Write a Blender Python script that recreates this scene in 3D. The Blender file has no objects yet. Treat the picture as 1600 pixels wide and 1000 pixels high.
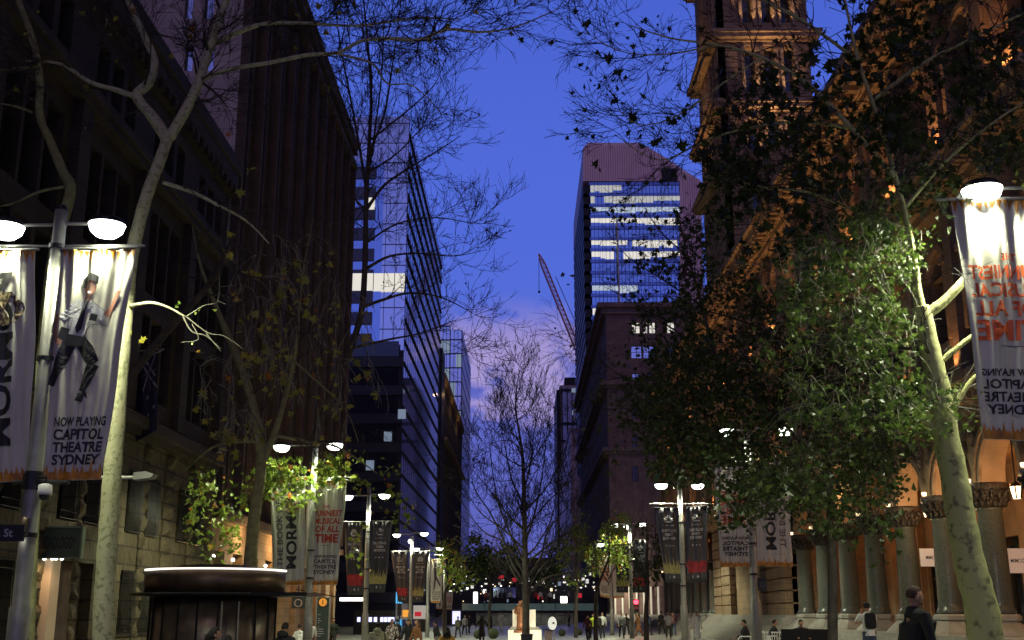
import bpy, bmesh, math, random
from mathutils import Vector, Matrix, noise
R = math.radians
random.seed(7)
C = bpy.context.scene.collection
SC = bpy.context.scene
# ---------------------------------------------------------------- camera
FPX = 1790.0
TH = math.atan(457 / FPX)
PS = math.atan(20 / (FPX / math.cos(TH)))
CAMZ = 1.47
cam = bpy.data.cameras.new('camera')
cam.sensor_width = 36; cam.lens = 36 * FPX / 1600
cam.clip_start = 0.1; cam.clip_end = 3000
camo = bpy.data.objects.new('camera', cam); C.objects.link(camo)
camo.location = (0, 0, CAMZ)
camo.rotation_euler = (R(90) + TH, 0, PS)
SC.camera = camo
# ---------------------------------------------------------------- dusk sky
w = bpy.data.worlds.new('World'); SC.world = w; w.use_nodes = True
nt = w.node_tree; nt.nodes.clear()
def nn(t, **k):
    n = nt.nodes.new(t)
    for a, b in k.items(): setattr(n, a, b)
    return n
def lk(a, b): nt.links.new(a, b)
def mth(op, a, b=None, clamp=False):
    n = nn('ShaderNodeMath', operation=op); n.use_clamp = clamp
    for i, s in enumerate((a, b)):
        if s is None: continue
        if isinstance(s, (int, float)): n.inputs[i].default_value = s
        else: lk(s, n.inputs[i])
    return n.outputs[0]
def mixc(f, a, b):
    n = nn('ShaderNodeMix', data_type='RGBA')
    if isinstance(f, (int, float)): n.inputs[0].default_value = f
    else: lk(f, n.inputs[0])
    for i, s in ((6, a), (7, b)):
        if isinstance(s, tuple): n.inputs[i].default_value = (*s, 1)
        else: lk(s, n.inputs[i])
    return n.outputs[2]
def ramp(f, stops, interp='EASE'):
    n = nn('ShaderNodeValToRGB'); n.color_ramp.interpolation = interp
    e = n.color_ramp.elements
    while len(e) < len(stops): e.new(0.5)
    for i, (p, c) in enumerate(stops):
        e[i].position = p; e[i].color = (*c, 1)
    lk(f, n.inputs[0]); return n.outputs[0]
tc = nn('ShaderNodeTexCoord'); sep = nn('ShaderNodeSeparateXYZ'); lk(tc.outputs['Generated'], sep.inputs[0])
el = sep.outputs[2]
east = ramp(el, [(0.0, (.11, .14, .52)), (.14, (.105, .155, .64)), (.33, (.082, .150, .70)), (.58, (.060, .118, .60)), (.72, (.010, .016, .07))])
west = ramp(el, [(0.0, (.22, .15, .34)), (.14, (.16, .15, .46)), (.25, (.15, .19, .66)), (.45, (.10, .11, .38)), (.62, (.006, .007, .014))])
dark = (.006, .0065, .009)
fe = nn('ShaderNodeMapRange'); lk(sep.outputs[1], fe.inputs[0]); fe.inputs[1].default_value = .55; fe.inputs[2].default_value = .82; fe.interpolation_type = 'SMOOTHSTEP'
fw = nn('ShaderNodeMapRange'); lk(mth('MULTIPLY', sep.outputs[1], -1), fw.inputs[0]); fw.inputs[1].default_value = .66; fw.inputs[2].default_value = .92; fw.interpolation_type = 'SMOOTHSTEP'
base = mixc(fw.outputs[0], mixc(fe.outputs[0], dark, east), west)
# soft violet cloud bank low in the sky
mp = nn('ShaderNodeMapping'); lk(tc.outputs['Generated'], mp.inputs[0]); mp.inputs['Scale'].default_value = (1, 1, 1.5); mp.inputs['Location'].default_value = (.31, .2, .145)
nz = nn('ShaderNodeTexNoise'); lk(mp.outputs[0], nz.inputs[0]); nz.inputs['Scale'].default_value = 15.0; nz.inputs['Detail'].default_value = 8; nz.inputs['Roughness'].default_value = .55
cl = ramp(nz.outputs[0], [(.42, (0, 0, 0)), (.56, (1, 1, 1))])
band = mth('MULTIPLY', ramp(el, [(0.0, (1, 1, 1)), (.215, (1, 1, 1)), (.275, (0, 0, 0))]), fe.outputs[0])
vd = nn('ShaderNodeVectorMath', operation='DOT_PRODUCT'); lk(tc.outputs['Generated'], vd.inputs[0]); vd.inputs[1].default_value = (-.004, .9766, .2147)
lobe = nn('ShaderNodeMapRange'); lk(vd.outputs['Value'], lobe.inputs[0]); lobe.inputs[1].default_value = .9950; lobe.inputs[2].default_value = .9988; lobe.inputs[3].default_value = -.02; lobe.inputs[4].default_value = .17
cl = ramp(mth('ADD', nz.outputs[0], lobe.outputs[0]), [(.54, (0, 0, 0)), (.65, (1, 1, 1))])
lump = mth('MULTIPLY', cl, band)
lump2 = mth('MULTIPLY', lump, .75)
haze_low = mth('MULTIPLY', band, .55)
tone = ramp(el, [(0.0, (.17, .15, .44)), (.08, (.095, .085, .34)), (.13, (.15, .12, .40)), (.18, (.47, .37, .68))])
skyc = mixc(lump2, mixc(haze_low, base, (.115, .115, .46)), tone)
bg = nn('ShaderNodeBackground'); lk(skyc, bg.inputs[0]); bg.inputs[1].default_value = 1.0
out = nn('ShaderNodeOutputWorld'); lk(bg.outputs[0], out.inputs[0])
# last glow of the set sun, from behind the camera
sun = bpy.data.lights.new('afterglow', 'SUN'); sun.energy = 0.15; sun.angle = R(10); sun.color = (1, .66, .74)
suno = bpy.data.objects.new('afterglow', sun); C.objects.link(suno); suno.rotation_euler = (R(44), 0, R(4))
SC.view_settings.view_transform = 'Standard'; SC.view_settings.look = 'None'
SC.view_settings.exposure = 0; SC.view_settings.gamma = 1
SC.cycles.use_denoising = True
SC.cycles.max_bounces = 6; SC.cycles.diffuse_bounces = 2; SC.cycles.glossy_bounces = 3
SC.cycles.transmission_bounces = 3; SC.cycles.transparent_max_bounces = 6
SC.cycles.sample_clamp_indirect = 3
# ---------------------------------------------------------------- helpers
def ray(x, y):
    a, b, c = x - 800, 500 - y, FPX
    f = c * math.cos(TH) - b * math.sin(TH); up = c * math.sin(TH) + b * math.cos(TH)
    return Vector((a * math.cos(PS) - f * math.sin(PS), a * math.sin(PS) + f * math.cos(PS), up))
def P(x, y, Y):
    r = ray(x, y); return Vector((0, 0, CAMZ)) + r * (Y / r.y)
def PX(x, y, X):
    r = ray(x, y); return Vector((0, 0, CAMZ)) + r * (X / r.x)
def lerp(a, b, t): return a + (b - a) * t
def sm(a, b, x):
    t = max(0, min(1, (x - a) / (b - a))); return t * t * (3 - 2 * t)
def gz(x, y):
    lw = .5 - .5 * math.tanh((x - 5) / 2.5)
    z = lerp(-.15 * sm(34, 70, y), -.5 * sm(6, 24, y) , lw)
    z += .5 * sm(95, 130, y) + 1.6 * sm(158, 220, y) + 12 * sm(220, 700, y)
    return z
ORG = {}
def org(o): return ORG.get(o.name, Vector((0, 0, 0))) if o else Vector((0, 0, 0))
def tag(o, label=None, cat=None, group=None, kind=None):
    if label: o['label'] = label
    if cat: o['category'] = cat
    if group: o['group'] = group
    if kind: o['kind'] = kind
    return o
def thing(name, loc=(0, 0, 0), label=None, cat=None, group=None):
    o = bpy.data.objects.new(name, None); C.objects.link(o); o.location = loc; o.empty_display_size = .2
    ORG[o.name] = Vector(loc); return tag(o, label, cat, group)
def kids(o): return [c for c in list(bpy.data.objects) if c.parent is o]
def copy_tree(o, parent=None, name=None):
    c = o.copy(); C.objects.link(c); c.parent = parent
    for ch in list(o.children): copy_tree(ch, c)
    return c
class MB:
    def __init__(s): s.v = []; s.f = []
    def add(s, vs, fs):
        n = len(s.v); s.v += [tuple(a) for a in vs]; s.f += [tuple(i + n for i in f) for f in fs]
    def quad(s, *p): s.add(p, [tuple(range(len(p)))])
    def box(s, x0, x1, y0, y1, z0, z1):
        s.add([(x0, y0, z0), (x1, y0, z0), (x1, y1, z0), (x0, y1, z0), (x0, y0, z1), (x1, y0, z1), (x1, y1, z1), (x0, y1, z1)],
              [(0, 3, 2, 1), (4, 5, 6, 7), (0, 1, 5, 4), (1, 2, 6, 5), (2, 3, 7, 6), (3, 0, 4, 7)])
    def bar(s, a, b, wd, ht=None, up=(0, 0, 1)):
        a = Vector(a); b = Vector(b); ht = ht or wd; d = (b - a).normalized(); up = Vector(up)
        if abs(d.dot(up)) > .98: up = Vector((0, 1, 0))
        x = d.cross(up).normalized() * wd / 2; y = x.cross(d).normalized() * ht / 2
        s.add([a - x - y, a + x - y, a + x + y, a - x + y, b - x - y, b + x - y, b + x + y, b - x + y],
              [(0, 3, 2, 1), (4, 5, 6, 7), (0, 1, 5, 4), (1, 2, 6, 5), (2, 3, 7, 6), (3, 0, 4, 7)])
    def tube(s, pts, rad, n=8, cap=True):
        pts = [Vector(p) for p in pts]
        if not isinstance(rad, (list, tuple)): rad = [rad] * len(pts)
        vs = []; fs = []; ref = None
        for i, p in enumerate(pts):
            d = (pts[min(i + 1, len(pts) - 1)] - pts[max(i - 1, 0)])
            if d.length < 1e-9: d = Vector((0, 0, 1))
            d.normalize()
            if ref is None:
                ref = Vector((0, 1, 0)) if abs(d.y) < .9 else Vector((1, 0, 0))
            x = d.cross(ref).normalized(); y = x.cross(d).normalized(); ref = y
            for k in range(n):
                a = 2 * math.pi * k / n; vs.append(p + (x * math.cos(a) + y * math.sin(a)) * rad[i])
        for i in range(len(pts) - 1):
            for k in range(n):
                a = i * n + k; b = i * n + (k + 1) % n; fs.append((a, b, b + n, a + n))
        if cap: fs.append(tuple(range(n))[::-1]); fs.append(tuple(range(len(vs) - n, len(vs))))
        s.add(vs, fs)
    def lathe(s, c, prof, n=16, sx=1, sy=1, a0=0):
        vs = []; fs = []
        for r, z in prof:
            for k in range(n):
                a = a0 + 2 * math.pi * k / n; vs.append((c[0] + r * sx * math.cos(a), c[1] + r * sy * math.sin(a), c[2] + z))
        for i in range(len(prof) - 1):
            for k in range(n):
                a = i * n + k; b = i * n + (k + 1) % n; fs.append((a, b, b + n, a + n))
        fs.append(tuple(range(n))[::-1]); fs.append(tuple(range(len(vs) - n, len(vs))))
        s.add(vs, fs)
    def prism(s, poly, ext):
        poly = [Vector(p) for p in poly]; e = Vector(ext); n = len(poly)
        s.add(poly + [p + e for p in poly], [tuple(range(n))[::-1], tuple(range(n, 2 * n))] + [(i, (i + 1) % n, (i + 1) % n + n, i + n) for i in range(n)])
    def ball(s, c, rx, ry=None, rz=None, seg=12, rings=8, fn=None):
        ry = ry or rx; rz = rz or rx; vs = []; fs = []
        for i in range(rings + 1):
            t = math.pi * i / rings
            for k in range(seg):
                a = 2 * math.pi * k / seg
                d = Vector((math.sin(t) * math.cos(a), math.sin(t) * math.sin(a), math.cos(t)))
                q = Vector((d.x * rx, d.y * ry, d.z * rz))
                if fn: q = fn(d, q)
                vs.append(Vector(c) + q)
        for i in range(rings):
            for k in range(seg):
                a = i * seg + k; b = i * seg + (k + 1) % seg; fs.append((a, b, b + seg, a + seg))
        s.add(vs, fs)
    def build(s, name, m, parent=None, smooth=False):
        o0 = org(parent); me = bpy.data.meshes.new(name)
        if o0.length: me.from_pydata([(a[0] - o0.x, a[1] - o0.y, a[2] - o0.z) for a in s.v], [], s.f)
        else: me.from_pydata(s.v, [], s.f)
        me.materials.append(m)
        if smooth: me.polygons.foreach_set('use_smooth', [True] * len(me.polygons))
        me.update()
        o = bpy.data.objects.new(name, me); C.objects.link(o)
        if parent: o.parent = parent; ORG[o.name] = o0
        return o
# ---------------------------------------------------------------- materials
MAT = {}
def mat(name, col, rough=.7, metal=0, bump=0, bscale=4, var=0, vscale=2, emit=None, es=1, coords='pos', spec=.5, trans=0, col2=None, c2scale=None, c2pos=(.45, .55)):
    m = bpy.data.materials.new(name); m.use_nodes = True; t = m.node_tree; b = t.nodes['Principled BSDF']
    b.inputs['Base Color'].default_value = (*col, 1); b.inputs['Roughness'].default_value = rough; b.inputs['Metallic'].default_value = metal
    b.inputs['Specular IOR Level'].default_value = spec
    if emit: b.inputs['Emission Color'].default_value = (*emit, 1); b.inputs['Emission Strength'].default_value = es
    if bump or var or col2:
        tc = t.nodes.new('ShaderNodeNewGeometry' if coords == 'pos' else 'ShaderNodeTexCoord')
        src = tc.outputs['Position' if coords == 'pos' else 'Object']
    if var or col2:
        nz = t.nodes.new('ShaderNodeTexNoise'); nz.inputs['Scale'].default_value = c2scale or vscale; nz.inputs['Detail'].default_value = 5
        t.links.new(src, nz.inputs['Vector'])
        r = t.nodes.new('ShaderNodeValToRGB'); e = r.color_ramp.elements
        if col2:
            e[0].position = c2pos[0]; e[1].position = c2pos[1]; e[0].color = (*col, 1); e[1].color = (*col2, 1)
        else:
            e[0].position = .3; e[1].position = .7
            e[0].color = (*[c * (1 - var) for c in col], 1); e[1].color = (*[min(1, c * (1 + var)) for c in col], 1)
        t.links.new(nz.outputs[0], r.inputs[0]); t.links.new(r.outputs[0], b.inputs['Base Color'])
    if bump:
        n2 = t.nodes.new('ShaderNodeTexNoise'); n2.inputs['Scale'].default_value = bscale; n2.inputs['Detail'].default_value = 6
        t.links.new(src, n2.inputs['Vector'])
        bp = t.nodes.new('ShaderNodeBump'); bp.inputs['Strength'].default_value = bump; bp.inputs['Distance'].default_value = .05
        t.links.new(n2.outputs[0], bp.inputs['Height']); t.links.new(bp.outputs[0], b.inputs['Normal'])
    MAT[name] = m; return m
def blocks(name, c1, c2, mortar, bw=1.1, bh=.5, ms=.02, rough=.85, bump=.6, nbump=.5, nscale=6, mode='wall', offs=.5):
    """stone laid in courses: colour differs from block to block"""
    m = bpy.data.materials.new(name); m.use_nodes = True; t = m.node_tree; b = t.nodes['Principled BSDF']; L = t.links.new
    b.inputs['Roughness'].default_value = rough
    g = t.nodes.new('ShaderNodeNewGeometry'); s = t.nodes.new('ShaderNodeSeparateXYZ'); L(g.outputs['Position'], s.inputs[0])
    cb = t.nodes.new('ShaderNodeCombineXYZ')
    if mode == 'wall':
        ad = t.nodes.new('ShaderNodeMath'); ad.operation = 'ADD'; L(s.outputs[0], ad.inputs[0]); L(s.outputs[1], ad.inputs[1])
        L(ad.outputs[0], cb.inputs[0]); L(s.outputs[2], cb.inputs[1])
    else: L(s.outputs[0], cb.inputs[0]); L(s.outputs[1], cb.inputs[1])
    br = t.nodes.new('ShaderNodeTexBrick'); L(cb.outputs[0], br.inputs['Vector']); br.offset = offs
    br.inputs['Color1'].default_value = (*c1, 1); br.inputs['Color2'].default_value = (*c2, 1); br.inputs['Mortar'].default_value = (*mortar, 1)
    br.inputs['Scale'].default_value = 1; br.inputs['Brick Width'].default_value = bw; br.inputs['Row Height'].default_value = bh; br.inputs['Mortar Size'].default_value = ms
    nz = t.nodes.new('ShaderNodeTexNoise'); nz.inputs['Scale'].default_value = nscale; nz.inputs['Detail'].default_value = 7; L(g.outputs['Position'], nz.inputs['Vector'])
    mx = t.nodes.new('ShaderNodeMix'); mx.data_type = 'RGBA'; mx.blend_type = 'MULTIPLY'; mx.inputs[0].default_value = .6
    rr = t.nodes.new('ShaderNodeValToRGB'); rr.color_ramp.elements[0].position = .3; rr.color_ramp.elements[0].color = (.45, .45, .45, 1); rr.color_ramp.elements[1].position = .65
    n3 = t.nodes.new('ShaderNodeTexNoise'); n3.inputs['Scale'].default_value = .6; n3.inputs['Detail'].default_value = 8; L(g.outputs['Position'], n3.inputs['Vector']); L(n3.outputs[0], rr.inputs[0])
    L(br.outputs['Color'], mx.inputs[6]); L(rr.outputs[0], mx.inputs[7]); L(mx.outputs[2], b.inputs['Base Color'])
    h = t.nodes.new('ShaderNodeMath'); h.operation = 'MULTIPLY_ADD'; L(nz.outputs[0], h.inputs[0]); h.inputs[1].default_value = nbump
    iv = t.nodes.new('ShaderNodeMath'); iv.operation = 'SUBTRACT'; iv.inputs[0].default_value = 1; L(br.outputs['Fac'], iv.inputs[1]); L(iv.outputs[0], h.inputs[2])
    bp = t.nodes.new('ShaderNodeBump'); bp.inputs['Strength'].default_value = bump; bp.inputs['Distance'].default_value = .08
    L(h.outputs[0], bp.inputs['Height']); L(bp.outputs[0], b.inputs['Normal'])
    MAT[name] = m; return m
M = MAT
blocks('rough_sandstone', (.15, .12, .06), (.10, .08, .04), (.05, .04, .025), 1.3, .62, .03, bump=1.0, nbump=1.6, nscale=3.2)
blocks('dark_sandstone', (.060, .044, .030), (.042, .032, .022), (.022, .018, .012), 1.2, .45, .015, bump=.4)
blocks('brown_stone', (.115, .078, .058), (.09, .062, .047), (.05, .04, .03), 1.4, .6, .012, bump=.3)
blocks('grey_stone', (.55, .45, .43), (.48, .40, .39), (.12, .10, .10), 2.0, .9, .012, bump=.2)
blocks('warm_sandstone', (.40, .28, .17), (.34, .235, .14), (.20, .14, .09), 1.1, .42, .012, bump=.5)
mat('smooth_sandstone', (.40, .27, .16), .8, bump=.3, bscale=9, var=.25, vscale=1.2)
blocks('pavers', (.40, .40, .33), (.33, .33, .28), (.16, .16, .14), .6, .6, .012, rough=.42, bump=.15, nbump=.3, mode='floor', offs=.5)
mat('carved_stone', (.36, .25, .15), .8, bump=1.0, bscale=5, var=.35, vscale=3)
mat('carved_fine', (.33, .24, .16), .8, bump=1.4, bscale=14, var=.5, vscale=9)
mat('granite', (.095, .105, .09), .25, bump=.05, bscale=40, var=.35, vscale=28)
mat('plinth_stone', (.34, .33, .29), .75, bump=.25, bscale=12, var=.15, vscale=3)
blocks('corner_stone', (.30, .20, .17), (.25, .17, .145), (.13, .09, .08), 1.8, .8, .012, bump=.25)
mat('dark_capital', (.055, .045, .038), .35, bump=1.2, bscale=16, var=.4, vscale=14)
mat('roof_slate', (.05, .05, .055), .6, bump=.3, bscale=3)
mat('steel', (.28, .28, .255), .45, .25, var=.15, vscale=6)
mat('dark_steel', (.035, .036, .04), .45, .5)
mat('black_metal', (.012, .012, .013), .4, .6)
mat('bronze', (.13, .09, .06), .42, .6, var=.35, vscale=2.5, bump=.03, bscale=2)
mat('bronze_dark', (.12, .09, .07), .36, .4, var=.4, vscale=3)
mat('dark_glass', (.012, .013, .018), .08, spec=.6)
mat('window_glass', (.010, .011, .016), .06, spec=.9)
mat('frame_dark', (.03, .027, .022), .5)
mat('sky_glass', (.80, .80, .88), .04, 1.0)
mat('blue_glass', (.42, .55, .80), .06, 1.0)
mat('mull_grey', (.10, .11, .15), .4, .6)
mat('mull_dark', (.014, .015, .02), .5, .3)
mat('pink_panel', (.95, .66, .70), .5, .1, var=.12, vscale=.15)
mat('lit_office', (.4, .4, .4), .6, emit=(.95, .90, .78), es=.8, var=.1)
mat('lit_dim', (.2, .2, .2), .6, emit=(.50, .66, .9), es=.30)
mat('lamp_glow', (.9, .9, .9), .5, emit=(.96, 1, .90), es=9)
mat('lamp_glow_soft', (.9, .9, .9), .5, emit=(.96, 1, .86), es=6)
mat('white_light', (.9, .9, .9), .5, emit=(1, .95, .85), es=4)
mat('strip_light', (.9, .9, .9), .5, emit=(1, .93, .82), es=1.5)
mat('warm_light', (.9, .8, .6), .5, emit=(1, .72, .40), es=3)
mat('warm_panel', (.80, .62, .42), .6)
mat('blue_light', (.1, .3, .5), .5, emit=(.10, .45, .80), es=1.2)
mat('violet_light', (.5, .5, .9), .5, emit=(.62, .62, 1), es=1.4)
mat('red_light', (.8, .05, .05), .5, emit=(1, .03, .06), es=6)
mat('red_sign', (.5, .03, .04), .5, emit=(.8, .03, .05), es=.5)
mat('green_light', (.1, .6, .3), .5, emit=(.1, .9, .4), es=2)
mat('orange_sign', (.75, .30, .04), .5, emit=(.9, .36, .05), es=.35)
mat('cloth_white', (.60, .585, .50), .48, bump=.12, bscale=7, spec=.6)
mat('cloth_dark', (.022, .022, .028), .42, bump=.15, bscale=7, spec=.7)
mat('cloth_red', (.36, .02, .025), .5, var=.5, vscale=5)
mat('cloth_wheat', (.38, .35, .12), .5, var=.4, vscale=14)
mat('ink_black', (.018, .018, .02), .5)
mat('ink_grey', (.13, .13, .135), .5)
mat('ink_orange', (.62, .10, .02), .5)
mat('ink_red', (.50, .045, .02), .5)
mat('ink_silver', (.42, .42, .44), .5)
mat('gold_print', (.52, .22, .02), .5, var=.5, vscale=8)
mat('ornate_print', (.06, .045, .03), .5, col2=(.45, .36, .2), c2scale=16)
mat('flag_blue', (.005, .007, .022), .7); mat('flag_white', (.22, .22, .24), .7); mat('flag_red', (.12, .01, .015), .7)
mat('bark_pale', (.42, .41, .25), .75, col2=(.24, .25, .14), c2scale=13, c2pos=(.54, .60), bump=.25, bscale=12)
mat('bark_green', (.46, .47, .20), .8, col2=(.20, .20, .09), c2scale=9, c2pos=(.56, .66), bump=.3, bscale=10)
mat('bark_olive', (.20, .20, .09), .85, bump=.4, bscale=10, var=.3, vscale=5)
mat('bark_dark', (.055, .045, .035), .85, bump=.5, bscale=12, var=.3, vscale=6)
mat('twig', (.030, .024, .020), .8); mat('twig_pale', (.26, .25, .18), .75)
mat('plastic_white', (.75, .75, .72), .4); mat('plastic_black', (.012, .012, .013), .45)
mat('teal_glass', (.05, .11, .10), .15, emit=(.16, .28, .27), es=.13, spec=.8, var=.2, vscale=.6)
mat('wet_stone', (.07, .068, .065), .25, var=.5, vscale=1.2, bump=.5, bscale=2)
mat('memorial_stone', (.72, .68, .56), .6, var=.12, vscale=3, bump=.1, bscale=8)
mat('statue_bronze', (.30, .13, .06), .4, .5)
mat('hedge', (.035, .05, .02), .8, bump=1, bscale=18, var=.4, vscale=12)
mat('asphalt', (.05, .05, .052), .7, var=.2, vscale=2)
def leafmat(name, c1, c2, sc=1.3, c3=None):
    m = bpy.data.materials.new(name); m.use_nodes = True; t = m.node_tree; b = t.nodes['Principled BSDF']; L = t.links.new
    g = t.nodes.new('ShaderNodeNewGeometry'); r = t.nodes.new('ShaderNodeValToRGB'); r.color_ramp.elements[0].color = (*c1, 1); r.color_ramp.elements[1].color = (*c2, 1)
    if c3:
        r.color_ramp.elements[1].position = .90; e = r.color_ramp.elements.new(.96); e.color = (*c3, 1)
    L(g.outputs['Random Per Island'], r.inputs[0]); L(r.outputs[0], b.inputs['Base Color']); b.inputs['Roughness'].default_value = .38
    tr = t.nodes.new('ShaderNodeBsdfTranslucent'); L(r.outputs[0], tr.inputs[0]); mx = t.nodes.new('ShaderNodeMixShader'); mx.inputs[0].default_value = .35
    L(b.outputs[0], mx.inputs[1]); L(tr.outputs[0], mx.inputs[2]); L(mx.outputs[0], t.nodes['Material Output'].inputs[0]); MAT[name] = m
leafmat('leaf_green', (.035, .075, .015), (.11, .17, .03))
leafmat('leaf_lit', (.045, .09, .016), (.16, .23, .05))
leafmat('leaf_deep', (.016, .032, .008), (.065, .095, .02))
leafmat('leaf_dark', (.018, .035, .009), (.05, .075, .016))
leafmat('leaf_lime', (.13, .22, .03), (.26, .33, .05), c3=(.40, .14, .03))
leafmat('leaf_autumn', (.26, .27, .04), (.42, .36, .05), c3=(.40, .14, .03))
# ---------------------------------------------------------------- lettering
_TX = {}
def text2d(s, bold=.018):
    k = (s, bold)
    if k not in _TX:
        cu = bpy.data.curves.new('t', 'FONT'); cu.body = s; cu.offset = bold; cu.resolution_u = 3; cu.fill_mode = 'FRONT'
        o = bpy.data.objects.new('t', cu); C.objects.link(o)
        me = bpy.data.meshes.new_from_object(o)
        vs = [v.co.copy() for v in me.vertices]; fs = [tuple(p.vertices) for p in me.polygons]
        bpy.data.objects.remove(o); bpy.data.curves.remove(cu); bpy.data.meshes.remove(me)
        x0 = min(v.x for v in vs); x1 = max(v.x for v in vs); y0 = min(v.y for v in vs); y1 = max(v.y for v in vs)
        vs = [((v.x - x0) / (x1 - x0), (v.y - y0) / (y1 - y0)) for v in vs]
        _TX[k] = (vs, fs)
    return _TX[k]
def cut2d(vs, fs, n, axis=0):
    bm = bmesh.new(); bv = [bm.verts.new((a, b, 0)) for a, b in vs]
    for f in fs:
        try: bm.faces.new([bv[i] for i in f])
        except ValueError: pass
    no = (1, 0, 0) if axis == 0 else (0, 1, 0)
    for i in range(1, n):
        bmesh.ops.bisect_plane(bm, geom=bm.verts[:] + bm.edges[:] + bm.faces[:], plane_co=(i / n, i / n, 0), plane_no=no)
    bm.verts.index_update(); r = ([(v.co.x, v.co.y) for v in bm.verts], [tuple(v.index for v in f.verts) for f in bm.faces]); bm.free(); return r
# ================================================================ ground
def ground():
    mb = MB(); xs = [-400, -120, -60, -30] + [-24 + i * 1.5 for i in range(33)] + [30, 60, 120, 400]
    ys = [-60, -20, -5, 0] + [2 + i * 2 for i in range(120)] + [260, 300, 360, 450, 600, 800, 1200, 2600]
    for y in ys:
        for x in xs: mb.v.append((x, y, gz(x, y)))
    n = len(xs)
    for j in range(len(ys) - 1):
        for i in range(n - 1): mb.f.append((j * n + i, j * n + i + 1, (j + 1) * n + i + 1, (j + 1) * n + i))
    tag(mb.build('ground', M['pavers'], smooth=True), kind='structure')
    rd = MB()
    for j in range(10):
        x0, x1 = -60 + j * 12, -48 + j * 12; a = gz(x0, 92) + .012; b = gz(x0, 118) + .012
        for k in range(12):
            y0, y1 = 92 + k * 1.2, 93.2 + k * 1.2
            rd.quad((x0, y0, gz(0, y0) + .012), (x1, y0, gz(0, y0) + .012), (x1, y1, gz(0, y1) + .012), (x0, y1, gz(0, y1) + .012))
    # cross street kerbs are low here: the paving runs over it
ground()
def wall(mb, O, U, N, u0, u1, z0, z1, holes=(), depth=.3):
    O = Vector(O); U = Vector(U); N = Vector(N); Z = Vector((0, 0, 1))
    us = sorted({u0, u1, *[h[0] for h in holes], *[h[1] for h in holes]}); zs = sorted({z0, z1, *[h[2] for h in holes], *[h[3] for h in holes]})
    for i in range(len(us) - 1):
        run = None
        for j in range(len(zs) - 1):
            uc = (us[i] + us[i + 1]) / 2; zc = (zs[j] + zs[j + 1]) / 2
            solid = not any(h[0] < uc < h[1] and h[2] < zc < h[3] for h in holes)
            if solid and run is None: run = zs[j]
            if (not solid or j == len(zs) - 2) and run is not None:
                e = zs[j + 1] if solid else zs[j]
                mb.quad(O + U * us[i] + Z * run, O + U * us[i + 1] + Z * run, O + U * us[i + 1] + Z * e, O + U * us[i] + Z * e); run = None
    for a, b, c, d in holes:
        p = [O + U * a + Z * c, O + U * b + Z * c, O + U * b + Z * d, O + U * a + Z * d]
        for k in range(4): mb.quad(p[k], p[(k + 1) % 4], p[(k + 1) % 4] - N * depth, p[k] - N * depth)
def obox(mb, O, U, N, u0, u1, n0, n1, z0, z1):
    O = Vector(O); U = Vector(U); N = Vector(N); Z = Vector((0, 0, 1)); q = []
    for z in (z0, z1):
        for u, n in ((u0, n0), (u1, n0), (u1, n1), (u0, n1)): q.append(O + U * u + N * n + Z * z)
    mb.add(q, [(0, 3, 2, 1), (4, 5, 6, 7), (0, 1, 5, 4), (1, 2, 6, 5), (2, 3, 7, 6), (3, 0, 4, 7)])
def window(bld, O, U, N, h, depth, fm, pm, nv=1, nh=2, fw=.07, name='window', lit=None):
    a, b, c, d = h; f = MB(); dn = -depth + .02
    obox(f, O, U, N, a, a + fw, dn - .06, dn + .05, c, d); obox(f, O, U, N, b - fw, b, dn - .06, dn + .05, c, d)
    obox(f, O, U, N, a + fw, b - fw, dn - .06, dn + .05, c, c + fw); obox(f, O, U, N, a + fw, b - fw, dn - .06, dn + .05, d - fw, d)
    for i in range(1, nv + 1): u = lerp(a, b, i / (nv + 1)); obox(f, O, U, N, u - fw / 2, u + fw / 2, dn - .04, dn + .03, c + fw, d - fw)
    for i in range(1, nh + 1): z = lerp(c, d, i / (nh + 1)); obox(f, O, U, N, a + fw, b - fw, dn - .03, dn + .02, z - fw / 3, z + fw / 3)
    w_ = f.build(name, fm, bld)
    g = MB(); O = Vector(O); U = Vector(U); N = Vector(N)
    g.quad(*[O + U * u + N * (dn - .05) + Vector((0, 0, z)) for u, z in ((a, c), (b, c), (b, d), (a, d))])
    g.build('pane', lit or pm, w_); return w_
def light(name, kind, loc, power, col, parent=None, size=.1, aim=None, angle=120, blend=.6):
    l = bpy.data.lights.new(name, kind); l.energy = power; l.color = col; l.shadow_soft_size = size
    o = bpy.data.objects.new(name, l); C.objects.link(o)
    if kind == 'SPOT': l.spot_size = R(angle); l.spot_blend = blend
    if parent: o.parent = parent; o.location = Vector(loc) - org(parent)
    else: o.location = loc
    if aim is not None: o.rotation_euler = Vector(aim).to_track_quat('-Z', 'Y').to_euler()
    return o
UY = (0, 1, 0); UX = (1, 0, 0); NE = (1, 0, 0); NW = (-1, 0, 0); NS = (0, -1, 0)
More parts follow.
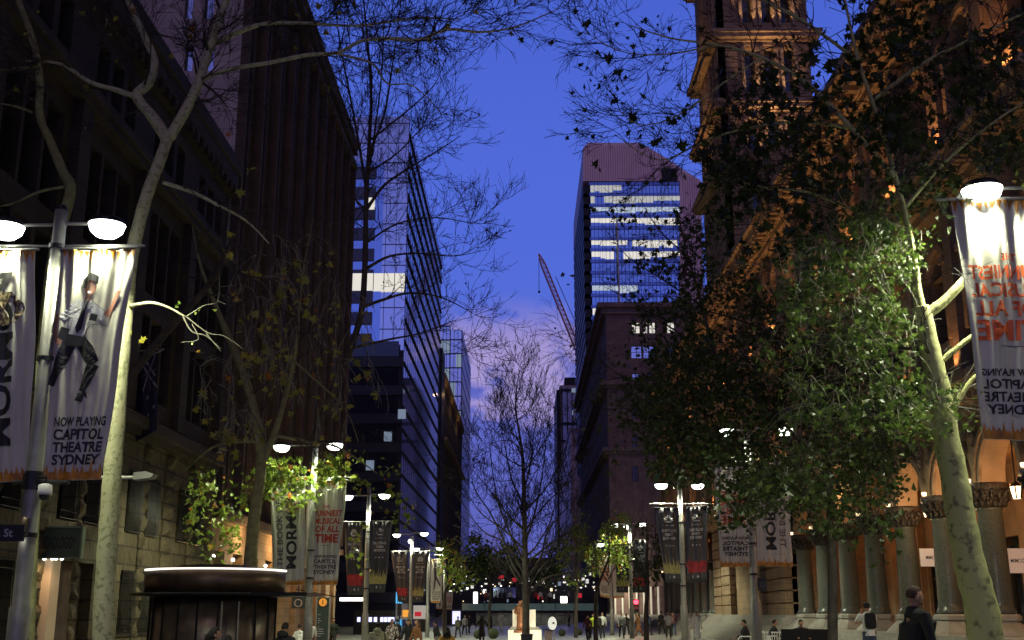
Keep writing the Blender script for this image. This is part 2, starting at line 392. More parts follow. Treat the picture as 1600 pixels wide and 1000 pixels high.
# ================================================================ sandstone block on the left (nearest)
def bank_block():
    b = thing('sandstone_building', (-14, 8, -.5), 'dark rough sandstone block with iron window grilles behind the pale plane tree', 'building')
    O = (-14, 0, 0); y0, y1 = 3.2, 51.2; bw = 6.0; nb = 8
    lo = []; up = []; at = []
    for k in range(nb):
        a = y0 + k * bw
        lo += [(a + 1.3, a + 2.7, 4.2, 6.4), (a + 3.3, a + 4.7, 4.2, 6.4)]
        if k != 5: lo += [(a + 1.3, a + 2.7, .7, 2.9)]
        lo += [(a + 3.3, a + 4.7, .7, 2.9)] if k != 5 else [(a + 1.3, a + 4.7, -.3, 3.0)]
        for (p, q) in ((1.0, 2.2), (2.4, 3.6), (3.8, 5.0)):
            up += [(a + p, a + q, 9.2, 12.2), (a + p, a + q, 13.0, 16.2)]; at += [(a + p + .1, a + q - .1, 18.2, 19.9)]
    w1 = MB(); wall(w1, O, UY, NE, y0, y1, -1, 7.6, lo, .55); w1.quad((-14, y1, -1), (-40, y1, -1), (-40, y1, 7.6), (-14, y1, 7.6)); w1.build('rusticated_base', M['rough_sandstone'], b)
    w2 = MB(); wall(w2, O, UY, NE, y0, y1, 8.2, 20.6, up + at, .6)
    for k in range(nb + 1): 
        a = y0 + k * bw; obox(w2, O, UY, NE, a - .45, a + .45, .003, .32, 8.4, 17.0)
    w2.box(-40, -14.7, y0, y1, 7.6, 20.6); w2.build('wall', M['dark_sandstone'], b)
    # rough proud quoins on the base piers
    q = w1 = MB(); rnd = random.Random(3)
    for k in range(nb + 1):
        a = y0 + k * bw
        for i in range(13):
            z = -.9 + i * .65; wd = .55 + .18 * (i % 2); q.add(*rock((-14 + .003, a - wd, z + .02), (wd * 2, .62), rnd))
            if i < 13 and (k < nb): q.add(*rock((-14 + .003, a + 2.78, z + .02), (.46, .62), rnd))
    q.build('block_pattern', M['rough_sandstone'], b)
    c = MB()
    for (z0, z1, pr) in ((7.6, 7.8, .35), (7.8, 8.2, .6), (17.0, 17.3, .40), (17.3, 17.6, .5), (20.6, 21.0, .2), (21.0, 21.7, .4), (21.7, 22.3, .5)):
        c.box(-40, -14 + pr, y0 - .0, y1 - .003 * pr, z0, z1 - .002)
    for i in range(60): yy = y0 + .4 + i * .8; c.box(-14 + .2, -14 + .38, yy, yy + .3, 20.65, 20.99)
    c.build('cornice', M['dark_sandstone'], b)
    for h in lo:
        if h[2] > 0: window(b, O, UY, NE, h, .5, M['frame_dark'], M['window_glass'], 1, 1)
    for h in up + at: window(b, O, UY, NE, h, .55, M['frame_dark'], M['window_glass'], 1, 2)
    # iron grilles in front of the upper base windows
    for h in lo:
        if h[2] > 4 or (h[2] > .5 and int(h[0]) % 2 == 0):
            g = MB(); a, bb, c0, d0 = h; n = 11
            for i in range(n + 1):
                u = lerp(a, bb, i / n); g.tube([(-13.92, u, c0), (-13.86, u, lerp(c0, d0, .25)), (-13.92, u, d0)], .011, 4)
            for t in (.02, .12, .88, .98): g.box(-13.94, -13.90, a, bb, lerp(c0, d0, t) - .015, lerp(c0, d0, t) + .015)
            g.build('window_grille', M['dark_steel'], b)
    a = y0 + 5 * bw
    d = MB(); d.box(-14.5, -14.35, a + 1.3, a + 4.7, -.5, 3.0); dd = d.build('doorway', M['bronze_dark'], b)
    p = MB(); p.box(-13.99, -13.72, a + .62, a + 1.28, -.6, 3.05); p.build('lit_door_panel', M['warm_panel'], b)
    return b
def rock(o, sz, rnd):
    """rough faced block standing proud of a wall facing +X; o = low corner, sz = (along y, height)"""
    vs = []; fs = []; ny, nz_ = 4, 3
    for j in range(nz_ + 1):
        for i in range(ny + 1):
            e = (i in (0, ny)) or (j in (0, nz_)); vs.append((o[0] + (.03 if e else .10 + rnd.random() * .14), o[1] + sz[0] * i / ny, o[2] + sz[1] * j / nz_))
    for j in range(nz_):
        for i in range(ny): a = j * (ny + 1) + i; fs.append((a, a + 1, a + ny + 2, a + ny + 1))
    return vs, fs
bank = bank_block()
# the projecting sign over the lit doorway
def door_sign():
    t = thing('hanging_sign', (-13.2, 33.6, 3.2), 'green framed hanging sign with dark gothic lettering above the lit doorway', 'sign')
    a = P(62, 825, 33.6); c = P(124, 870, 33.6); m = MB(); m.box(a.x, c.x, 33.6, 33.75, c.z, a.z); m.build('board', mat('sign_green', (.10, .14, .08), .4, var=.2), t)
    f = MB(); e = .05
    for (x0, x1, z0, z1) in ((a.x - e, c.x + e, a.z, a.z + e), (a.x - e, c.x + e, c.z - e, c.z), (a.x - e, a.x, c.z, a.z), (c.x, c.x + e, c.z, a.z)): f.box(x0, x1, 33.55, 33.8, z0, z1)
    f.build('frame', mat('sign_frame', (.22, .30, .18), .4), t)
    vs, fs = text2d('ROADLOGGY', .012); l = MB(); W_ = c.x - a.x; H_ = a.z - c.z
    l.add([(a.x + W_ * (.1 + .78 * u), 33.594, c.z + H_ * (.28 + .42 * v)) for u, v in vs], fs); l.build('lettering', M['ink_black'], t)
    g = MB()
    for x in (70, 82, 88, 97): q = P(x, 869, 33.7); g.ball((q.x, 33.7, q.z - .06), .06, seg=8, rings=6)
    g.build('downlight', M['white_light'], t)
    q = P(85, 872, 33.2); light('doorway_light', 'SPOT', (q.x + .1, 32.9, 3.1), 75, (1, .70, .42), t, .08, (-.25, .25, -1), 120)
door_sign()
# ================================================================ tall brown block beyond it
def brown_block():
    b = thing('office_block', (-14, 51.6, -.5), 'tall brown stone office block with narrow vertical window strips and a pale side wall', 'building')
    O = (-14, 0, 0); y0, y1 = 51.6, 87; H = 38.4; n = 10; bw = (y1 - y0) / n; hs = []
    for k in range(n):
        a = y0 + k * bw
        for f in range(8):
            z = 7.4 + f * 3.7; hs.append((a + .75, a + 1.55, z, z + 2.5)); hs.append((a + 1.95, a + 2.75, z, z + 2.5))
    gh = []
    for k in range(n): a = y0 + k * bw; gh.append((a + .8, a + 2.7, -.4, 4.2))
    w1 = MB(); wall(w1, O, UY, NE, y0, y1, 6, H, hs, .5)
    for k in range(n + 1): a = min(y0 + k * bw, y1 - .35); obox(w1, O, UY, NE, a - .0, a + .35, .003, .42, 6.2, H - 2.2); 
    for k in range(n): a = y0 + k * bw + 1.65; obox(w1, O, UY, NE, a, a + .2, .003, .2, 6.2, H - 2.4)
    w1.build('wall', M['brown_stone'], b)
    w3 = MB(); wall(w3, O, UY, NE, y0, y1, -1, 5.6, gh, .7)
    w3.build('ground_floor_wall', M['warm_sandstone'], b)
    c = MB()
    for z0, z1, pr in ((5.6, 6.0, .5), (H - 2.2, H - 1.8, .5), (H - .9, H - .3, .5), (H - .3, H, .6)):
        c = MB(); c.box(-36, -14 + pr, y0 + .01, y1 - .01, z0, z1); c.build('cornice', M['brown_stone'], b)
    # side wall facing the camera, seen above the sandstone block
    s = MB(); sh = []; Ow = (0, y0, 0)
    for (xa, xb) in ((287, 303), (318, 336)):
        for (ya, yb) in ((-12, 29), (73, 111), (-96, -54)):
            p = P(xa, yb, y0); q = P(xb, ya, y0); sh.append((p.x, q.x, p.z, q.z))
    for (xa, xb) in ((190, 199),):
        p = P(xa, 32, y0); q = P(xb, -6, y0); sh.append((p.x, q.x, p.z, q.z))
    wall(s, Ow, UX, NS, -40, -14, -1, H, sh, .3); s.box(-40, -14.8, y0 + .6, y1, 0, H - .01); s.build('side_wall', M['grey_stone'], b)
    for h in sh: window(b, Ow, UX, NS, h, .25, M['frame_dark'], M['sky_glass'], 0, 0, .05)
    for h in hs[::2]:
        window(b, O, UY, NE, h, .45, M['frame_dark'], M['window_glass'], 0, 1)
    o2 = MB()
    for h in hs[1::2]: 
        a, bb, c0, d0 = h; o2.quad((-14.45, a, c0), (-14.45, bb, c0), (-14.45, bb, d0), (-14.45, a, d0))
    tag(o2.build('window_row', M['window_glass'], b), kind='stuff')
    # shopfronts with warm light
    for i, h in enumerate(gh):
        m = MB(); m.box(-14.72, -14.68, h[0], h[1], -.5, 4.2); m.build('shopfront', M['dark_glass'] if i % 3 == 0 else M['warm_panel'], b)
        if i % 2 == 1: light('shopfront_light', 'POINT', (-13.0, h[0] + .9, 4.9), 170, (1, .60, .25), b, .1)
        k = MB(); k.ball((-13.9, h[0] - .35, 3.9), .09, seg=8, rings=6); k.build('wall_lamp', M['white_light'], b)
brown_block()
# ================================================================ glass tower, left
def glass_tower():
    b = thing('glass_tower', (-14, 130, -.5), 'mirror glass tower with dark horizontal fins above a dark banded base', 'building')
    Y = 130; X0 = -40; g = MB(); z1 = 60.5
    g.quad((X0, Y, 31), (-14, Y, 31), (-14, Y, z1), (X0, Y, z1)); g.quad((-14, Y, -1), (-14, 187, -1), (-14, 187, z1 - .2), (-14, Y, z1)); g.build('curtain_glass', M['sky_glass'], b)
    core = MB(); core.box(X0, -14.3, Y + .3, 187, -1, z1 - .3); core.build('core', M['mull_dark'], b)
    m = MB(); x = -14
    while x > X0: m.box(x - .03, x + .03, Y - .06, Y + .02, 31, z1); x -= 1.25
    z = 31
    while z < z1: m.box(X0, -13.97, Y - .05, Y + .02, z - .05, z + .05); z += 2.6
    m.build('mullions', M['mull_grey'], b)
    f = MB(); z = 1.0
    while z < z1: f.box(-14, -13.84, Y - .1, 186.8, z - .10, z + .10); z += 2.6
    f.build('fins', M['mull_dark'], b)
    fm = MB()
    for i in range(24): yy = Y + i * 2.4; fm.box(-13.98, -13.93, yy, yy + .08, 0, z1 - .5)
    fm.build('side_mullions', M['mull_grey'], b)
    r = MB(); r.quad((X0, Y - .12, 31.2), (-16.9, Y - .12, 31.2), (-16.9, Y - .12, 54.5), (X0, Y - .12, 54.5)); r.quad((-16.9, Y - .12, 31.2), (-16.9, Y - .02, 31.2), (-16.9, Y - .02, 54.5), (-16.9, Y - .12, 54.5)); r.build('dark_bay', M['blue_glass'], b)
    rb = MB()
    for i in range(9): z = 31.5 + i * 2.6; rb.box(X0, -17.8, Y - .32, Y - .13, z, z + 1.5)
    rb.build('bay_bands', M['mull_grey'], b)
    l = MB(); l.box(X0, -14.02, Y - .42, Y - .14, 38.2, 40.3); l.build('lit_floor', M['lit_office'], b)
    l = MB(); l.box(-18.9, -17.9, Y - .40, Y - .33, 48.3, 49.8); l.build('glow_pane', M['lit_office'], b)
    l = MB()
    for i in range(14): l.box(-14 - i * 1.25 - .04, -14 - i * 1.25 + .04, Y - .47, Y - .43, 38.2, 40.3)
    l.build('lit_floor_mullions', M['mull_grey'], b)
    lb = MB(); lb.box(X0, -14.01, Y - .8, Y + .25, -1, 30.9)
    lb.build('base_wall', M['mull_dark'], b)
    bb = MB()
    for i in range(9): z = 2.5 + i * 3.3; bb.box(X0, -14.0, Y - 1.1, Y - .81, z, z + 1.1)
    bb.build('base_bands', mat('base_band', (.03, .032, .04), .4, .2), b)
    for i in range(9):
        z = 3.75 + i * 3.3; wn = MB(); wn.box(-14.5 - 14, -14.5, Y - .86, Y - .82, z, z + 1.8); wn.build('base_window', M['window_glass'], b)
    for (px, py) in ((622, 655), (572, 735), (600, 690)):
        q = P(px, py, Y - .9); t = MB(); t.box(q.x, q.x + .9, Y - 1.16, Y - 1.11, q.z, q.z + 1.1); t.build('glow_pane', M['lit_dim'], b)
    # blue lit shopfront at street level
    p = P(617, 978, 128.7); q = P(629, 925, 128.7); t = MB(); t.box(p.x, q.x, 128.6, 128.8, .0, q.z); t.build('blue_light_wall', M['blue_light'], b)
    t = MB(); 
    for i in range(4): t.box(p.x + i * .22, p.x + i * .22 + .05, 128.52, 128.59, 0, q.z)
    t.build('light_wall_frame', M['mull_dark'], b)
    p = P(648, 968, 128.7); q = P(667, 943, 128.7); t = MB(); t.box(-14, -14 + (q.x - p.x), 127.9, 128.9, p.z, q.z); t.build('shop_sign', M['plastic_white'], b)
glass_tower()
def street_left_far():
    b = thing('brown_building', (-14, 190, 0), 'narrow brown stone building with tan cornice beyond the finned glass tower', 'building')
    m = MB(); hs = []
    for k in range(14):
        for f in range(11): a = 196 + k * 4.2; z = 4 + f * 3.4; hs.append((a + 1, a + 3, z, z + 2.2))
    wall(m, (-14, 0, 0), UY, NE, 194, 256, -1, 42, hs, .4); m.box(-34, -14.5, 194.5, 255.9, -1, 42); m.quad((-34, 194, -1), (-14, 194, -1), (-14, 194, 42), (-34, 194, 42)); m.build('wall', M['brown_stone'], b)
    g = MB()
    for h in hs: g.quad((-14.38, h[0], h[2]), (-14.38, h[1], h[2]), (-14.38, h[1], h[3]), (-14.38, h[0], h[3]))
    tag(g.build('window_row', M['window_glass'], b), kind='stuff')
    d = MB(); d.box(-30, -13.7, 187.2, 193.9, -1, 44.5); d.build('dark_end_pier', M['mull_dark'], b)
    c = MB(); c.box(-34, -13.7, 194.1, 256.2, 40.2, 40.8); c.box(-34, -13.5, 194.05, 256.4, 40.8, 41.6); c.box(-34, -13.2, 194.2, 256, 30, 30.5); c.build('cornice', mat('tan_cornice', (.42, .27, .14), .7, bump=.3), b)
    for yy in (198, 215, 235): light('cornice_light', 'POINT', (-12.4, yy, 38.5), 60, (1, .6, .28), b, .3)
    b = thing('stepped_tower', (-19, 280, 0), 'pale blue glass tower stepped in three with a fine grid, farthest on the left side', 'building')
    g = MB(); m = MB()
    for (x0, x1, y, z1) in ((-24, -21.2, 279, 79), (-21.2, -18.6, 280, 71.5), (-18.5, -15.6, 279.6, 70.2)):
        g.box(x0, x1, y, 320, -1, z1)
        z = 3
        while z < z1: m.box(x0, x1 + .05, y - .2, y - .05, z - .14, z + .14); z += 3.6
        for i in range(4): xx = lerp(x0, x1, i / 3); wd = .1 if 0 < i < 3 else .17; m.box(xx - wd / 2, xx + wd / 2, y - .3, y - .21, 0, z1)
    g.build('curtain_glass', M['sky_glass'], b); m.build('mullions', M['mull_grey'], b); rl = random.Random(6)
    for i in range(44):  # glow added to these panes to brighten the tower
        x0, x1, y = rl.choice(((-21.1, -19.9, 280), (-19.8, -18.7, 280), (-18.4, -17.1, 279.6), (-17.0, -15.7, 279.6))); z = 3.2 + 3.6 * rl.randint(4, 17); l = MB(); l.box(x0, x1, y - .19, y - .04, z, z + 3.2); l.build('glow_pane', M['lit_dim'], b)
    s = MB(); s.box(-15.58, -15.5, 280, 326, -1, 70.4); s.build('side_glass', mat('side_blue', (.05, .10, .22), .25, .3), b)
    m2 = MB()
    for i in range(19): m2.box(-15.49, -15.4, 280, 325, 3 + i * 3.6, 3.25 + i * 3.6)
    m2.build('side_mullions', M['side_blue'], b)
street_left_far()
# ================================================================ post office (right side)
def arch_wall(mb, O, U, N, uc, r, zs, u0, u1, z1, th, n=12):
    """wall above an arch springing at zs, filled up to z1, between u0 and u1; th = thickness"""
    O = Vector(O); U = Vector(U); N = Vector(N); Z = Vector((0, 0, 1)); pt = lambda u, z, d=0: O + U * u + Z * z - N * d
    A = [(uc - r * math.cos(math.pi * i / n), zs + r * math.sin(math.pi * i / n)) for i in range(n + 1)]
    for i in range(n):
        a, b = A[i], A[i + 1]
        mb.quad(pt(*a), pt(*b), pt(b[0], z1), pt(a[0], z1)); mb.quad(pt(*a), pt(*b), pt(*b, th), pt(*a, th)); mb.quad(pt(*a, th), pt(*b, th), pt(b[0], z1, th), pt(a[0], z1, th))
    for (a, b) in ((u0, uc - r), (uc + r, u1)):
        if b - a > .01: mb.quad(pt(a, zs), pt(b, zs), pt(b, z1), pt(a, z1)); mb.quad(pt(a, zs), pt(b, zs), pt(b, zs, th), pt(a, zs, th))
def arch_ring(mb, O, U, N, uc, r0, r1, zs, d0, d1, n=14):
    O = Vector(O); U = Vector(U); N = Vector(N); Z = Vector((0, 0, 1)); pt = lambda r, t, d: O + U * (uc - r * math.cos(t)) + Z * (zs + r * math.sin(t)) + N * d
    for i in range(n):
        a, b = math.pi * i / n, math.pi * (i + 1) / n
        mb.quad(pt(r0, a, d1), pt(r0, b, d1), pt(r1, b, d1), pt(r1, a, d1)); mb.quad(pt(r0, a, d0), pt(r0, b, d0), pt(r0, b, d1), pt(r0, a, d1)); mb.quad(pt(r1, a, d0), pt(r1, b, d0), pt(r1, b, d1), pt(r1, a, d1))
WARM = (1, .35, .08)
def post_office():
    b = thing('post_office', (14, 60, -.5), 'ornate sandstone post office with granite arcade columns and a tall floodlit clock tower', 'building')
    X = 14; O = (X, 0, 0); S = 3.96
    cols = [35 + i * S for i in range(-3, 7)] + [87 + i * S for i in range(0, 8)]
    # columns, each a part with capital and plinth
    sh = MB(); sh.lathe((0, 0, 0), [(.44, 1.42), (.46, 1.46), (.46, 1.54), (.41, 1.60), (.40, 1.75), (.39, 3.0), (.35, 4.42), (.38, 4.46), (.37, 4.52)], 28)
    pl = MB(); o = []
    def ring(a, z): return [(-a * .55, -a, z), (a * .55, -a, z), (a, -a * .55, z), (a, a * .55, z), (a * .55, a, z), (-a * .55, a, z), (-a, a * .55, z), (-a, -a * .55, z)]
    rs = [ring(.86, .70), ring(.80, .84), ring(.45, 1.22), ring(.52, 1.24), ring(.52, 1.36), ring(.46, 1.42)]
    for r_ in rs: o += r_
    fs = [tuple(i * 8 + k for k in (j, (j + 1) % 8)) + tuple((i + 1) * 8 + k for k in ((j + 1) % 8, j)) for i in range(5) for j in range(8)] + [tuple(range(40, 48))]
    pl.add(o, fs)
    cp = MB(); rnd = random.Random(5)
    cp.lathe((0, 0, 0), [(.40, 4.52), (.42, 4.66), (.50, 4.86), (.56, 5.02), (.66, 5.06), (.66, 5.2), (.6, 5.24)], 16)
    for i in range(16):
        a = i * math.pi / 8; 
        for zz, rr in ((4.66, .46), (4.86, .56)):
            aa = a + (.2 if zz > 4.7 else 0); c = Vector((math.cos(aa) * rr, math.sin(aa) * rr, zz)); q = Vector((math.cos(aa) * (rr + .12), math.sin(aa) * (rr + .12), zz + .14))
            cp.tube([c - Vector((0, 0, .12)), c, q, q + Vector((math.cos(aa) * .05, math.sin(aa) * .05, -.07))], [.06, .07, .05, .02], 5)
    cm = [m.build(n, mt, None, True).data for m, n, mt in ((sh, 'column', M['granite']), (pl, 'plinth', M['plinth_stone']), (cp, 'capital', M['dark_capital']))]
    for o_ in [o_ for o_ in C.objects if o_.name in ('column', 'plinth', 'capital')]: bpy.data.objects.remove(o_)
    for me in cm[1:2]:
        me.polygons.foreach_set('use_smooth', [False] * len(me.polygons))
    def column(x, y, cap=True):
        c = bpy.data.objects.new('column', cm[0]); C.objects.link(c); c.parent = b; c.location = Vector((x, y, 0)) - org(b)
        for nme, me in (('plinth', cm[1]), ('capital', cm[2])):
            k = bpy.data.objects.new(nme, me); C.objects.link(k); k.parent = c
        return c
    for y in cols: column(X - .0, y)
    # arcade front: arches between columns
    ar = MB(); ks = MB()
    bays = [(y, y + S) for y in cols if y + S in [round(c, 6) for c in cols] or any(abs(y + S - c) < .01 for c in cols)]
    for (p, q) in bays:
        a = MB(); uc = (p + q) / 2; arch_wall(a, (X - .35, 0, 0), UY, NW, uc, 1.42, 5.24, p, q, 7.3, .7)
        arch_ring(ar, (X - .35, 0, 0), UY, NW, uc, 1.42, 1.56, 5.24, 0, .10); arch_ring(ar, (X - .35, 0, 0), UY, NW, uc, 1.62, 1.76, 5.24, 0, .16)
        ks = MB(); ks.prism([(X - .62, uc - .16, 6.62), (X - .62, uc + .16, 6.62), (X - .7, uc + .24, 7.25), (X - .7, uc - .24, 7.25)], (.3, 0, 0))
        a.build('arch', M['smooth_sandstone'], b)
        for s_ in (-1, 1):   # carved figures in the spandrels
            for j in range(5):
                ks.ball((X - .42, uc + s_ * (1.45 + .22 * rnd.random()), 6.35 + j * .18 + rnd.random() * .06), .12 + .04 * rnd.random(), .10, .16, 7, 5)
        ks.build('arch_carving', M['carved_fine'], b)
    ar.build('arch_moulding', M['carved_stone'], b);
    # arcade floor, steps, back wall, ceiling
    s = MB()
    for i, (x0, z) in enumerate(((11.6, .03), (11.85, .18), (12.1, .33), (12.35, .48), (12.6, .63), (12.85, .78))): s.box(x0, 19, 20 + .01 * i, 118.5 - .01 * i, -.8, z)
    s.build('steps', M['plinth_stone'], b)
    c = MB(); c.box(X + .35, 19, 20, 118.4, 7.0, 7.3); c.build('arcade_ceiling', M['smooth_sandstone'], b)
    bk = MB(); hs = []
    for (p, q) in bays: hs.append((p + .55, q - .55, .8, 4.3))
    wall(bk, (18.6, 0, 0), UY, NW, 20, 118.4, 0, 7.0, hs, .3)
    for y in cols: obox(bk, (18.6, 0, 0), UY, NW, y - .4, y + .4, .003, .3, 0, 7.0)
    bk.build('arcade_back_wall', M['smooth_sandstone'], b)
    for i, h in enumerate(hs):
        m = MB(); m.box(18.86, 18.9, h[0] - .1, h[1] + .1, 0, 4.5); sp = m.build('shopfront', M['dark_glass'], b)
        m = MB()
        for t in (0, .33, .66, .97): m.box(18.74, 18.85, h[0] + t * (h[1] - h[0]), h[0] + t * (h[1] - h[0]) + .06, 0, 4.0)
        m.box(18.74, 18.85, h[0], h[1], 2.9, 3.0); m.build('shopfront_frame', M['frame_dark'], sp)
        if i % 2 == 0: m = MB(); m.box(18.76, 18.82, h[0] + .8, h[0] + 1.3, .6, 1.6); m.build('display_light', M['strip_light'], sp)
    for i, (p, q) in enumerate(bays):
        if i % 2 == 0 or p < 40: light('arcade_light', 'POINT', (16.2, (p + q) / 2, 5.6), 60, WARM, b, .15)
    # white shop signs hanging in the arcade
    for (px, py, w_, h_) in ((1455, 871, .75, .62), (1590, 876, .85, .75)):
        q = P(px, py, 41.5 if px < 1500 else 36.5); m = MB(); m.box(q.x - w_ / 2, q.x + w_ / 2, q.y, q.y + .06, q.z - h_ / 2, q.z + h_ / 2)
        sg = m.build('shop_sign', mat('shop_sign_face', (.7, .62, .55), .6, emit=(.75, .58, .48), es=.22), b); vs, fs = text2d('MIMCO', .01); l = MB(); l.add([(q.x + (u - .5) * w_ * .5, q.y - .006, q.z + (v - .5) * .12) for u, v in vs], fs); l.build('sign_lettering', M['ink_black'], sg)
    # lanterns in the arches
    for (px, py, Y, sz) in ((1588, 768, 33.2, .34), (1449, 798, 41.2, .36), (1518, 776, 37, .22), (1322, 765, 49.5, .2)):
        q = P(px, py, Y); m = MB(); m.lathe((q.x, Y, q.z), [(sz * .35, -sz * .6), (sz * .55, sz * .4), (sz * .2, sz * .6)], 6); ln = m.build('lantern', M['warm_light'], b)
        m = MB(); m.tube([(q.x, Y, q.z + sz * .6), (q.x, Y, 7.0)], .025, 6); m.lathe((q.x, Y, q.z), [(sz * .62, sz * .42), (sz * .1, sz * .85)], 6)
        for k in range(6): t = k * math.pi / 3; m.bar((q.x + sz * .36 * math.cos(t), Y + sz * .36 * math.sin(t), q.z - sz * .6), (q.x + sz * .56 * math.cos(t), Y + sz * .56 * math.sin(t), q.z + sz * .42), .03)
        m.build('lantern_frame', M['black_metal'], ln); light('lantern_light', 'POINT', (q.x - .5, Y, q.z - .2), 60, (1, .62, .3), b, .2)
    for y in cols:   # small white uplights standing on the capitals
        m = MB(); m.lathe((X - .55, y, 5.27), [(.07, 0), (.09, .1), (.06, .12)], 8); m.build('capital_light', M['warm_light'], b)
    # rusticated tower base between the two arcades
    t0, t1 = 61.2, 85.4; tb = MB()
    for y0, y1, pr in ((t0, t0 + 3, .5), (t0 + 3, t0 + 6, .25), (67.3, 70.5, .5), (77.5, 80.8, .5), (t1 - 3, t1 - .05, .3)):
        z = 1.3
        while z < 7.2: tb.box(X - pr, X + .5, y0, y1, z + .04, z + .60); tb.box(X - pr + .1, X + .5, y0 + .1, y1 - .1, z + .6, z + .64); z += .64
    tb.box(X - .1, X + 5, t0, t1, 0, 7.3); tb.build('tower_base', M['warm_sandstone'], b)
    tp = MB(); tp.box(X - .75, X + .5, t0 - .2, t1, .0, 1.2); tp.box(X - .6, X + .5, t0 - .2, t1, 1.2, 1.34); tp.build('tower_plinth', M['plinth_stone'], b)
    # upper storeys
    w1 = MB(); hl = []; aw = MB(); fl = [(8.4, 10.0, 12.4), (15.6, 17.0, 19.2)]
    y0, y1 = 27.2, 118.8; nb = int((y1 - y0) / S + .5); S2 = (y1 - y0) / nb; mld = MB()
    for k in range(nb):
        u0 = y0 + k * S2; u1 = u0 + S2; uc = (u0 + u1) / 2
        for (za, zb, zs) in fl:
            top = zs + 1.9; wall(w1, O, UY, NW, u0, u1, za, zs, [(uc - .85, uc + .85, zb, zs)], .5)
            arch_wall(w1, O, UY, NW, uc, .85, zs, u0, u1, top, .5, 8); arch_ring(mld, O, UY, NW, uc, .92, 1.12, zs, 0, .16, 8)
            obox(mld, O, UY, NW, uc - 1.15, uc + 1.15, .003, .3, zb - .25, zb - .02)
            for s_ in (-1, 1):
                obox(mld, O, UY, NW, uc + s_ * 1.25 - .14, uc + s_ * 1.25 + .14, .003, .34, zb, zs + .1); obox(mld, O, UY, NW, uc + s_ * 1.25 - .2, uc + s_ * 1.25 + .2, .003, .42, zs + .1, zs + .32)
            g = MB(); pts = [(X + .42, uc - .85, zb), (X + .42, uc + .85, zb)] + [(X + .42, uc + .85 * math.cos(math.pi * i / 8), zs + .85 * math.sin(math.pi * i / 8)) for i in range(9)]
            g.quad(*pts); wf = MB(); wf.box(X + .3, X + .4, uc - .04, uc + .04, zb, zs + .8); wf.box(X + .3, X + .4, uc - .85, uc + .85, zs - .05, zs + .05); wf.box(X + .3, X + .4, uc - .85, uc + .85, zb, zb + .08)
            wo = wf.build('window', M['frame_dark'], b); g.build('pane', M['window_glass'], wo)
        for (za, zb) in ((8.5, 14.2), (15.7, 20.9)): obox(w1, O, UY, NW, u0 - .3, u0 + .3, .003, .45, za, zb)
    w1.box(X + .6, 34, y0, y1, 7.3, 24); w1.quad((X, y0, 7), (34, y0, 7), (34, y0, 22), (X, y0, 22)); w1.quad((X, y1, -.5), (34, y1, -.5), (34, y1, 22), (X, y1, 22))
    w1.build('wall', M['warm_sandstone'], b); mld.build('window_mouldings', M['carved_stone'], b)
    c = MB()
    for z0, z1, pr in ((7.3, 7.55, .45), (7.55, 7.8, .62), (7.8, 8.15, .95), (8.15, 8.4, 1.1), (14.3, 14.6, .5), (14.6, 14.9, .7), (14.9, 15.25, 1.05), (15.25, 15.55, 1.2), (21.1, 21.4, .55), (21.4, 21.7, .8), (21.7, 22.1, 1.35), (22.1, 22.45, 1.6)):
        c.box(X - pr, X + .58, y0, y1, z0, z1 - .004)
    c.build('cornice', M['carved_stone'], b)
    d = MB(); n = 230
    for i in range(n):
        yy = y0 + .2 + i * (y1 - y0 - .4) / n
        d.box(X - .92, X - .63, yy, yy + .2, 7.58, 7.79); d.box(X - 1.03, X - .71, yy, yy + .2, 14.62, 14.88)
        if i % 2 == 0: d.box(X - 1.3, X - .81, yy, yy + .3, 21.42, 21.68)
    d.build('dentil_pattern', M['carved_stone'], b)
    # balustrade and mansard roof with dormers
    bl = MB(); bl.box(X - .9, X - .6, y0, y1, 23.35, 23.55); bl.box(X - .9, X - .6, y0, y1, 22.45, 22.6)
    for i in range(270): yy = y0 + .2 + i * .338; bl.box(X - .82, X - .68, yy, yy + .12, 22.6, 23.35)
    for k in range(nb + 1): yy = y0 + k * S2; bl.box(X - .95, X - .5, yy - .3, yy + .3, 22.46, 23.7)
    bl.build('balustrade', M['warm_sandstone'], b)
    r = MB(); r.prism([(X + .2, y0, 22.4), (X + 1.6, y0, 25.4), (X + 12, y0, 26.2), (X + 20, y0, 22.4)], (0, y1 - y0, 0)); r.build('roof', M['roof_slate'], b)
    # clock tower
    TX0, TX1, TY0, TY1 = 14.0, 20.3, 74.8, 83.6
    tw = MB(); cn = MB(); pil = MB(); fin = MB(); stages = [(22, 31.2), (31.9, 35.6), (36.3, 41.0), (41.7, 49.5), (50.2, 58)]
    wins = []
    for (z0, z1) in stages:
        hx = TX1 - TX0; hy = TY1 - TY0; zz0 = z0 + .9; zz1 = z1 - .35
        HX = [(TX0 + hx * t - .38, TX0 + hx * t + .38, zz0, zz1) for t in (.34, .56, .78)]
        HY = [(TY0 + hy * t - .5, TY0 + hy * t + .5, zz0, zz1) for t in (.3, .5, .7)]
        wall(tw, (0, TY0, 0), UX, NS, TX0, TX1, z0, z1, HX, .7); wall(tw, (TX0, 0, 0), UY, NW, TY0, TY1, z0, z1, HY, .7)
        wall(tw, (0, TY1, 0), UX, (0, 1, 0), TX0, TX1, z0, z1); wall(tw, (TX1, 0, 0), UY, NE, TY0, TY1, z0, z1)
        wins += [((0, TY0, 0), UX, NS, h) for h in HX] + [((TX0, 0, 0), UY, NW, h) for h in HY]
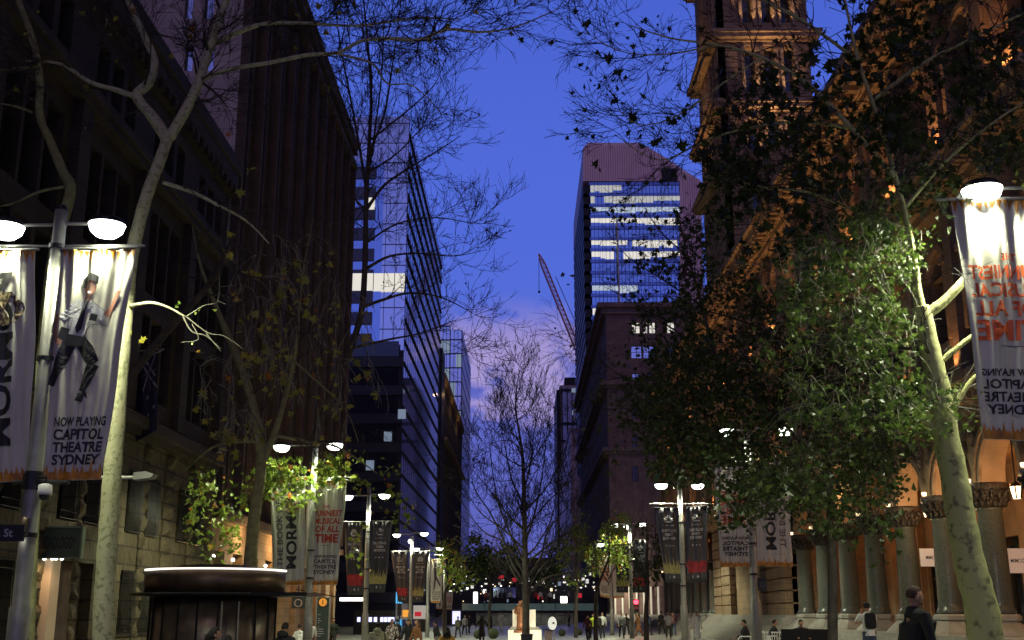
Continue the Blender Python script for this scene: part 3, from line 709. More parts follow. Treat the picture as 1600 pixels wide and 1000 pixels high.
        for Oo, U_, N_, hh in (((0, TY0, 0), UX, NS, HX), ((TX0, 0, 0), UY, NW, HY)):
            for h in hh:
                for e in (h[0] - .12, h[1] + .12): obox(pil, Oo, U_, N_, e - .11, e + .11, .003, .22, zz0 - .3, zz1 + .1); obox(pil, Oo, U_, N_, e - .16, e + .16, .003, .28, zz1 - .35, zz1 - .1)
                obox(pil, Oo, U_, N_, h[0] - .1, h[1] + .1, .003, .16, zz1 + .1, zz1 + .3)
        for (x0, x1) in ((TX0 - .12, TX0 + 1.25), (TX1 - .75, TX1 + .12)):
            zc = z0
            while zc < z1 - .3: tw.box(x0, x1, TY0 - .13, TY0 + .4, zc + .03, zc + .42); zc += .45
        for (q0, q1) in ((TY0 - .13, TY0 + 1.6), (TY1 - 1.6, TY1 + .1)):
            zc = z0
            while zc < z1 - .3: tw.box(TX0 - .124, TX0 + .4, q0, q1, zc + .03, zc + .42); zc += .45
        cn = MB()
        for dz0, dz1, pr in ((0, .15, .35), (.15, .45, .75), (.45, .7, .95)): cn.box(TX0 - pr, TX1 + pr, TY0 - pr, TY1 + pr, z1 + dz0 + .002, z1 + dz1)
        cn.build('tower_cornice', M['carved_stone'], b)
        # pediment on the street face
        fin.prism([(TX0 - .75, TY0 + 1.8, z1 - .1), (TX0 - .75, TY1 - 1.8, z1 - .1), (TX0 - .75, (TY0 + TY1) / 2, z1 + .9)], (.5, 0, 0))
    tw.build('tower_wall', M['warm_sandstone'], b); pil.build('tower_pilasters', M['carved_fine'], b); fin.build('tower_pediment', M['carved_stone'], b)
    for Oo, U_, N_, h in wins: window(b, Oo, U_, N_, h, .65, M['frame_dark'], M['window_glass'], 0, 2, .06, name='tower_window')
    # floodlights standing on the ledges
    for zc, pw, st in ((8.55, 110, 5.3), (15.7, 330, 5.3), (22.6, 60, 14)):
        yy = 30
        while yy < 118:
            m = MB(); m.box(X - .80, X - .64, yy - .12, yy + .12, zc, zc + .12); m.build('floodlight', M['black_metal'], b)
            light('ledge_light', 'SPOT', (X - .72, yy, zc + .15), pw, (1, .44, .16), b, .05, (.13, 0, 1), 84, .7); yy += st
    for (z0, z1) in stages:
        for x in (16.15, 17.53, 18.9): light('tower_light', 'SPOT', (x, TY0 - .62, z0 + .3), 380, (1, .60, .30), b, .06, (.0, .16, 1), 62, .5)
        light('tower_light', 'SPOT', (TX0 - .75, 79.2, z0 + .2), 260, (1, .5, .2), b, .06, (.25, 0, 1), 150, .4)
post_office()
# ================================================================ right side beyond the cross street
def stone_block():
    b = thing('stone_office', (14, 190, -.5), 'dark brown corner block with heavy cornices and few lit windows below the pink tower', 'building')
    Y = 190; H = 52.7; m = MB(); hs = []; lits = []
    for (xa, xb, ya, yb, lit) in ((987, 1000, 503, 521, 1), (1005, 1012, 503, 521, 1), (1014, 1024, 503, 521, 1), (1042, 1054, 503, 521, 1), (986, 1003, 540, 560, 2), (1005, 1022, 540, 560, 2), (988, 999, 583, 608, 2), (988, 999, 630, 655, 0), (1012, 1024, 583, 608, 0), (988, 999, 680, 704, 0), (1012, 1024, 630, 655, 0), (1040, 1052, 583, 608, 0), (1040, 1052, 630, 655, 0), (988, 999, 728, 752, 0), (1040, 1052, 540, 560, 0)):
        p = P(xa, yb, Y); q = P(xb, ya, Y); hs.append((p.x, q.x, p.z, q.z)); lits.append(lit)
    wall(m, (0, Y, 0), UX, NS, 14, 44, -1, H, hs, .4); hy = []
    for k in range(16):
        for f in range(13): a = 192 + k * 6; z = 4.5 + f * 3.6; hy.append((a + .8, a + 1.9, z, z + 2.4)); hy.append((a + 2.8, a + 3.9, z, z + 2.4))
    wall(m, (14, 0, 0), UY, NW, 190, 289, -1, H, hy, .4); m.box(14.6, 44, 190.6, 288.9, -1, H - .1)
    for i in range(14): m.box(15 + i * 1.9, 15.5 + i * 1.9, Y - .22, Y - .003, 4, 34)
    m.build('wall', M['corner_stone'], b)
    for h, l in zip(hs, lits): window(b, (0, Y, 0), UX, NS, h, .3, M['frame_dark'], M['window_glass'], 1, 1, .1, lit={1: M['lit_office'], 2: M['sky_glass'], 0: M['window_glass']}[l])
    g = MB()
    for h in hy: g.quad((14.38, h[0], h[2]), (14.38, h[1], h[2]), (14.38, h[1], h[3]), (14.38, h[0], h[3]))
    tag(g.build('window_row', M['window_glass'], b), kind='stuff')
    c = MB()
    for z0, z1, pr in ((H - 1.8, H - .8, .8), (H - .8, H, 1.5), (38, 38.5, .6), (38.5, 39.3, 1.3), (27, 27.4, .6), (27.4, 28, 1.0), (8, 8.8, .7)):
        c = MB(); c.box(14 - pr, 44, 190 - pr, 289.5, z0, z1); c.build('cornice', M['corner_stone'], b)
    s = MB()
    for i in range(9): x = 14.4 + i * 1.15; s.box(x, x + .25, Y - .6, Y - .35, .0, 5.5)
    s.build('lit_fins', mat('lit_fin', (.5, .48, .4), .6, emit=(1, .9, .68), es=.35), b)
    light('storefront_light', 'POINT', (16, Y - 4, 5), 900, (1, .9, .65), b, .5)
stone_block()
def pink_tower():
    b = thing('pink_tower', (16, 290, 0), 'modern glass office tower wrapped in pink ribbed panels with chamfered top and lit floors', 'building')
    Y = 290; q = lambda x, y: P(x, y, Y)
    pts = [q(*a) for a in ((911, 229), (918, 223), (1000, 223), (1035, 243), (1095, 282), (1102, 560), (1062, 560), (1062, 290), (1056, 283), (930, 283), (922, 290), (905, 300))]
    crown = MB(); poly = [(p.x, Y, p.z) for p in pts[:5]] + [(pts[4].x, Y, pts[7].z), (pts[9].x - 2.6, Y, pts[7].z)]
    crown.prism([(p.x, Y, p.z) for p in (q(911, 231), q(918, 223), q(1000, 223), q(1035, 243), q(1062, 261), q(1062, 283), q(922, 283), q(911, 283))], (0, 62, 0))
    crown.prism([(p.x, Y, p.z) for p in (q(1062.2, 261.3), q(1095, 282), q(1102, 600), q(1062.2, 600))], (0, 62, 0))
    crown.build('pink_cladding', M['pink_panel'], b)
    rb = MB(); x = q(911, 240).x
    while x < q(1094, 300).x:
        px = 800 + (x - q(800, 283).x) / (q(801, 283).x - q(800, 283).x)
        top = 224.5 if px < 1000 else (224.5 + (px - 1000) * .62); t = q(px, top).z; bt = q(px, 283 if px < 1061 else 600).z
        if abs(px - 1061) > 2 and (px > 913): rb.box(x - .04, x + .04, Y - .16, Y - .02, bt, t - .6)
        x += .62
    rb.build('panel_ribs', mat('pink_rib', (.42, .20, .25), .5), b)
    lv = MB(); a, c = q(1034, 283), q(1057, 262); lv.box(a.x, c.x, Y - .35, Y - .17, a.z, c.z - .3); lv.build('louvre', M['mull_dark'], b)
    gx0, gx1, gz1 = q(922, 283).x, q(1062, 283).x, q(922, 284).z
    g = MB(); g.box(gx0, gx1, Y + .6, Y + 62, 0, gz1); g.build('curtain_glass', M['blue_glass'], b)
    FH = 3.12; lit = {0: (0, .62), 1: (0, 1), 2: (.0, 1), 3: (0, 1), 4: None, 5: (0, .95), 6: (0, 1), 7: None, 8: None, 9: (.0, .5), 10: None, 11: (0, .4), 13: (0, .9), 15: (0, .6)}
    sp = MB(); mu = MB(); rnd = random.Random(2); LO = [M['lit_office'], mat('lit_office_dim', (.4, .4, .4), .6, emit=(.85, .86, .80), es=.5), mat('lit_office_cool', (.4, .4, .4), .6, emit=(.72, .85, 1), es=.6)]
    for i in range(28):
        zt = gz1 - i * FH; sp.box(gx0 - .3, gx1 - .02, Y + .25, Y + .59, zt - .85, zt - .02)
        if lit.get(i):
            a0, a1 = lit[i]; l = MB(); u = a0
            while u < a1 - .01:
                u2 = min(a1, u + rnd.choice((.05, .1, .2)))
                if rnd.random() < .9: l.box(lerp(gx0, gx1, u) + .1, lerp(gx0, gx1, u2), Y + .45, Y + .58, zt - 2.9 + rnd.random() ** 2 * 1.0, zt - .9)
                u = u2
            l.build('lit_floor', LO[rnd.choice((0, 0, 1, 2))], b)
    for i in range(25): x = lerp(gx0, gx1 - .1, i / 24); mu.box(x - .03, x + .03, Y + .1, Y + .24, gz1 - 28 * FH, gz1)
    sp.build('floor_bands', mat('tower_band', (.22, .28, .50), .15, .9), b); mu.build('mullions', M['mull_dark'], b)
    # stepped dark louvres on the side toward the street
    s = MB()
    for i in range(30): zt = gz1 - 1 - i * FH; s.box(gx0 - 1.9 + .0 * i, gx0 - .32, Y + .3, Y + 62, zt - 2.2, zt - .2); 
    s.build('side_louvres', M['mull_dark'], b)
    m = MB(); a = q(965, 345); m.tube([(a.x, Y - 1.2, q(970, 560).z), (a.x - .3, Y - 1.2, a.z)], .22, 6); m.build('mast', M['plastic_white'], b)
pink_tower()
def grey_block():
    b = thing('grey_tower', (14, 450, 5), 'slim grey office tower with dark vertical mullions, farthest on the right side', 'building')
    Y = 450; x0 = P(874, 600, Y).x; z1 = P(880, 602, Y).z; m = MB(); m.box(x0, x0 + 26, Y, Y + 40, 0, z1); m.build('wall', M['grey_stone'], b)
    g = MB(); g.box(x0 + .8, x0 + 26, Y - .3, Y - .1, z1 - 33, z1 - 1); g.build('curtain_glass', mat('pale_glass', (.42, .38, .42), .3, .7), b)
    f = MB()
    for i in range(9): f.box(x0 + .8 + i * 2.0, x0 + 1.2 + i * 2.0, Y - .7, Y - .4, z1 - 34, z1 - 1)
    for zz in (1.5, 15, 22, 31): f.box(x0 + .5, x0 + 26, Y - .9, Y - .72, z1 - zz - 1.1, z1 - zz)
    f.box(x0 - 1.2, x0 + .4, Y - 1, Y + 40, 0, z1 - 2); f.build('mullions', M['mull_dark'], b)
    pr = MB(); pr.box(x0 + 2.2, x0 + 26, Y + 2, Y + 30, z1, z1 + 3.6); pr.build('roof_house', M['mull_dark'], b)
    l = MB()
    for (px, py, w_) in ((893, 610, 8), (900, 640, 1), (894, 645, 1), (903, 612, 4)): p = P(px, py, Y - 1); l.box(p.x, p.x + w_ * .4, Y - 1, Y - .92, p.z - .9, p.z + .9)
    l.build('glow_pane', M['lit_dim'], b)
    b = thing('pink_building', (17, 330, 3), 'low pink clad building with a dark tall window beside the grey tower', 'building')
    Y = 330; a = P(891, 668, Y); m = MB(); m.box(a.x, a.x + 20, Y, Y + 110, 0, a.z); m.build('wall', M['pink_panel'], b)
    w_ = MB(); p = P(902, 745, Y); q = P(912, 676, Y); w_.box(p.x, q.x, Y - .3, Y - .05, p.z, q.z); w_.build('window', M['blue_glass'], b)
    for (x, y, s_) in ((914, 725, 1.4), (914, 745, 1.8), (912, 690, .8), (915, 765, 1.2)): p = P(x, y, Y - 1); l = MB(); l.box(p.x, p.x + s_, Y - .5, Y - .31, p.z, p.z + s_ * 1.3); l.build('glow_pane', M['lit_dim'], b)
    c = MB(); c.box(a.x - .4, a.x + 20, Y - .5, Y + 110, a.z - 1.3, a.z - .2); c.build('cornice', mat('pink_band', (.55, .40, .48), .6), b)
grey_block()
def crane():
    b = thing('tower_crane', (20, 420, 5), 'red lattice tower crane jib rising behind the pink tower', 'crane')
    Y = 420; a = P(908, 560, Y); c = P(842, 397, Y); d = (c - a); n = 22; L = d.length; d.normalize(); sdv = Vector((0, 1, 0)); up = d.cross(sdv).normalized()
    m = MB(); h = .85
    cor = lambda t, i: a + d * (L * t) + (sdv * (h if i & 1 else -h) + up * (h if i & 2 else -h)) * (1 if t < .9 else (1.02 - t) / .12 * 1.0)
    for i in range(4): m.tube([cor(t / n, i) for t in range(n + 1)], .2, 4)
    for k in range(n):
        for i, j in ((0, 1), (1, 3), (3, 2), (2, 0)): m.bar(cor(k / n, i), cor((k + 1) / n, j), .17); m.bar(cor(k / n, i), cor(k / n, j), .2)
    m.build('jib', mat('crane_red', (.85, .33, .28), .5), b)
    k = MB(); q = P(840, 398, Y); k.tube([c, (c.x, Y, P(842, 455, Y).z)], .10, 4); k.ball((c.x, Y, P(842, 456, Y).z), .5, seg=8, rings=6); k.build('hoist_rope', M['black_metal'], b)
    t = MB(); e = P(868, 432, Y); s = P(904, 515, Y); t.tube([e, s, P(914, 548, Y)], .13, 4); t.build('stay_cable', M['black_metal'], b)
    ms = MB()
    for i in range(4): ms.tube([(a.x + (1.5 if i & 1 else -1.5) + 3, Y + (1.5 if i & 2 else -1.5), 0), (a.x + (1.5 if i & 1 else -1.5) + 3, Y + (1.5 if i & 2 else -1.5), a.z)], .25, 4)
    for z in range(0, int(a.z), 4): ms.bar((a.x + 1.5, Y - 1.5, z), (a.x + 4.5, Y - 1.5, z + 4), .2); ms.bar((a.x + 4.5, Y + 1.5, z), (a.x + 1.5, Y + 1.5, z + 4), .2)
    ms.box(a.x - 1, a.x + 6, Y - 2, Y + 2, a.z - 2, a.z + 1.5); ms.build('mast', bpy.data.materials['crane_red'], b)
crane()
def far_end():
    b = thing('far_building', (0, 640, 10), 'long dark stone building closing the far end of the street', 'building')
    m = MB(); hs = []
    for k in range(24):
        for f in range(5): hs.append((-58 + k * 5, -56 + k * 5, 12 + f * 3.4, 14 + f * 3.4))
    wall(m, (0, 640, 0), UX, NS, -62, 62, 0, 30, hs, .6); m.box(-62, 62, 640.8, 670, 0, 30); m.box(-63, 63, 639.4, 640.7, 29, 30.5); m.build('wall', M['dark_sandstone'], b)
    g = MB(); g.quad((-62, 640.55, 10), (62, 640.55, 10), (62, 640.55, 29), (-62, 640.55, 29)); tag(g.build('window_row', M['window_glass'], b), kind='stuff')
far_end()
# ================================================================ lamp posts
LAMP = (.97, 1, .70)
def lamp_post(x, y, heads, label, top=8.0, pw=620, ang=150, arms=((7.35, 1.45), (3.5, .0)), arm_side=(-1, 1), far=False, cam_ball=None):
    g0 = gz(x, y); t = thing('lamp_post', (x, y, g0), label, 'lamp post', 'banner lamp posts along both sides of the square')
    m = MB(); n = 8 if far else 18; r = .125
    m.tube([(x, y, g0 - .05), (x, y, g0 + 1.9), (x, y, g0 + 1.95), (x, y, 4.5), (x, y, top)], [r * 1.35, r * 1.3, r * 1.02, r, r * .8], n); m.build('pole', M['steel'], t, True)
    if not far:
        k = MB(); k.tube([(x, y, top - .02), (x, y, top + .06)], [r * .9, r * .6], n); 
        k.build('cap', M['dark_steel'], t)
        for z in (2.6, 3.55, 5.4, 7.3): k = MB(); k.tube([(x, y, z), (x, y, z + .07)], r * 1.12, n); k.build('collar', M['dark_steel'], t)
    ar = MB()
    for s in arm_side:
        zt = arms[0][0]; ar.tube([(x, y - .0, zt), (x + s * arms[0][1], y, zt)], .022 if not far else .03, 6)
    ar.build('banner_arm', M['steel'], t)
    for (hx, hz) in heads:
        sgn = 1 if hx > x else -1
        m = MB(); m.tube([(x, y, hz + .02), (hx - sgn * .2, y, hz + .02)], .03, 8); m.build('lamp_arm', M['steel'], t)
        m = MB(); m.lathe((hx, y, hz), [(.10, .12), (.24, .10), (.30, .04), (.30, 0)], 20); h = m.build('lamp_head', M['dark_steel'], t, True)
        m = MB(); m.lathe((hx, y, hz), [(.05, -.22), (.17, -.20), (.26, -.12), (.30, -.003)], 20); m.build('diffuser', M['lamp_glow'] if not far else M['lamp_glow'], h, True)
        if pw: light('lamp_light', 'SPOT', (hx, y, hz - .38), pw, LAMP, t, .22, (0, 0, -1), ang, .35)
    if cam_ball:
        m = MB(); cx, cz = cam_ball; m.ball((cx, y, cz), .16, seg=10, rings=8); m.build('small_lamp', M['lamp_glow_soft'], t)
    return t
# ================================================================ banners
def wave(u, v, A, seed):
    f = 0
    f += math.sin(6.283 * (2.6 * u + .35 * v) + seed) * .45 + math.sin(6.283 * (5.1 * u - .8 * v) + seed * 2.3) * .30 + math.sin(6.283 * (8.3 * u + 1.1 * v * v) + seed * 4.1) * .16
    f *= (.35 + .65 * (1 - v)) ; f += .5 * math.sin(3.14 * v * 1.3 + seed) * .6
    return A * f
class Cloth:
    def __init__(s, TL, TR, BL, BR, A, seed, mirror=False, sag=0):
        s.c = [Vector(a) for a in (TL, TR, BL, BR)]; s.A = A; s.seed = seed; s.m = mirror
    def S(s, u, v, lift=0):      # v from the top down
        if s.m: u = 1 - u
        a = s.c[0].lerp(s.c[1], u); b = s.c[2].lerp(s.c[3], u); e = .02 * math.sin(6.283 * v * 1.5 + s.seed) * (1 if u > .5 else .4)
        p = a.lerp(b, v); return Vector((p.x + e, p.y + wave(u, v, s.A, s.seed) - lift, p.z))
def put(cl, mb, poly, lift, n=1):
    mb.add([cl.S(u, v, lift) for u, v in poly], [tuple(range(len(poly)))])
def strip(cl, mb, u0, u1, v0, v1, lift, nu=10, nv=6, fn=None):
    vs = []; fs = []
    for j in range(nv + 1):
        for i in range(nu + 1): vs.append(cl.S(lerp(u0, u1, i / nu), lerp(v0, v1, j / nv), lift))
    for j in range(nv):
        for i in range(nu):
            if fn and not fn(lerp(u0, u1, (i + .5) / nu), lerp(v0, v1, (j + .5) / nv)): continue
            a = j * (nu + 1) + i; fs.append((a, a + 1, a + nu + 2, a + nu + 1))
    mb.add(vs, fs)
def word(cl, mb, s, u0, u1, v0, v1, lift=.008, rot=False, bold=.03, cuts=10):
    vs, fs = text2d(s, bold)
    if rot:   # reads upward: text x runs up, text top points to the left
        q = [(lerp(u1, u0, b), lerp(v1, v0, a)) for a, b in vs]
    else: q = [(lerp(u0, u1, a), lerp(v1, v0, b)) for a, b in vs]
    # cut letters along the folds so they follow the cloth
    us = [a for a, b in q]; vv = [b for a, b in q]; x0, x1, y0, y1 = min(us), max(us), min(vv), max(vv)
    nq = [((a - x0) / (x1 - x0), (b - y0) / (y1 - y0)) for a, b in q]
    if cuts > 1: nq, fs = cut2d(nq, fs, cuts, 0)
    if cuts > 4: nq, fs = cut2d(nq, fs, max(2, cuts // 2), 1)
    mb.add([cl.S(lerp(x0, x1, a), lerp(y0, y1, b), lift) for a, b in nq], fs)
def flames(cl, mb, v0, v1, n, lift, seed, up=True, amp=1):
    """ragged sunburst edge"""
    rnd = random.Random(seed); pts = []
    for i in range(n):
        h = .45 + .55 * rnd.random(); a = i / n; b = (i + 1) / n; mid = (a + b) / 2 + (rnd.random() - .5) * .3 / n
        if i % 2: h *= .7
        if up: mb.add([cl.S(a, v1, lift), cl.S(mid, v1, lift), cl.S(b, v1, lift), cl.S(b - .1 / n, lerp(v1, v0, .35), lift), cl.S(mid, lerp(v1, v0, h), lift), cl.S(a + .1 / n, lerp(v1, v0, .35), lift)], [(0, 1, 4, 5), (1, 2, 3, 4)])
        else: mb.add([cl.S(a, v0, lift), cl.S(mid, v0, lift), cl.S(b, v0, lift), cl.S(mid, lerp(v0, v1, h), lift)], [(0, 1, 3), (1, 2, 3)])
def banner(px, Y, style, label, mirror=False, A=.05, seed=1.0, cuts=10, group=None, hi=True):
    """px = pixel corners TL, TR, BL, BR on the plane y=Y: gives the real outline of the hanging cloth"""
    TL, TR, BL, BR = [P(a, b, Y) for a, b in px]
    cl = Cloth(TL, TR, BL, BR, A, seed, mirror); dark = style in 'DE'
    m = MB(); nu, nv = (56, 44) if hi else (18, 14); strip(cl, m, 0, 1, 0, 1, 0, nu, nv)
    ob = m.build('banner', M['cloth_dark'] if dark else M['cloth_white'], None, True); tag(ob, label, 'banner', group)
    sol = ob.modifiers.new('thick', 'SOLIDIFY'); sol.thickness = .004; sol.offset = 1 if False else 0
    ORG[ob.name] = Vector((0, 0, 0))
    def part(name, mt, fn):
        q = MB(); fn(q)
        if q.v: q.build(name, M[mt], ob, False)
    lf = .016 if hi else .010
    if not dark:
        part('flame_border', 'gold_print', lambda q: (flames(cl, q, .905, .997, 13, lf * .6, seed), strip(cl, q, .01, .99, .965, .997, lf * .5, 12, 1), flames(cl, q, .003, .075, 15, lf * .6, seed + 3, False)))
    if style == 'A':
        part('title_lettering', 'ink_black', lambda q: word(cl, q, 'MORMON', .43, .74, .10, .85, lf, True, .032, cuts * 2))
        part('side_lettering', 'ink_grey', lambda q: word(cl, q, 'THE BOOK OF', .15, .33, .22, .83, lf, True, .03, cuts))
        part('emblem', 'ornate_print', lambda q: q.add([cl.S(.60 + .25 * math.cos(a) * (1 if abs(math.cos(a)) < .9 else 1.15), .262 + .075 * math.sin(a), lf * 1.5) for a in [i * .2618 for i in range(24)]] + [cl.S(.60, .262, lf * 1.5)], [(i, (i + 1) % 24, 24) for i in range(24)]))
        part('small_print', 'ink_grey', lambda q: word(cl, q, '© 2017', .2, .5, .885, .893, lf, False, .0, 2))
    if style == 'B':
        v = .26
        part('headline_lettering', 'ink_red' if not mirror else 'ink_orange', lambda q: (word(cl, q, 'THE', .32, .52, .235, .265, lf, False, .03, 3), word(cl, q, 'FUNNIEST', .08, .92, .285, .345, lf, False, .032, cuts), word(cl, q, 'MUSICAL', .08, .92, .36, .42, lf, False, .032, cuts), word(cl, q, 'OF ALL', .12, .90, .435, .50, lf, False, .034, cuts), word(cl, q, 'TIME', .10, .90, .515, .60, lf, False, .034, cuts)))
        part('venue_lettering', 'ink_black', lambda q: (word(cl, q, 'NOW PLAYING', .08, .90, .715, .745, lf, False, .03, cuts), word(cl, q, 'CAPITOL', .08, .90, .757, .797, lf, False, .03, cuts), word(cl, q, 'THEATRE', .08, .90, .808, .848, lf, False, .03, cuts), word(cl, q, 'SYDNEY', .08, .86, .858, .898, lf, False, .03, cuts)))
        part('small_print', 'ink_grey', lambda q: strip(cl, q, .3, .62, .622, .626, lf, 6, 1))
    if style == 'C':
        part('venue_lettering', 'ink_black', lambda q: (word(cl, q, 'NOW PLAYING', .12, .92, .735, .775, lf, False, .03, cuts), word(cl, q, 'CAPITOL', .12, .92, .785, .832, lf, False, .032, cuts), word(cl, q, 'THEATRE', .12, .92, .840, .884, lf, False, .032, cuts), word(cl, q, 'SYDNEY', .12, .92, .892, .936, lf, False, .032, cuts)))
        # a dancing man in white shirt, black tie and black trousers
        def body(q, pts, l): put(cl, q, [(a, b) for a, b in pts], l)
        if hi:
            sk = 'skin_print'
            part('printed_trousers', 'ink_black', lambda q: (limb2(cl, q, [[(.30, .395), (.22, .45), (.08, .55)], [(.08, .55), (.02, .60)], [(.40, .40), (.52, .45), (.64, .51)], [(.64, .51), (.56, .57), (.50, .63)]], [[.09, .095, .07], [.07, .05], [.09, .10, .08], [.08, .065, .05]], lf), put(cl, q, [(.22, .375), (.45, .39), (.46, .43), (.2, .43)], lf * .9)))
            part('printed_shoe', 'ink_black', lambda q: put(cl, q, [(.44, .635), (.56, .63), (.58, .655), (.50, .675), (.40, .665)], lf))
            part('printed_shirt', 'shirt_print', lambda q: limb2(cl, q, [[(.44, .235), (.38, .31), (.34, .385)], [(.34, .245), (.52, .25)], [(.30, .25), (.14, .31)], [(.56, .26), (.72, .31)]], [[.15, .14, .12], [.055, .055], [.06, .05], [.055, .05]], lf * .8))
            part('printed_tie', 'ink_black', lambda q: put(cl, q, [(.425, .22), (.475, .225), (.40, .355), (.35, .375), (.325, .35)], lf * 1.6))
            part('printed_badge', 'ink_black', lambda q: put(cl, q, [(.54, .29), (.63, .295), (.61, .325), (.52, .318)], lf * 1.6))
            part('printed_book', 'ink_black', lambda q: put(cl, q, [(.14, .345), (.26, .355), (.24, .41), (.10, .395)], lf * 1.3))
            part('printed_skin', 'skin_print', lambda q: (limb2(cl, q, [[(.07, .29), (.04, .34), (.08, .40), (.14, .42)], [(.74, .30), (.80, .25), (.86, .19)], [(.455, .20), (.445, .235)]], [[.036, .036, .032, .04], [.038, .034, .04], [.05, .05]], lf * 1.4), put(cl, q, [(.47 + .088 * math.cos(i * .45), .172 + .045 * math.sin(i * .45)) for i in range(14)], lf * 1.5)))
            part('printed_hair', 'ink_black', lambda q: limb2(cl, q, [[(.385, .172), (.40, .138), (.47, .122), (.54, .134), (.56, .160)]], [[.018, .042, .045, .042, .018]], lf * 2.4))
            part('printed_face', 'ink_grey', lambda q: (put(cl, q, [(.425, .160), (.455, .158), (.455, .163), (.427, .165)], lf * 2), put(cl, q, [(.50, .160), (.53, .161), (.53, .166), (.503, .166)], lf * 2), put(cl, q, [(.475, .170), (.485, .170), (.488, .182), (.47, .182)], lf * 2)))
            part('printed_smile', 'shirt_print', lambda q: put(cl, q, [(.44, .189), (.51, .190), (.495, .200), (.46, .200)], lf * 2))
            part('printed_outline', 'ink_grey', lambda q: limb2(cl, q, [[(.52, .232), (.66, .265), (.72, .28)], [(.56, .34), (.66, .335), (.76, .345)], [(.56, .34), (.46, .395)], [(.16, .29), (.28, .31), (.26, .36)]], [[.004] * 3, [.004] * 3, [.004] * 2, [.004] * 3], lf * 1.7))
        else:
            part('printed_figure', 'ink_black', lambda q: limb2(cl, q, [[(.4, .2), (.42, .45)], [(.42, .4), (.3, .72)], [(.42, .4), (.85, .62)], [(.4, .1), (.41, .18)]], [[.10, .08], [.06, .05], [.07, .05], [.06, .06]], lf))
    if dark:
        part('border', 'mull_grey', lambda q: (strip(cl, q, .03, .055, .02, .985, lf, 1, 12), strip(cl, q, .945, .97, .02, .985, lf, 1, 12)))
        part('lettering', 'ink_silver', lambda q: (word(cl, q, 'SALUTING', .18, .82, .285, .325, lf, False, .03, 4), word(cl, q, 'THEIR', .30, .72, .340, .375, lf, False, .03, 4), word(cl, q, 'SERVICE', .22, .80, .39, .425, lf, False, .03, 4), strip(cl, q, .30, .36, .50, .515, lf, 1, 1), strip(cl, q, .46, .52, .50, .52, lf, 1, 1), strip(cl, q, .64, .70, .50, .515, lf, 1, 1)))
        def crest(q):
            for i in range(9):
                a = math.pi * (i + .0) / 8; c, s_ = math.cos(a), math.sin(a)
                q.add([cl.S(.5 + .03 * c, .165 - .012 * s_, lf), cl.S(.5 + .17 * math.cos(a - .12), .165 - .062 * math.sin(a - .12), lf), cl.S(.5 + .20 * c, .165 - .075 * s_, lf), cl.S(.5 + .17 * math.cos(a + .12), .165 - .062 * math.sin(a + .12), lf)], [(0, 1, 2, 3)])
            strip(cl, q, .36, .64, .178, .192, lf, 4, 1); strip(cl, q, .28, .72, .232, .238, lf, 4, 1)
        part('crest', 'ink_silver', crest)
        if style == 'D': part('poppy_field', 'cloth_red', lambda q: (flames(cl, q, .66, .80, 12, lf, seed), strip(cl, q, .08, .92, .72, .872, lf * 1.1, 8, 4)))
        else: part('wheat_field', 'cloth_wheat', lambda q: (flames(cl, q, .62, .88, 17, lf, seed), flames(cl, q, .60, .88, 11, lf * 1.3, seed + 5), strip(cl, q, .08, .92, .80, .872, lf * 1.1, 8, 3)))
        part('badge', 'ink_silver', lambda q: (put(cl, q, [(.45 + .06 * math.cos(i * .785), .925 + .018 * math.sin(i * .785)) for i in range(8)], lf), strip(cl, q, .68, .72, .905, .945, lf, 1, 2)))
    rod = MB(); a = Vector(TL); b = Vector(TR); rod.tube([a + Vector((-.04, 0, .015)), b + Vector((.04, 0, .015))], .026, 8)
    rod.build('rod', M['steel'] if not dark else M['black_metal'], ob)
    return ob
def limb2(cl, q, paths, rads, l):
    for pts, rr in zip(paths, rads):
        # resample so that the print follows the folds
        P_ = []; 
        for i in range(len(pts) - 1):
            for k in range(6): t = k / 6; P_.append((lerp(pts[i][0], pts[i + 1][0], t), lerp(pts[i][1], pts[i + 1][1], t), lerp(rr[i], rr[i + 1], t)))
        P_.append((*pts[-1], rr[-1])); vs = []; fs = []; asp = .34
        for i, (a, b, r) in enumerate(P_):
            x0, y0, _ = P_[max(0, i - 1)]; x1, y1, _ = P_[min(len(P_) - 1, i + 1)]; dx, dy = x1 - x0, (y1 - y0) / asp; L_ = math.hypot(dx, dy) or 1; nx, ny = -dy / L_, dx / L_
            for s_ in (-1, -.33, .33, 1): vs.append(cl.S(a + nx * r * s_, b + ny * r * s_ * asp, l))
        for i in range(len(P_) - 1):
            for k in range(3): j = i * 4 + k; fs.append((j, j + 1, j + 5, j + 4))
        q.add(vs, fs)
mat('skin_print', (.42, .20, .14), .5); mat('shirt_print', (.60, .60, .64), .5)
WG = 'white theatre banners'; DG = 'dark commemorative banners'
hz = lambda px, py, Y: (P(px, py, Y).x, P(px, py, Y).z)
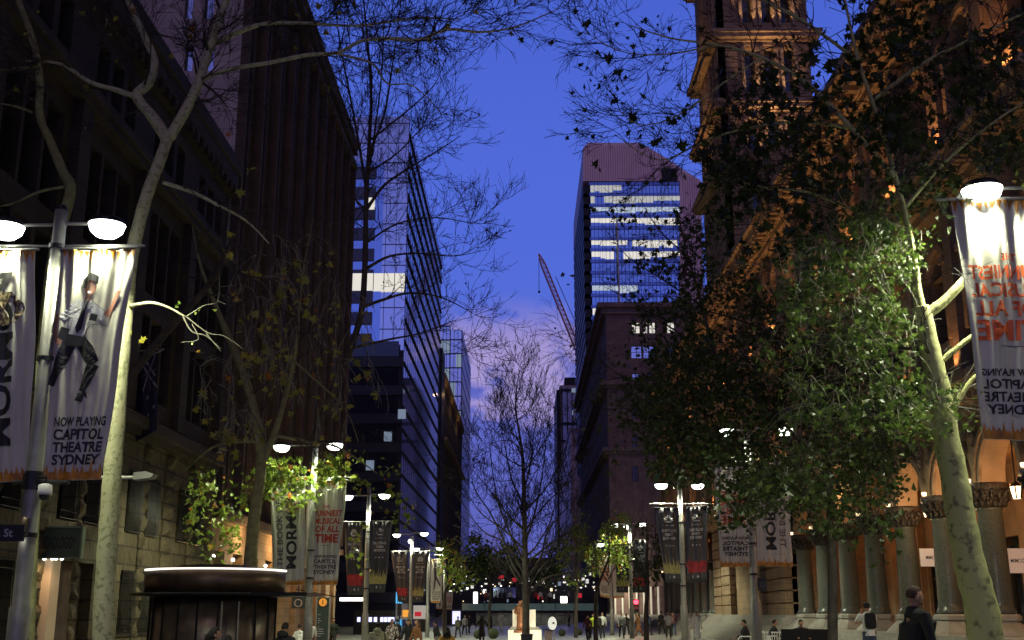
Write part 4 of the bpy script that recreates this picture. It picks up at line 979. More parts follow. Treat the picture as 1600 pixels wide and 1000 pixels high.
# left row, near to far
lamp_post(-7.72, 18, [(-6.93, 7.72), (-8.62, 7.70)], 'tall grey lamp post nearest on the left, with camera dome and two bright lamps', pw=1250)
banner([(88, 391), (212, 388), (70, 752), (160, 750)], 17.95, 'C', 'wrinkled white banner with a dancing man, at the nearest left lamp post', A=.075, seed=1.3, cuts=14, group=WG)
banner([(-70, 393), (57, 391), (-62, 756), (45, 752)], 17.95, 'A', 'wrinkled white banner with upright black title, cut by the left picture edge', A=.07, seed=4.1, cuts=14, group=WG)
x2, _ = hz(482, 960, 41)
lamp_post(x2, 41, [hz(440, 697, 41), hz(523, 694, 41)], 'lamp post with two white banners behind the lime green leaves', top=7.2, ang=165, pw=1200, arms=((6.15, 1.4), (0, 0)))
banner([(422, 744), (478, 746), (427, 916), (476, 914)], 40.95, 'A', 'white banner with black upright title behind leaves above the round kiosk', A=.07, seed=2.2, group=WG)
banner([(488, 752), (543, 751), (486, 914), (526, 914)], 40.95, 'B', 'white banner with red headline hanging right of the kiosk', A=.07, seed=5.2, group=WG)
x3, _ = hz(571, 960, 59)
lamp_post(x3, 59, [hz(543, 775, 59), hz(601, 773, 59)], 'lamp post carrying a red poppy banner and a wheat banner on the left', top=7.7, pw=900, arms=((5.95, 1.45), (0, 0)))
banner([(537, 816), (567, 816), (543, 930), (568, 930)], 58.95, 'D', 'dark banner with red poppy field, left of its pole beside the theatre banners', A=.06, seed=1.0, cuts=4, group=DG, hi=False)
banner([(577, 815), (613, 815), (577, 926), (602, 926)], 58.95, 'E', 'dark banner with yellow wheat field on the left row, nearer one', A=.06, seed=2.0, cuts=4, group=DG, hi=False)
x4, _ = hz(641, 960, 87)
lamp_post(x4, 87, [hz(620, 835, 87), hz(663, 833, 87)], 'lamp post with two small tapering dark banners before the blue lit wall', top=7.0, pw=1100, arms=((5.9, 1.5), (0, 0)), far=True, cam_ball=hz(641, 846, 87))
banner([(611, 862), (637, 862), (622, 940), (638, 943)], 86.95, 'D', 'small tapering dark banner with red foot, before the blue lit wall', A=.06, seed=3.0, cuts=2, group=DG, hi=False)
banner([(645, 862), (671, 862), (643, 941), (660, 941)], 86.95, 'E', 'small tapering dark banner with wheat foot, farther one on the left row', A=.06, seed=4.0, cuts=2, group=DG, hi=False)
x5, _ = hz(668, 960, 97)
lamp_post(x5, 97, [hz(650, 857, 97), hz(687, 856, 97)], 'pale lamp post with a white dancer banner, before the traffic light', top=7.1, pw=900, arms=((6.1, 1.4), (0, 0)), far=True)
banner([(672, 874), (694, 874), (673, 942), (688, 942)], 96.95, 'C', 'small white banner with a black dancing figure, far on the left row', A=.06, seed=2.5, cuts=2, group=WG, hi=False)
x6, _ = hz(694, 965, 118)
lamp_post(x6, 118, [hz(678, 880, 118)], 'thin far lamp post with two tiny white banners by the leafy trees', top=6.6, pw=900, arms=((5.2, 1.0), (0, 0)), far=True)
banner([(680, 922), (691, 922), (682, 952), (691, 952)], 117.95, 'A', 'tiny white banner with black upright title by the far leafy tree', A=.05, seed=1.5, cuts=2, group=WG, hi=False)
banner([(697, 925), (708, 925), (697, 953), (706, 953)], 117.95, 'B', 'tiny white banner with small lettering, right of the far leafy tree trunk', A=.05, seed=3.5, cuts=2, group=WG, hi=False)
# right row
q = P(1640, 500, 16.5)
lamp_post(q.x, 16.5, [(6.98, 7.72), (q.x + 1.0, 7.72)], 'lamp post just beyond the right picture edge, lamp over the big banner', top=8.0, ang=167, pw=1500, arms=((7.55, 1.5), (0, 0)))
banner([(1486, 313), (1632, 311), (1537, 686), (1634, 690)], 16.45, 'B', 'large white banner with orange headline seen from behind, at the right edge', True, A=.08, seed=2.9, cuts=14, group=WG)
x2, _ = hz(1181, 960, 37)
lamp_post(x2, 37, [hz(1135, 672, 37), hz(1226, 670, 37)], 'dark lamp post with two white banners inside the dense foliage', top=7.3, ang=178, pw=420, arms=((6.3, 1.4), (0, 0)))
banner([(1114, 722), (1174, 722), (1126, 886), (1173, 886)], 36.95, 'B', 'white banner with mirrored venue lettering, left of the dark post in foliage', True, A=.06, seed=1.9, group=WG)
banner([(1182, 716), (1233, 714), (1183, 884), (1238, 886)], 36.95, 'A', 'white banner with mirrored upright title, right of the dark post in foliage', True, A=.06, seed=4.9, group=WG)
x3, _ = hz(1069, 960, 53)
lamp_post(x3, 53, [hz(1033, 757, 53), hz(1090, 757, 53)], 'lamp post with star bright lamp and two dark banners on the right', top=7.6, pw=1050, arms=((6.3, 1.4), (0, 0)))
banner([(1022, 794), (1062, 794), (1040, 910), (1065, 911)], 52.95, 'E', 'dark banner with pale wheat field under the bright lamp on the right', True, A=.06, seed=6.0, cuts=4, group=DG, hi=False)
banner([(1070, 793), (1105, 791), (1073, 911), (1105, 909)], 52.95, 'D', 'dark banner with red poppy field, rightmost of the dark banners', True, A=.06, seed=7.0, cuts=4, group=DG, hi=False)
x4, _ = hz(987, 960, 80)
lamp_post(x4, 80, [hz(962, 819, 80), hz(1004, 818, 80)], 'thin lamp post with two dark banners above the red signal', top=7.6, pw=1300, arms=((5.9, 1.35), (0, 0)), far=True, cam_ball=hz(978, 824, 80))
banner([(960, 846), (984, 846), (964, 926), (982, 926)], 79.95, 'E', 'small dark banner with wheat foot, left of the red signal', True, A=.05, seed=8.0, cuts=2, group=DG, hi=False)
banner([(989, 844), (1012, 844), (989, 926), (1010, 926)], 79.95, 'D', 'small dark banner with red foot, right above the red signal', True, A=.05, seed=9.0, cuts=2, group=DG, hi=False)
x5, _ = hz(956, 960, 92)
lamp_post(x5, 92, [hz(938, 850, 92)], 'thin greenish lamp post between two white banners on the right', top=7.0, pw=900, arms=((5.6, 1.2), (0, 0)), far=True)
banner([(934, 868), (953, 868), (938, 932), (953, 935)], 91.95, 'B', 'small white banner with red headline left of the greenish post', True, A=.05, seed=3.3, cuts=2, group=WG, hi=False)
banner([(958, 868), (976, 868), (958, 935), (975, 934)], 91.95, 'A', 'small white banner half hidden behind the dark wheat banner', True, A=.05, seed=5.3, cuts=2, group=WG, hi=False)
# ---------------------------------------------------------------- fittings on and beside the near left post
def fittings():
    c = P(70, 768, 17.7); t = thing('security_camera', c, 'white dome security camera hanging at the nearest left lamp post', 'camera')
    m = MB(); m.lathe(c, [(.05, .12), (.10, .10), (.11, -.02), (.115, -.05)], 18); m.build('housing', M['plastic_white'], t, True)
    m = MB(); m.ball(c + Vector((0, 0, -.06)), .085, seg=16, rings=10); m.build('dome', M['dark_glass'], t, True)
    m = MB(); m.tube([c + Vector((0, 0, .1)), c + Vector((0, 0, .22)), (-7.72, 18, c.z + .26)], .02, 6); m.build('bracket', M['dark_steel'], t)
    c = P(36, 826, 17.8); t = thing('spotlight', c, 'small brown cylinder spotlight clamped to the nearest left lamp post', 'lamp')
    m = MB(); m.tube([c + Vector((.03, 0, .17)), c + Vector((-.04, 0, -.13))], [.055, .075], 14); m.build('housing', M['bronze'], t, True)
    m = MB(); m.tube([c + Vector((-.04, 0, -.13)), c + Vector((-.045, 0, -.16))], [.07, .07], 14); m.build('lens', M['white_light'], t)
    m = MB(); m.bar(c + Vector((0, 0, .17)), (-7.7, 18, c.z + .17), .03); m.build('bracket', M['dark_steel'], t)
    a = P(-40, 820, 17.6); d = P(37, 846, 17.6); t = thing('street_sign', a, 'black street name sign with white letters below the spotlight', 'sign')
    m = MB(); m.box(a.x, d.x, 17.58, 17.62, d.z, a.z); m.build('board', M['plastic_black'], t)
    vs, fs = text2d('Pitt a St', .02); l = MB(); e = P(20, 826, 17.57); e2 = P(5, 839, 17.57)
    vs, fs = text2d('a St', .02); x0 = P(-6, 830, 17.57).x; x1 = P(20, 830, 17.57).x; l.add([(lerp(x0, x1, u), 17.57, lerp(e2.z, e.z, v)) for u, v in vs], fs); l.build('lettering', M['ink_silver'], t)
    m = MB(); m.bar((d.x, 17.6, (a.z + d.z) / 2), (-7.7, 17.95, (a.z + d.z) / 2), .04); m.build('bracket', M['dark_steel'], t)
    # lower banner bracket + cctv junction
    c = P(60, 752, 17.9); t = thing('banner_bracket', (-7.72, 18, c.z), 'dark clamp and short arm under the two nearest left banners', 'bracket')
    m = MB(); m.tube([(-7.72, 18, c.z - .12), (-7.72, 18, c.z + .12)], .165, 16); m.build('clamp', M['dark_steel'], t)
    m = MB(); m.tube([(-7.72, 17.9, c.z), (P(108, 750, 17.9).x, 17.9, c.z - .02)], .035, 8); m.tube([(-7.72, 17.9, c.z), (P(20, 750, 17.9).x, 17.9, c.z - .02)], .03, 8); m.build('arm', M['dark_steel'], t)
    # horizontal lamp on an arm behind the trunk
    a = P(153, 746, 21.5); d = P(212, 746, 21.5); t = thing('arm_lamp', a, 'small horizontal lamp on a grey arm beside the pale trunk', 'lamp')
    m = MB(); m.tube([a - Vector((1.2, 0, 0)), d], .035, 8); m.build('arm', M['steel'], t)
    m = MB(); m.prism([(d.x, 21.35, d.z - .06), (d.x + .33, 21.35, d.z - .02), (d.x + .38, 21.35, d.z + .05), (d.x + .22, 21.35, d.z + .10), (d.x, 21.35, d.z + .08)], (0, .28, 0)); m.build('head', M['steel'], t)
    m = MB(); m.tube([(a.x - 1.2, 21.5, gz(a.x, 21.5)), (a.x - 1.2, 21.5, a.z + .3)], .07, 10); m.build('post', M['dark_steel'], t)
fittings()
# flag on a slanting pole from the sandstone block
def flag():
    Y = 40.5; a, b, c, d = P(196, 574, Y), P(245, 551, Y), P(213, 690, Y), P(246, 672, Y)
    t = thing('flag', (-14, Y, 9), 'dark blue flag with a union cross and white stars hanging limply from the stone wall', 'flag')
    cl = Cloth(a, b, c, d, .07, 2.0); m = MB(); strip(cl, m, 0, 1, 0, 1, 0, 16, 20); m.build('cloth', M['flag_blue'], t, True)
    m = MB(); lf = .012
    def star(q, u, v, r, n):
        pts = []
        for i in range(2 * n): rr = r if i % 2 == 0 else r * .45; g = math.pi * i / n + .2; pts.append((u + rr * math.cos(g), v + rr * math.sin(g) * .5))
        q.add([cl.S(x, y, lf) for x, y in pts] + [cl.S(u, v, lf)], [(i, (i + 1) % (2 * n), 2 * n) for i in range(2 * n)])
    for u, v, r in ((.2, .28, .13), (.62, .52, .07), (.35, .78, .07), (.62, .75, .05), (.85, .68, .06)): star(m, u, v, r, 7)
    m.build('stars', M['flag_white'], t)
    m = MB(); L_ = [((.45, .02), (1, .45)), ((.95, .02), (.5, .42)), ((.72, .0), (.75, .46)), ((.48, .22), (1, .22)), ((.60, .02), (.97, .30))]
    for (p, q_) in L_: limb2(cl, m, [[p, q_]], [[.022, .022]], lf)
    m.build('union_cross_white', M['flag_white'], t); m = MB(); limb2(cl, m, [[(.72, .0), (.75, .46)], [(.48, .22), (1, .22)]], [[.012, .012], [.012, .012]], lf * 2); m.build('union_cross_red', M['flag_red'], t)
    m = MB(); e = b + (b - a).normalized() * .3; s_ = P(182, 580, Y); m.tube([(-14, Y, P(250, 548, Y).z), e, s_], .03, 6); m.build('flagpole', M['steel'], t)
flag()
# ---------------------------------------------------------------- round metal kiosk
def kiosk():
    Y = 34; c = P(335, 950, Y); r = (P(442, 950, Y).x - P(228, 950, Y).x) / 2; g = gz(c.x, Y); zt = P(335, 889, Y - r * .4).z; zb = P(335, 925, Y - r).z
    t = thing('kiosk', (c.x, Y, g), 'round bronze kiosk with white lit rim on the left of the square', 'kiosk')
    n = 40; m = MB(); m.lathe((c.x, Y, 0), [(r - .22, g - .05), (r - .22, zb - .12)], n); m.build('wall', M['bronze_dark'], t, True)
    m = MB(); m.lathe((c.x, Y, 0), [(r - .1, zb + .02), (r, zb + .02), (r + .01, zt - .06), (r - .12, zt - .06)], n); m.build('fascia', M['bronze'], t, True)
    m = MB(); m.lathe((c.x, Y, 0), [(r + .35, zb - .1), (r + .38, zb - .04), (r + .30, zb), (.1, zb + .02)], n); m.box(c.x + r * .4, c.x + r + 1.0, Y - r * .9, Y + .6, zb - .10, zb - .0); m.build('eave', M['black_metal'], t)
    m = MB(); m.lathe((c.x, Y, 0), [(r - .1, zt - .04), (r + .03, zt - .035), (r + .03, zt + .0), (r - .1, zt + .005)], n); m.build('lit_rim', M['strip_light'], t, True)
    m = MB(); m.lathe((c.x, Y, 0), [(r - .13, zt - .06), (r * .5, zt + .12), (.05, zt + .18)], n); m.build('roof', M['bronze_dark'], t, True)
    for i in range(n // 2):
        a = i * 2 * math.pi / (n // 2)
        if math.sin(a) < .3:
            m = MB(); p = (c.x + (r - .2) * math.cos(a), Y + (r - .2) * math.sin(a)); m.tube([(p[0], p[1], g), (p[0], p[1], zb - .12)], .03, 6); m.build('seam_post', M['black_metal'], t)
    for px in (236, 352, 378): q_ = P(px, 960, Y - r + .4); m = MB(); m.tube([(q_.x, Y - r - (0 if px > 300 else -1.6) , g + .9), (q_.x, Y - r - (0 if px > 300 else -1.6), zb - .25)], .022, 6); m.build('door_handle', M['steel'], t)
kiosk()
# ---------------------------------------------------------------- signs and small things
def info_pillar():
    Y = 60; a = P(496, 934, Y); d = P(512, 1000, Y); g = gz(a.x, Y); t = thing('information_pillar', (a.x, Y, g), 'dark information pillar with an orange disc at the top', 'sign')
    m = MB(); m.box(a.x, d.x, Y, Y + .2, g, a.z); m.build('panel', mat('pillar_green', (.03, .05, .045), .4), t)
    cc = P(504.5, 941, Y - .03); m = MB(); m.tube([(cc.x, Y - .03, cc.z), (cc.x, Y - .002, cc.z)], .20, 20); dd = m.build('disc', M['orange_sign'], t)
    vs, fs = text2d('i', .05); m = MB(); m.add([(cc.x + (u - .5) * .06, Y - .036, cc.z + (v - .5) * .22) for u, v in vs], fs); m.build('letter', M['ink_black'], dd)
    m = MB(); rnd = random.Random(4)
    for (zz, h_, n) in ((1.35, .12, 1), (.95, .3, 3), (.75, .03, 1), (.3, .45, 4), (-.1, .2, 2)):
        for i in range(n): z = zz + i * h_ / max(1, n) ; m.box(a.x + .07, a.x + .12 + rnd.random() * .3, Y - .012, Y - .002, z, z + .03)
    m.build('text_lines', M['ink_silver'], t)
    m = MB(); m.box(a.x - .05, a.x, Y - .02, Y + .22, g, a.z + .05); m.box(d.x, d.x + .05, Y - .02, Y + .22, g, a.z + .05); m.build('frame', M['steel'], t)
    Y = 50; c = P(466, 941, Y); t = thing('hanging_sign', (c.x, Y, c.z), 'small black hanging sign with a pale ring under the kiosk eave', 'sign')
    m = MB(); m.box(c.x - .28, c.x + .28, Y, Y + .08, c.z - .25, c.z + .28); m.build('board', M['plastic_black'], t)
    m = MB(); 
    for i in range(16): a0 = i * .3927; a1 = a0 + .3927; m.quad(*[(c.x + r_ * math.cos(q_), Y - .01, c.z - .03 + r_ * math.sin(q_)) for r_, q_ in ((.13, a0), (.13, a1), (.17, a1), (.17, a0))])
    m.build('ring', mat('ring_pale', (.4, .25, .2), .5), t); m = MB(); m.bar((c.x, Y, c.z + .27), (c.x, Y, c.z + 1.2), .04); m.bar((c.x, Y, c.z + 1.2), (-14, Y, c.z + 1.2), .04); m.build('bracket', M['black_metal'], t)
    # white lit awning strip on brown block
    a, d = P(533, 934, 72), P(566, 939, 72); t = thing('lit_awning', a, 'white lit awning strip under the poppy banner', 'awning'); m = MB(); m.box(a.x, d.x, 71.5, 72.3, d.z, a.z); m.build('light_box', M['white_light'], t)
    m = MB(); m.box(a.x - .1, d.x + .1, 71.5, 72.4, a.z, a.z + .06); m.bar((a.x, 72, a.z), (-14, 72, a.z + .5), .06); m.build('canopy', M['black_metal'], t)
    # small square lights of a shop row
    t = thing('light_row', (-12.6, 100, 2), 'row of small bluish square lights on the dark wall across the side street', 'lights')
    for px in (558, 576, 584, 594, 600, 606, 611): q_ = P(px, 968, 104); m = MB(); m.box(q_.x, q_.x + .28, 104, 104.1, q_.z - .2, q_.z + .2); m.build('square_light', M['violet_light'], t)
    m = MB(); a, d = P(553, 965, 104.3), P(615, 972, 104.3); m.box(a.x, d.x, 104.12, 104.3, gz(-13, 104), a.z + .6); m.build('panel', M['black_metal'], t)
    # notice box on right dark pole
    c = P(1190, 913, 36.7); t = thing('notice_box', c, 'small black notice box on the dark post below the mirrored banner', 'sign')
    m = MB(); m.box(c.x - .13, c.x + .13, 36.6, 36.72, c.z - .2, c.z + .2); m.build('box', M['plastic_black'], t)
    m = MB()
    for i in range(14): a0 = i * .4488; a1 = a0 + .4488; m.quad(*[(c.x + r_ * math.cos(q_), 36.59, c.z + r_ * math.sin(q_)) for r_, q_ in ((.055, a0), (.055, a1), (.075, a1), (.075, a0))])
    m.build('symbol', M['ink_grey'], t); m = MB(); m.bar((c.x, 36.72, c.z), (c.x - .1, 37, c.z), .05); m.build('bracket', M['black_metal'], t)
info_pillar()
def traffic():
    def signal(px, py, Y, lab, redon):
        c = P(px, py, Y); g = gz(c.x, Y); t = thing('traffic_light', (c.x, Y, g), lab, 'traffic light', None)
        m = MB(); m.tube([(c.x, Y + .15, g), (c.x, Y + .15, c.z + .5)], .06, 8); m.build('post', M['black_metal'], t)
        m = MB(); m.box(c.x - .18, c.x + .18, Y, Y + .22, c.z - .55, c.z + .5); m.build('housing', M['plastic_black'], t)
        for i, (mt) in enumerate((M['red_light'] if redon else M['plastic_black'], M['plastic_black'], M['plastic_black'])):
            m = MB(); z = c.z + .3 - i * .34; m.tube([(c.x, Y - .02, z), (c.x, Y - .002, z)], .14 if not (redon and i == 0) else .17, 14); m.build('lens', mt, t)
            m = MB(); m.box(c.x - .15, c.x + .15, Y - .2, Y - .02, z + .13, z + .15); m.build('visor', M['plastic_black'], t)
        if redon: light('signal_glow', 'POINT', (c.x, Y - .5, c.z + .3), 60, (1, .05, .08), t, .15)
    signal(994, 947, 88, 'traffic signal showing red behind the right dark banners', True)
    signal(624, 952, 104, 'dark traffic signal in front of the blue lit wall', False)
    a, d = P(629, 953, 100), P(641, 964, 100); t = thing('yellow_sign', (a.x, 100, gz(-9, 100)), 'square orange yellow sign beside the dark traffic signal', 'sign')
    m = MB(); m.box(a.x, d.x, 100, 100.06, d.z, a.z); m.build('board', M['orange_sign'], t); m = MB(); m.tube([((a.x + d.x) / 2, 100.1, gz(-9, 100)), ((a.x + d.x) / 2, 100.1, d.z)], .04, 6); m.build('post', M['steel'], t)
    a, d = P(646, 946, 112), P(667, 967, 112); t = thing('shop_sign', (a.x, 112, a.z), 'white shop board with a red glowing mark left of the pale post', 'sign')
    m = MB(); m.box(a.x, d.x, 112, 112.2, d.z, a.z); m.build('board', mat('board_lit', (.7, .68, .6), .5, emit=(.8, .75, .65), es=.35), t)
    a, d = P(648, 956, 111.9), P(658, 963, 111.9); m = MB(); m.box(a.x, d.x, 111.88, 111.99, d.z, a.z); m.build('red_mark', M['red_sign'], t)
    m = MB(); a, d = P(648, 968, 112.1), P(667, 1000, 112.1); m.box(a.x, d.x, 112.21, 113, gz(-9, 112), a.z); m.build('booth', M['plastic_black'], t)
    a, d = P(707, 955, 128), P(719, 975, 128); t = thing('advertising_panel', (a.x, 128, gz(-8, 128)), 'white and violet lit advertising panel by the far left trees', 'sign')
    m = MB(); m.box(a.x, d.x, 128, 128.1, d.z, a.z); m.build('screen', M['violet_light'], t); m = MB(); m.box(a.x - .12, d.x + .12, 128.11, 128.3, gz(-8, 128), a.z + .2); m.build('frame', M['dark_steel'], t)
traffic()
# ---------------------------------------------------------------- memorial, planter and square in the distance
def square():
    Y = 50; x0, x1 = P(801, 960, Y).x, P(837, 960, Y).x; X0, X1 = P(794, 990, Y).x, P(846, 990, Y).x; zt = P(820, 952.5, Y).z; zm = P(820, 984, Y).z; g = gz(0, Y)
    t = thing('war_memorial', ((x0 + x1) / 2, Y, g), 'floodlit pale stone memorial block behind the bare tree trunk', 'memorial')
    m = MB(); m.box(x0, x1, Y, Y + 3.4, zm, zt); m.build('block', M['memorial_stone'], t); m = MB(); m.box(X0, X1, Y - .3, Y + 3.8, g - .1, zm - .002); m.box(X0 + .1, X1 - .1, Y - .1, Y + 3.6, zm, zm + .08); m.build('base', M['memorial_stone'], t)
    for px in (812, 856 - 28):
        q_ = P(px, 980, Y - .6); 
    q_ = P(813, 940, Y - .35); s = thing('memorial_statue', (q_.x, Y - .35, zm - .5), 'bronze robed figure standing guard against the pale memorial', 'statue')
    m = MB(); hz_ = P(813, 938, Y).z; b0 = P(813, 984, Y).z; H = hz_ - b0; X_ = q_.x; Yv = Y - .25
    m.lathe((X_, Yv, b0), [(.17, 0), (.15, H * .25), (.16, H * .5), (.19, H * .72), (.17, H * .82), (.06, H * .86), (.07, H * .9), (.09, H * .95), (.05, H)], 12, 1, .8)
    m.tube([(X_ - .18, Yv, b0 + H * .78), (X_ - .24, Yv - .06, b0 + H * .6), (X_ - .1, Yv - .15, b0 + H * .5)], [.06, .05, .04], 7); m.tube([(X_ + .18, Yv, b0 + H * .78), (X_ + .22, Yv - .06, b0 + H * .58), (X_ + .1, Yv - .15, b0 + H * .5)], [.06, .05, .04], 7)
    m.build('figure', M['statue_bronze'], s, True); m = MB(); m.tube([(X_ - .06, Yv - .17, b0), (X_ - .06, Yv - .17, b0 + H * .75)], .02, 6); m.build('rifle', M['statue_bronze'], s)
    m = MB(); m.lathe((X_, Yv, b0 - .02), [(.28, -.10), (.28, 0)], 14); m.build('statue_base', M['statue_bronze'], s)
    for dx in (-1.2, 1.2): light('memorial_light', 'SPOT', ((x0 + x1) / 2 + dx, Y - 3.2, g + .3), 330, (1, .92, .72), t, .15, (-dx * .25, 3, 1.1), 70)
    # planter of the bare tree
    x, _ = hz(822, 990, 45); g = gz(x, 45); t = thing('planter', (x, 45, g), 'black square planter box at the foot of the bare tree', 'planter')
    zt = P(822, 991, 45).z; a, d = P(814, 1000, 45).x, P(832, 1000, 45).x; m = MB(); m.box(a, d, 44.75, 45.25, g, zt); m.box(a - .02, d + .02, 44.73, 45.27, zt - .05, zt + .004); m.build('box', M['plastic_black'], t); m = MB(); m.box(a + .03, d - .03, 44.78, 45.22, zt - .02, zt + .015); m.build('soil', M['bark_dark'], t)
    # dark stone fountain wall and teal glass stage front
    Y = 134; t = thing('fountain_wall', (0, Y, 0), 'long low dark stone fountain wall in front of the teal glass stage', 'fountain')
    a, d = P(744, 958, Y), P(896, 976, Y); m = MB(); n = 24; vs = []
    for k in range(n):
        x0_ = lerp(a.x, d.x, k / n); x1_ = lerp(a.x, d.x, (k + 1) / n) - .02; m.prism([(x0_, Y, 0), (x0_, Y - .5, a.z - .35), (x0_, Y - .15, a.z), (x0_, Y + 2, a.z), (x0_, Y + 2, 0)], (x1_ - x0_, 0, 0))
    m.build('stone_face', M['wet_stone'], t); light('fountain_light', 'SPOT', (0, Y - 7, .4), 1400, (1, 1, .85), t, .3, (0, 5, 1), 140); 
    Y = 146; t = thing('stage', (0, Y, 0), 'raised terrace with teal lit glass front behind the fountain wall', 'stage')
    a, d = P(722, 943, Y), P(935, 954, Y); m = MB(); m.box(a.x, d.x, Y, Y + .2, d.z, a.z); m.build('glass_front', M['teal_glass'], t)
    m = MB(); m.box(a.x - 2, d.x + 1, Y + .21, Y + 14, -.2, a.z); m.box(a.x, d.x, Y - .1, Y + .2, -.2, d.z - .05); m.build('terrace', M['dark_steel'], t); TZ = a.z
    m = MB()
    for px in (757, 815, 847, 868, 902): q_ = P(px, 950, Y - .1); m.box(q_.x - .04, q_.x + .04, Y - .08, Y - .005, d.z, a.z)
    m.build('glass_joints', M['dark_steel'], t)
    # lit kiosk and lights on the terrace
    def glow(px, py, Y, w_, h_, mt, lab, name='lamp'):
        q_ = P(px, py, Y); t = thing(name, (q_.x, Y, gz(q_.x, Y)), lab, name.replace('_', ' ')); m = MB(); m.lathe((q_.x, Y, q_.z), [(w_ * .5, -h_ / 2), (w_ * .55, 0), (w_ * .5, h_ / 2)], 10); m.build('glow', M[mt], t)
        m = MB(); m.tube([(q_.x, Y, min(q_.z - h_ / 2, TZ)), (q_.x, Y, q_.z - h_ / 2)], .06, 6); m.lathe((q_.x, Y, q_.z + h_ / 2), [(w_ * .6, 0), (w_ * .2, .15)], 10); m.build('post', M['dark_steel'], t)
    glow(743, 934, 148, .5, 1.4, 'white_light', 'tall white glowing lamp column at the left end of the terrace', 'lamp_column')
    glow(881, 937, 148, .8, .8, 'white_light', 'squat white glowing lamp on the right end of the terrace', 'lamp_column')
    def panel(px0, py0, px1, py1, Y, mt, lab, name, cat):
        a, d = P(px0, py0, Y), P(px1, py1, Y); t = thing(name, (a.x, Y, gz(a.x, Y)), lab, cat); m = MB(); m.box(a.x, d.x, Y, Y + .15, d.z, a.z); m.build('face', M[mt], t)
        m = MB(); m.box(a.x - .15, d.x + .15, Y + .16, Y + .5, d.z - .15, a.z + .15); 
        for x_ in (a.x + .2, d.x - .2): m.box(x_ - .06, x_ + .06, Y + .2, Y + .4, gz(x_, Y), d.z)
        m.build('frame', M['dark_steel'], t)
    panel(771, 918, 806, 934, 176, 'blue_glass', 'dark blue screen board behind the crowd on the terrace', 'screen_board', 'board')
    panel(779, 899, 787, 904, 180, 'red_sign', 'small red lit sign above the blue screen board', 'red_sign', 'sign')
    panel(800, 903, 807, 909, 178, 'red_sign', 'small dark red lit sign right of the other red sign', 'red_sign', 'sign')
    panel(899, 927, 909, 934, 150, 'red_sign', 'dim red sign board behind the two leafy right trees', 'red_sign', 'sign')
    panel(836, 928, 848, 936, 152, 'red_sign', 'dark red board right of the bare tree trunk on the terrace', 'red_board', 'board')
    rnd = random.Random(8)
    t = thing('shopfront', (0, 200, 2), 'distant row of lit shop windows and small street lights up the hill', 'shopfront', None)
    fr = MB(); fr.box(-14, 14, 200.4, 203, 0, 7.4); fr.build('wall', M['dark_steel'], t)
    for i in range(110):
        px = rnd.uniform(700, 930); py = rnd.gauss(915, 14); s_ = rnd.choice((.12, .16, .22, .34, .5)); q_ = P(px, py, 200); m = MB(); m.box(q_.x, q_.x + s_, 200.2, 200.39, q_.z, q_.z + s_ * rnd.choice((.5, 1, 1.4)))
        m.build('glow_pane', M[rnd.choice(('white_light', 'strip_light', 'lit_office', 'lit_dim', 'warm_light', 'lit_office', 'lit_office', 'strip_light', 'lit_dim'))], t)
    for (px, py, Y, r_) in ((747, 987, 92, .36), (771, 989, 92, .42), (878, 983, 98, .30), (905, 982, 98, .28)):
        q_ = P(px, py, Y); g = gz(q_.x, Y); m = MB(); m.ball((q_.x, Y, g + r_ * .93), r_, seg=16, rings=12); lab = {747: 'dark round stone bollard beside the walker in a long coat', 771: 'dark round stone bollard just left of the memorial', 878: 'round stone bollard right of the white disc', 905: 'round stone bollard left of the person in maroon'}[px]
        tag(m.build('bollard', M['hedge'], None, True), lab, 'bollard', 'round bollards across the square')
    # white oval disc on a thin stand
    Y = 62; c = P(863, 974, Y); g = gz(c.x, Y); t = thing('disc_sign', (c.x, Y, g), 'white oval disc with a black dot on a thin stand right of the memorial', 'sign')
    m = MB(); m.add([(c.x + .23 * math.cos(i * .3142), Y, c.z + .34 * math.sin(i * .3142)) for i in range(20)] + [(c.x + .23 * math.cos(i * .3142), Y + .05, c.z + .34 * math.sin(i * .3142)) for i in range(20)], [tuple(range(20)), tuple(range(20, 40))] + [(i, (i + 1) % 20, (i + 1) % 20 + 20, i + 20) for i in range(20)]); m.build('disc', mat('disc_white', (.85, .85, .8), .5, emit=(1, 1, .95), es=.35), t)
    m = MB(); m.tube([(c.x + .06, Y - .02, c.z + .02), (c.x + .06, Y - .003, c.z + .02)], .06, 10); m.build('dot', M['ink_black'], t); m = MB(); m.tube([(c.x + .1, Y + .06, g), (c.x + .1, Y + .06, c.z)], .025, 6); m.lathe((c.x + .1, Y + .06, g), [(.2, 0), (.2, .04), (.03, .06)], 12); m.build('stand', M['steel'], t)
    Y = 56; a, d = P(851, 983, Y), P(863, 1000, Y); t = thing('litter_bin', (a.x, Y, gz(a.x, Y)), 'slatted timber litter bin with dark sloping lid below the white disc', 'bin')
    m = MB(); g = gz(a.x, Y); 
    for i in range(5): x_ = lerp(a.x, d.x, i / 5); m.box(x_ + .01, x_ + (d.x - a.x) / 5 - .01, Y, Y + .4, g, d.z + .42)
    m.build('slats', mat('bin_timber', (.20, .13, .09), .6), t); m = MB(); m.prism([(a.x - .08, Y - .05, d.z + .46), (d.x + .03, Y - .05, d.z + .40), (d.x + .03, Y - .05, d.z + .46), (a.x - .08, Y - .05, d.z + .53)], (0, .5, 0)); m.build('lid', M['black_metal'], t)
square()
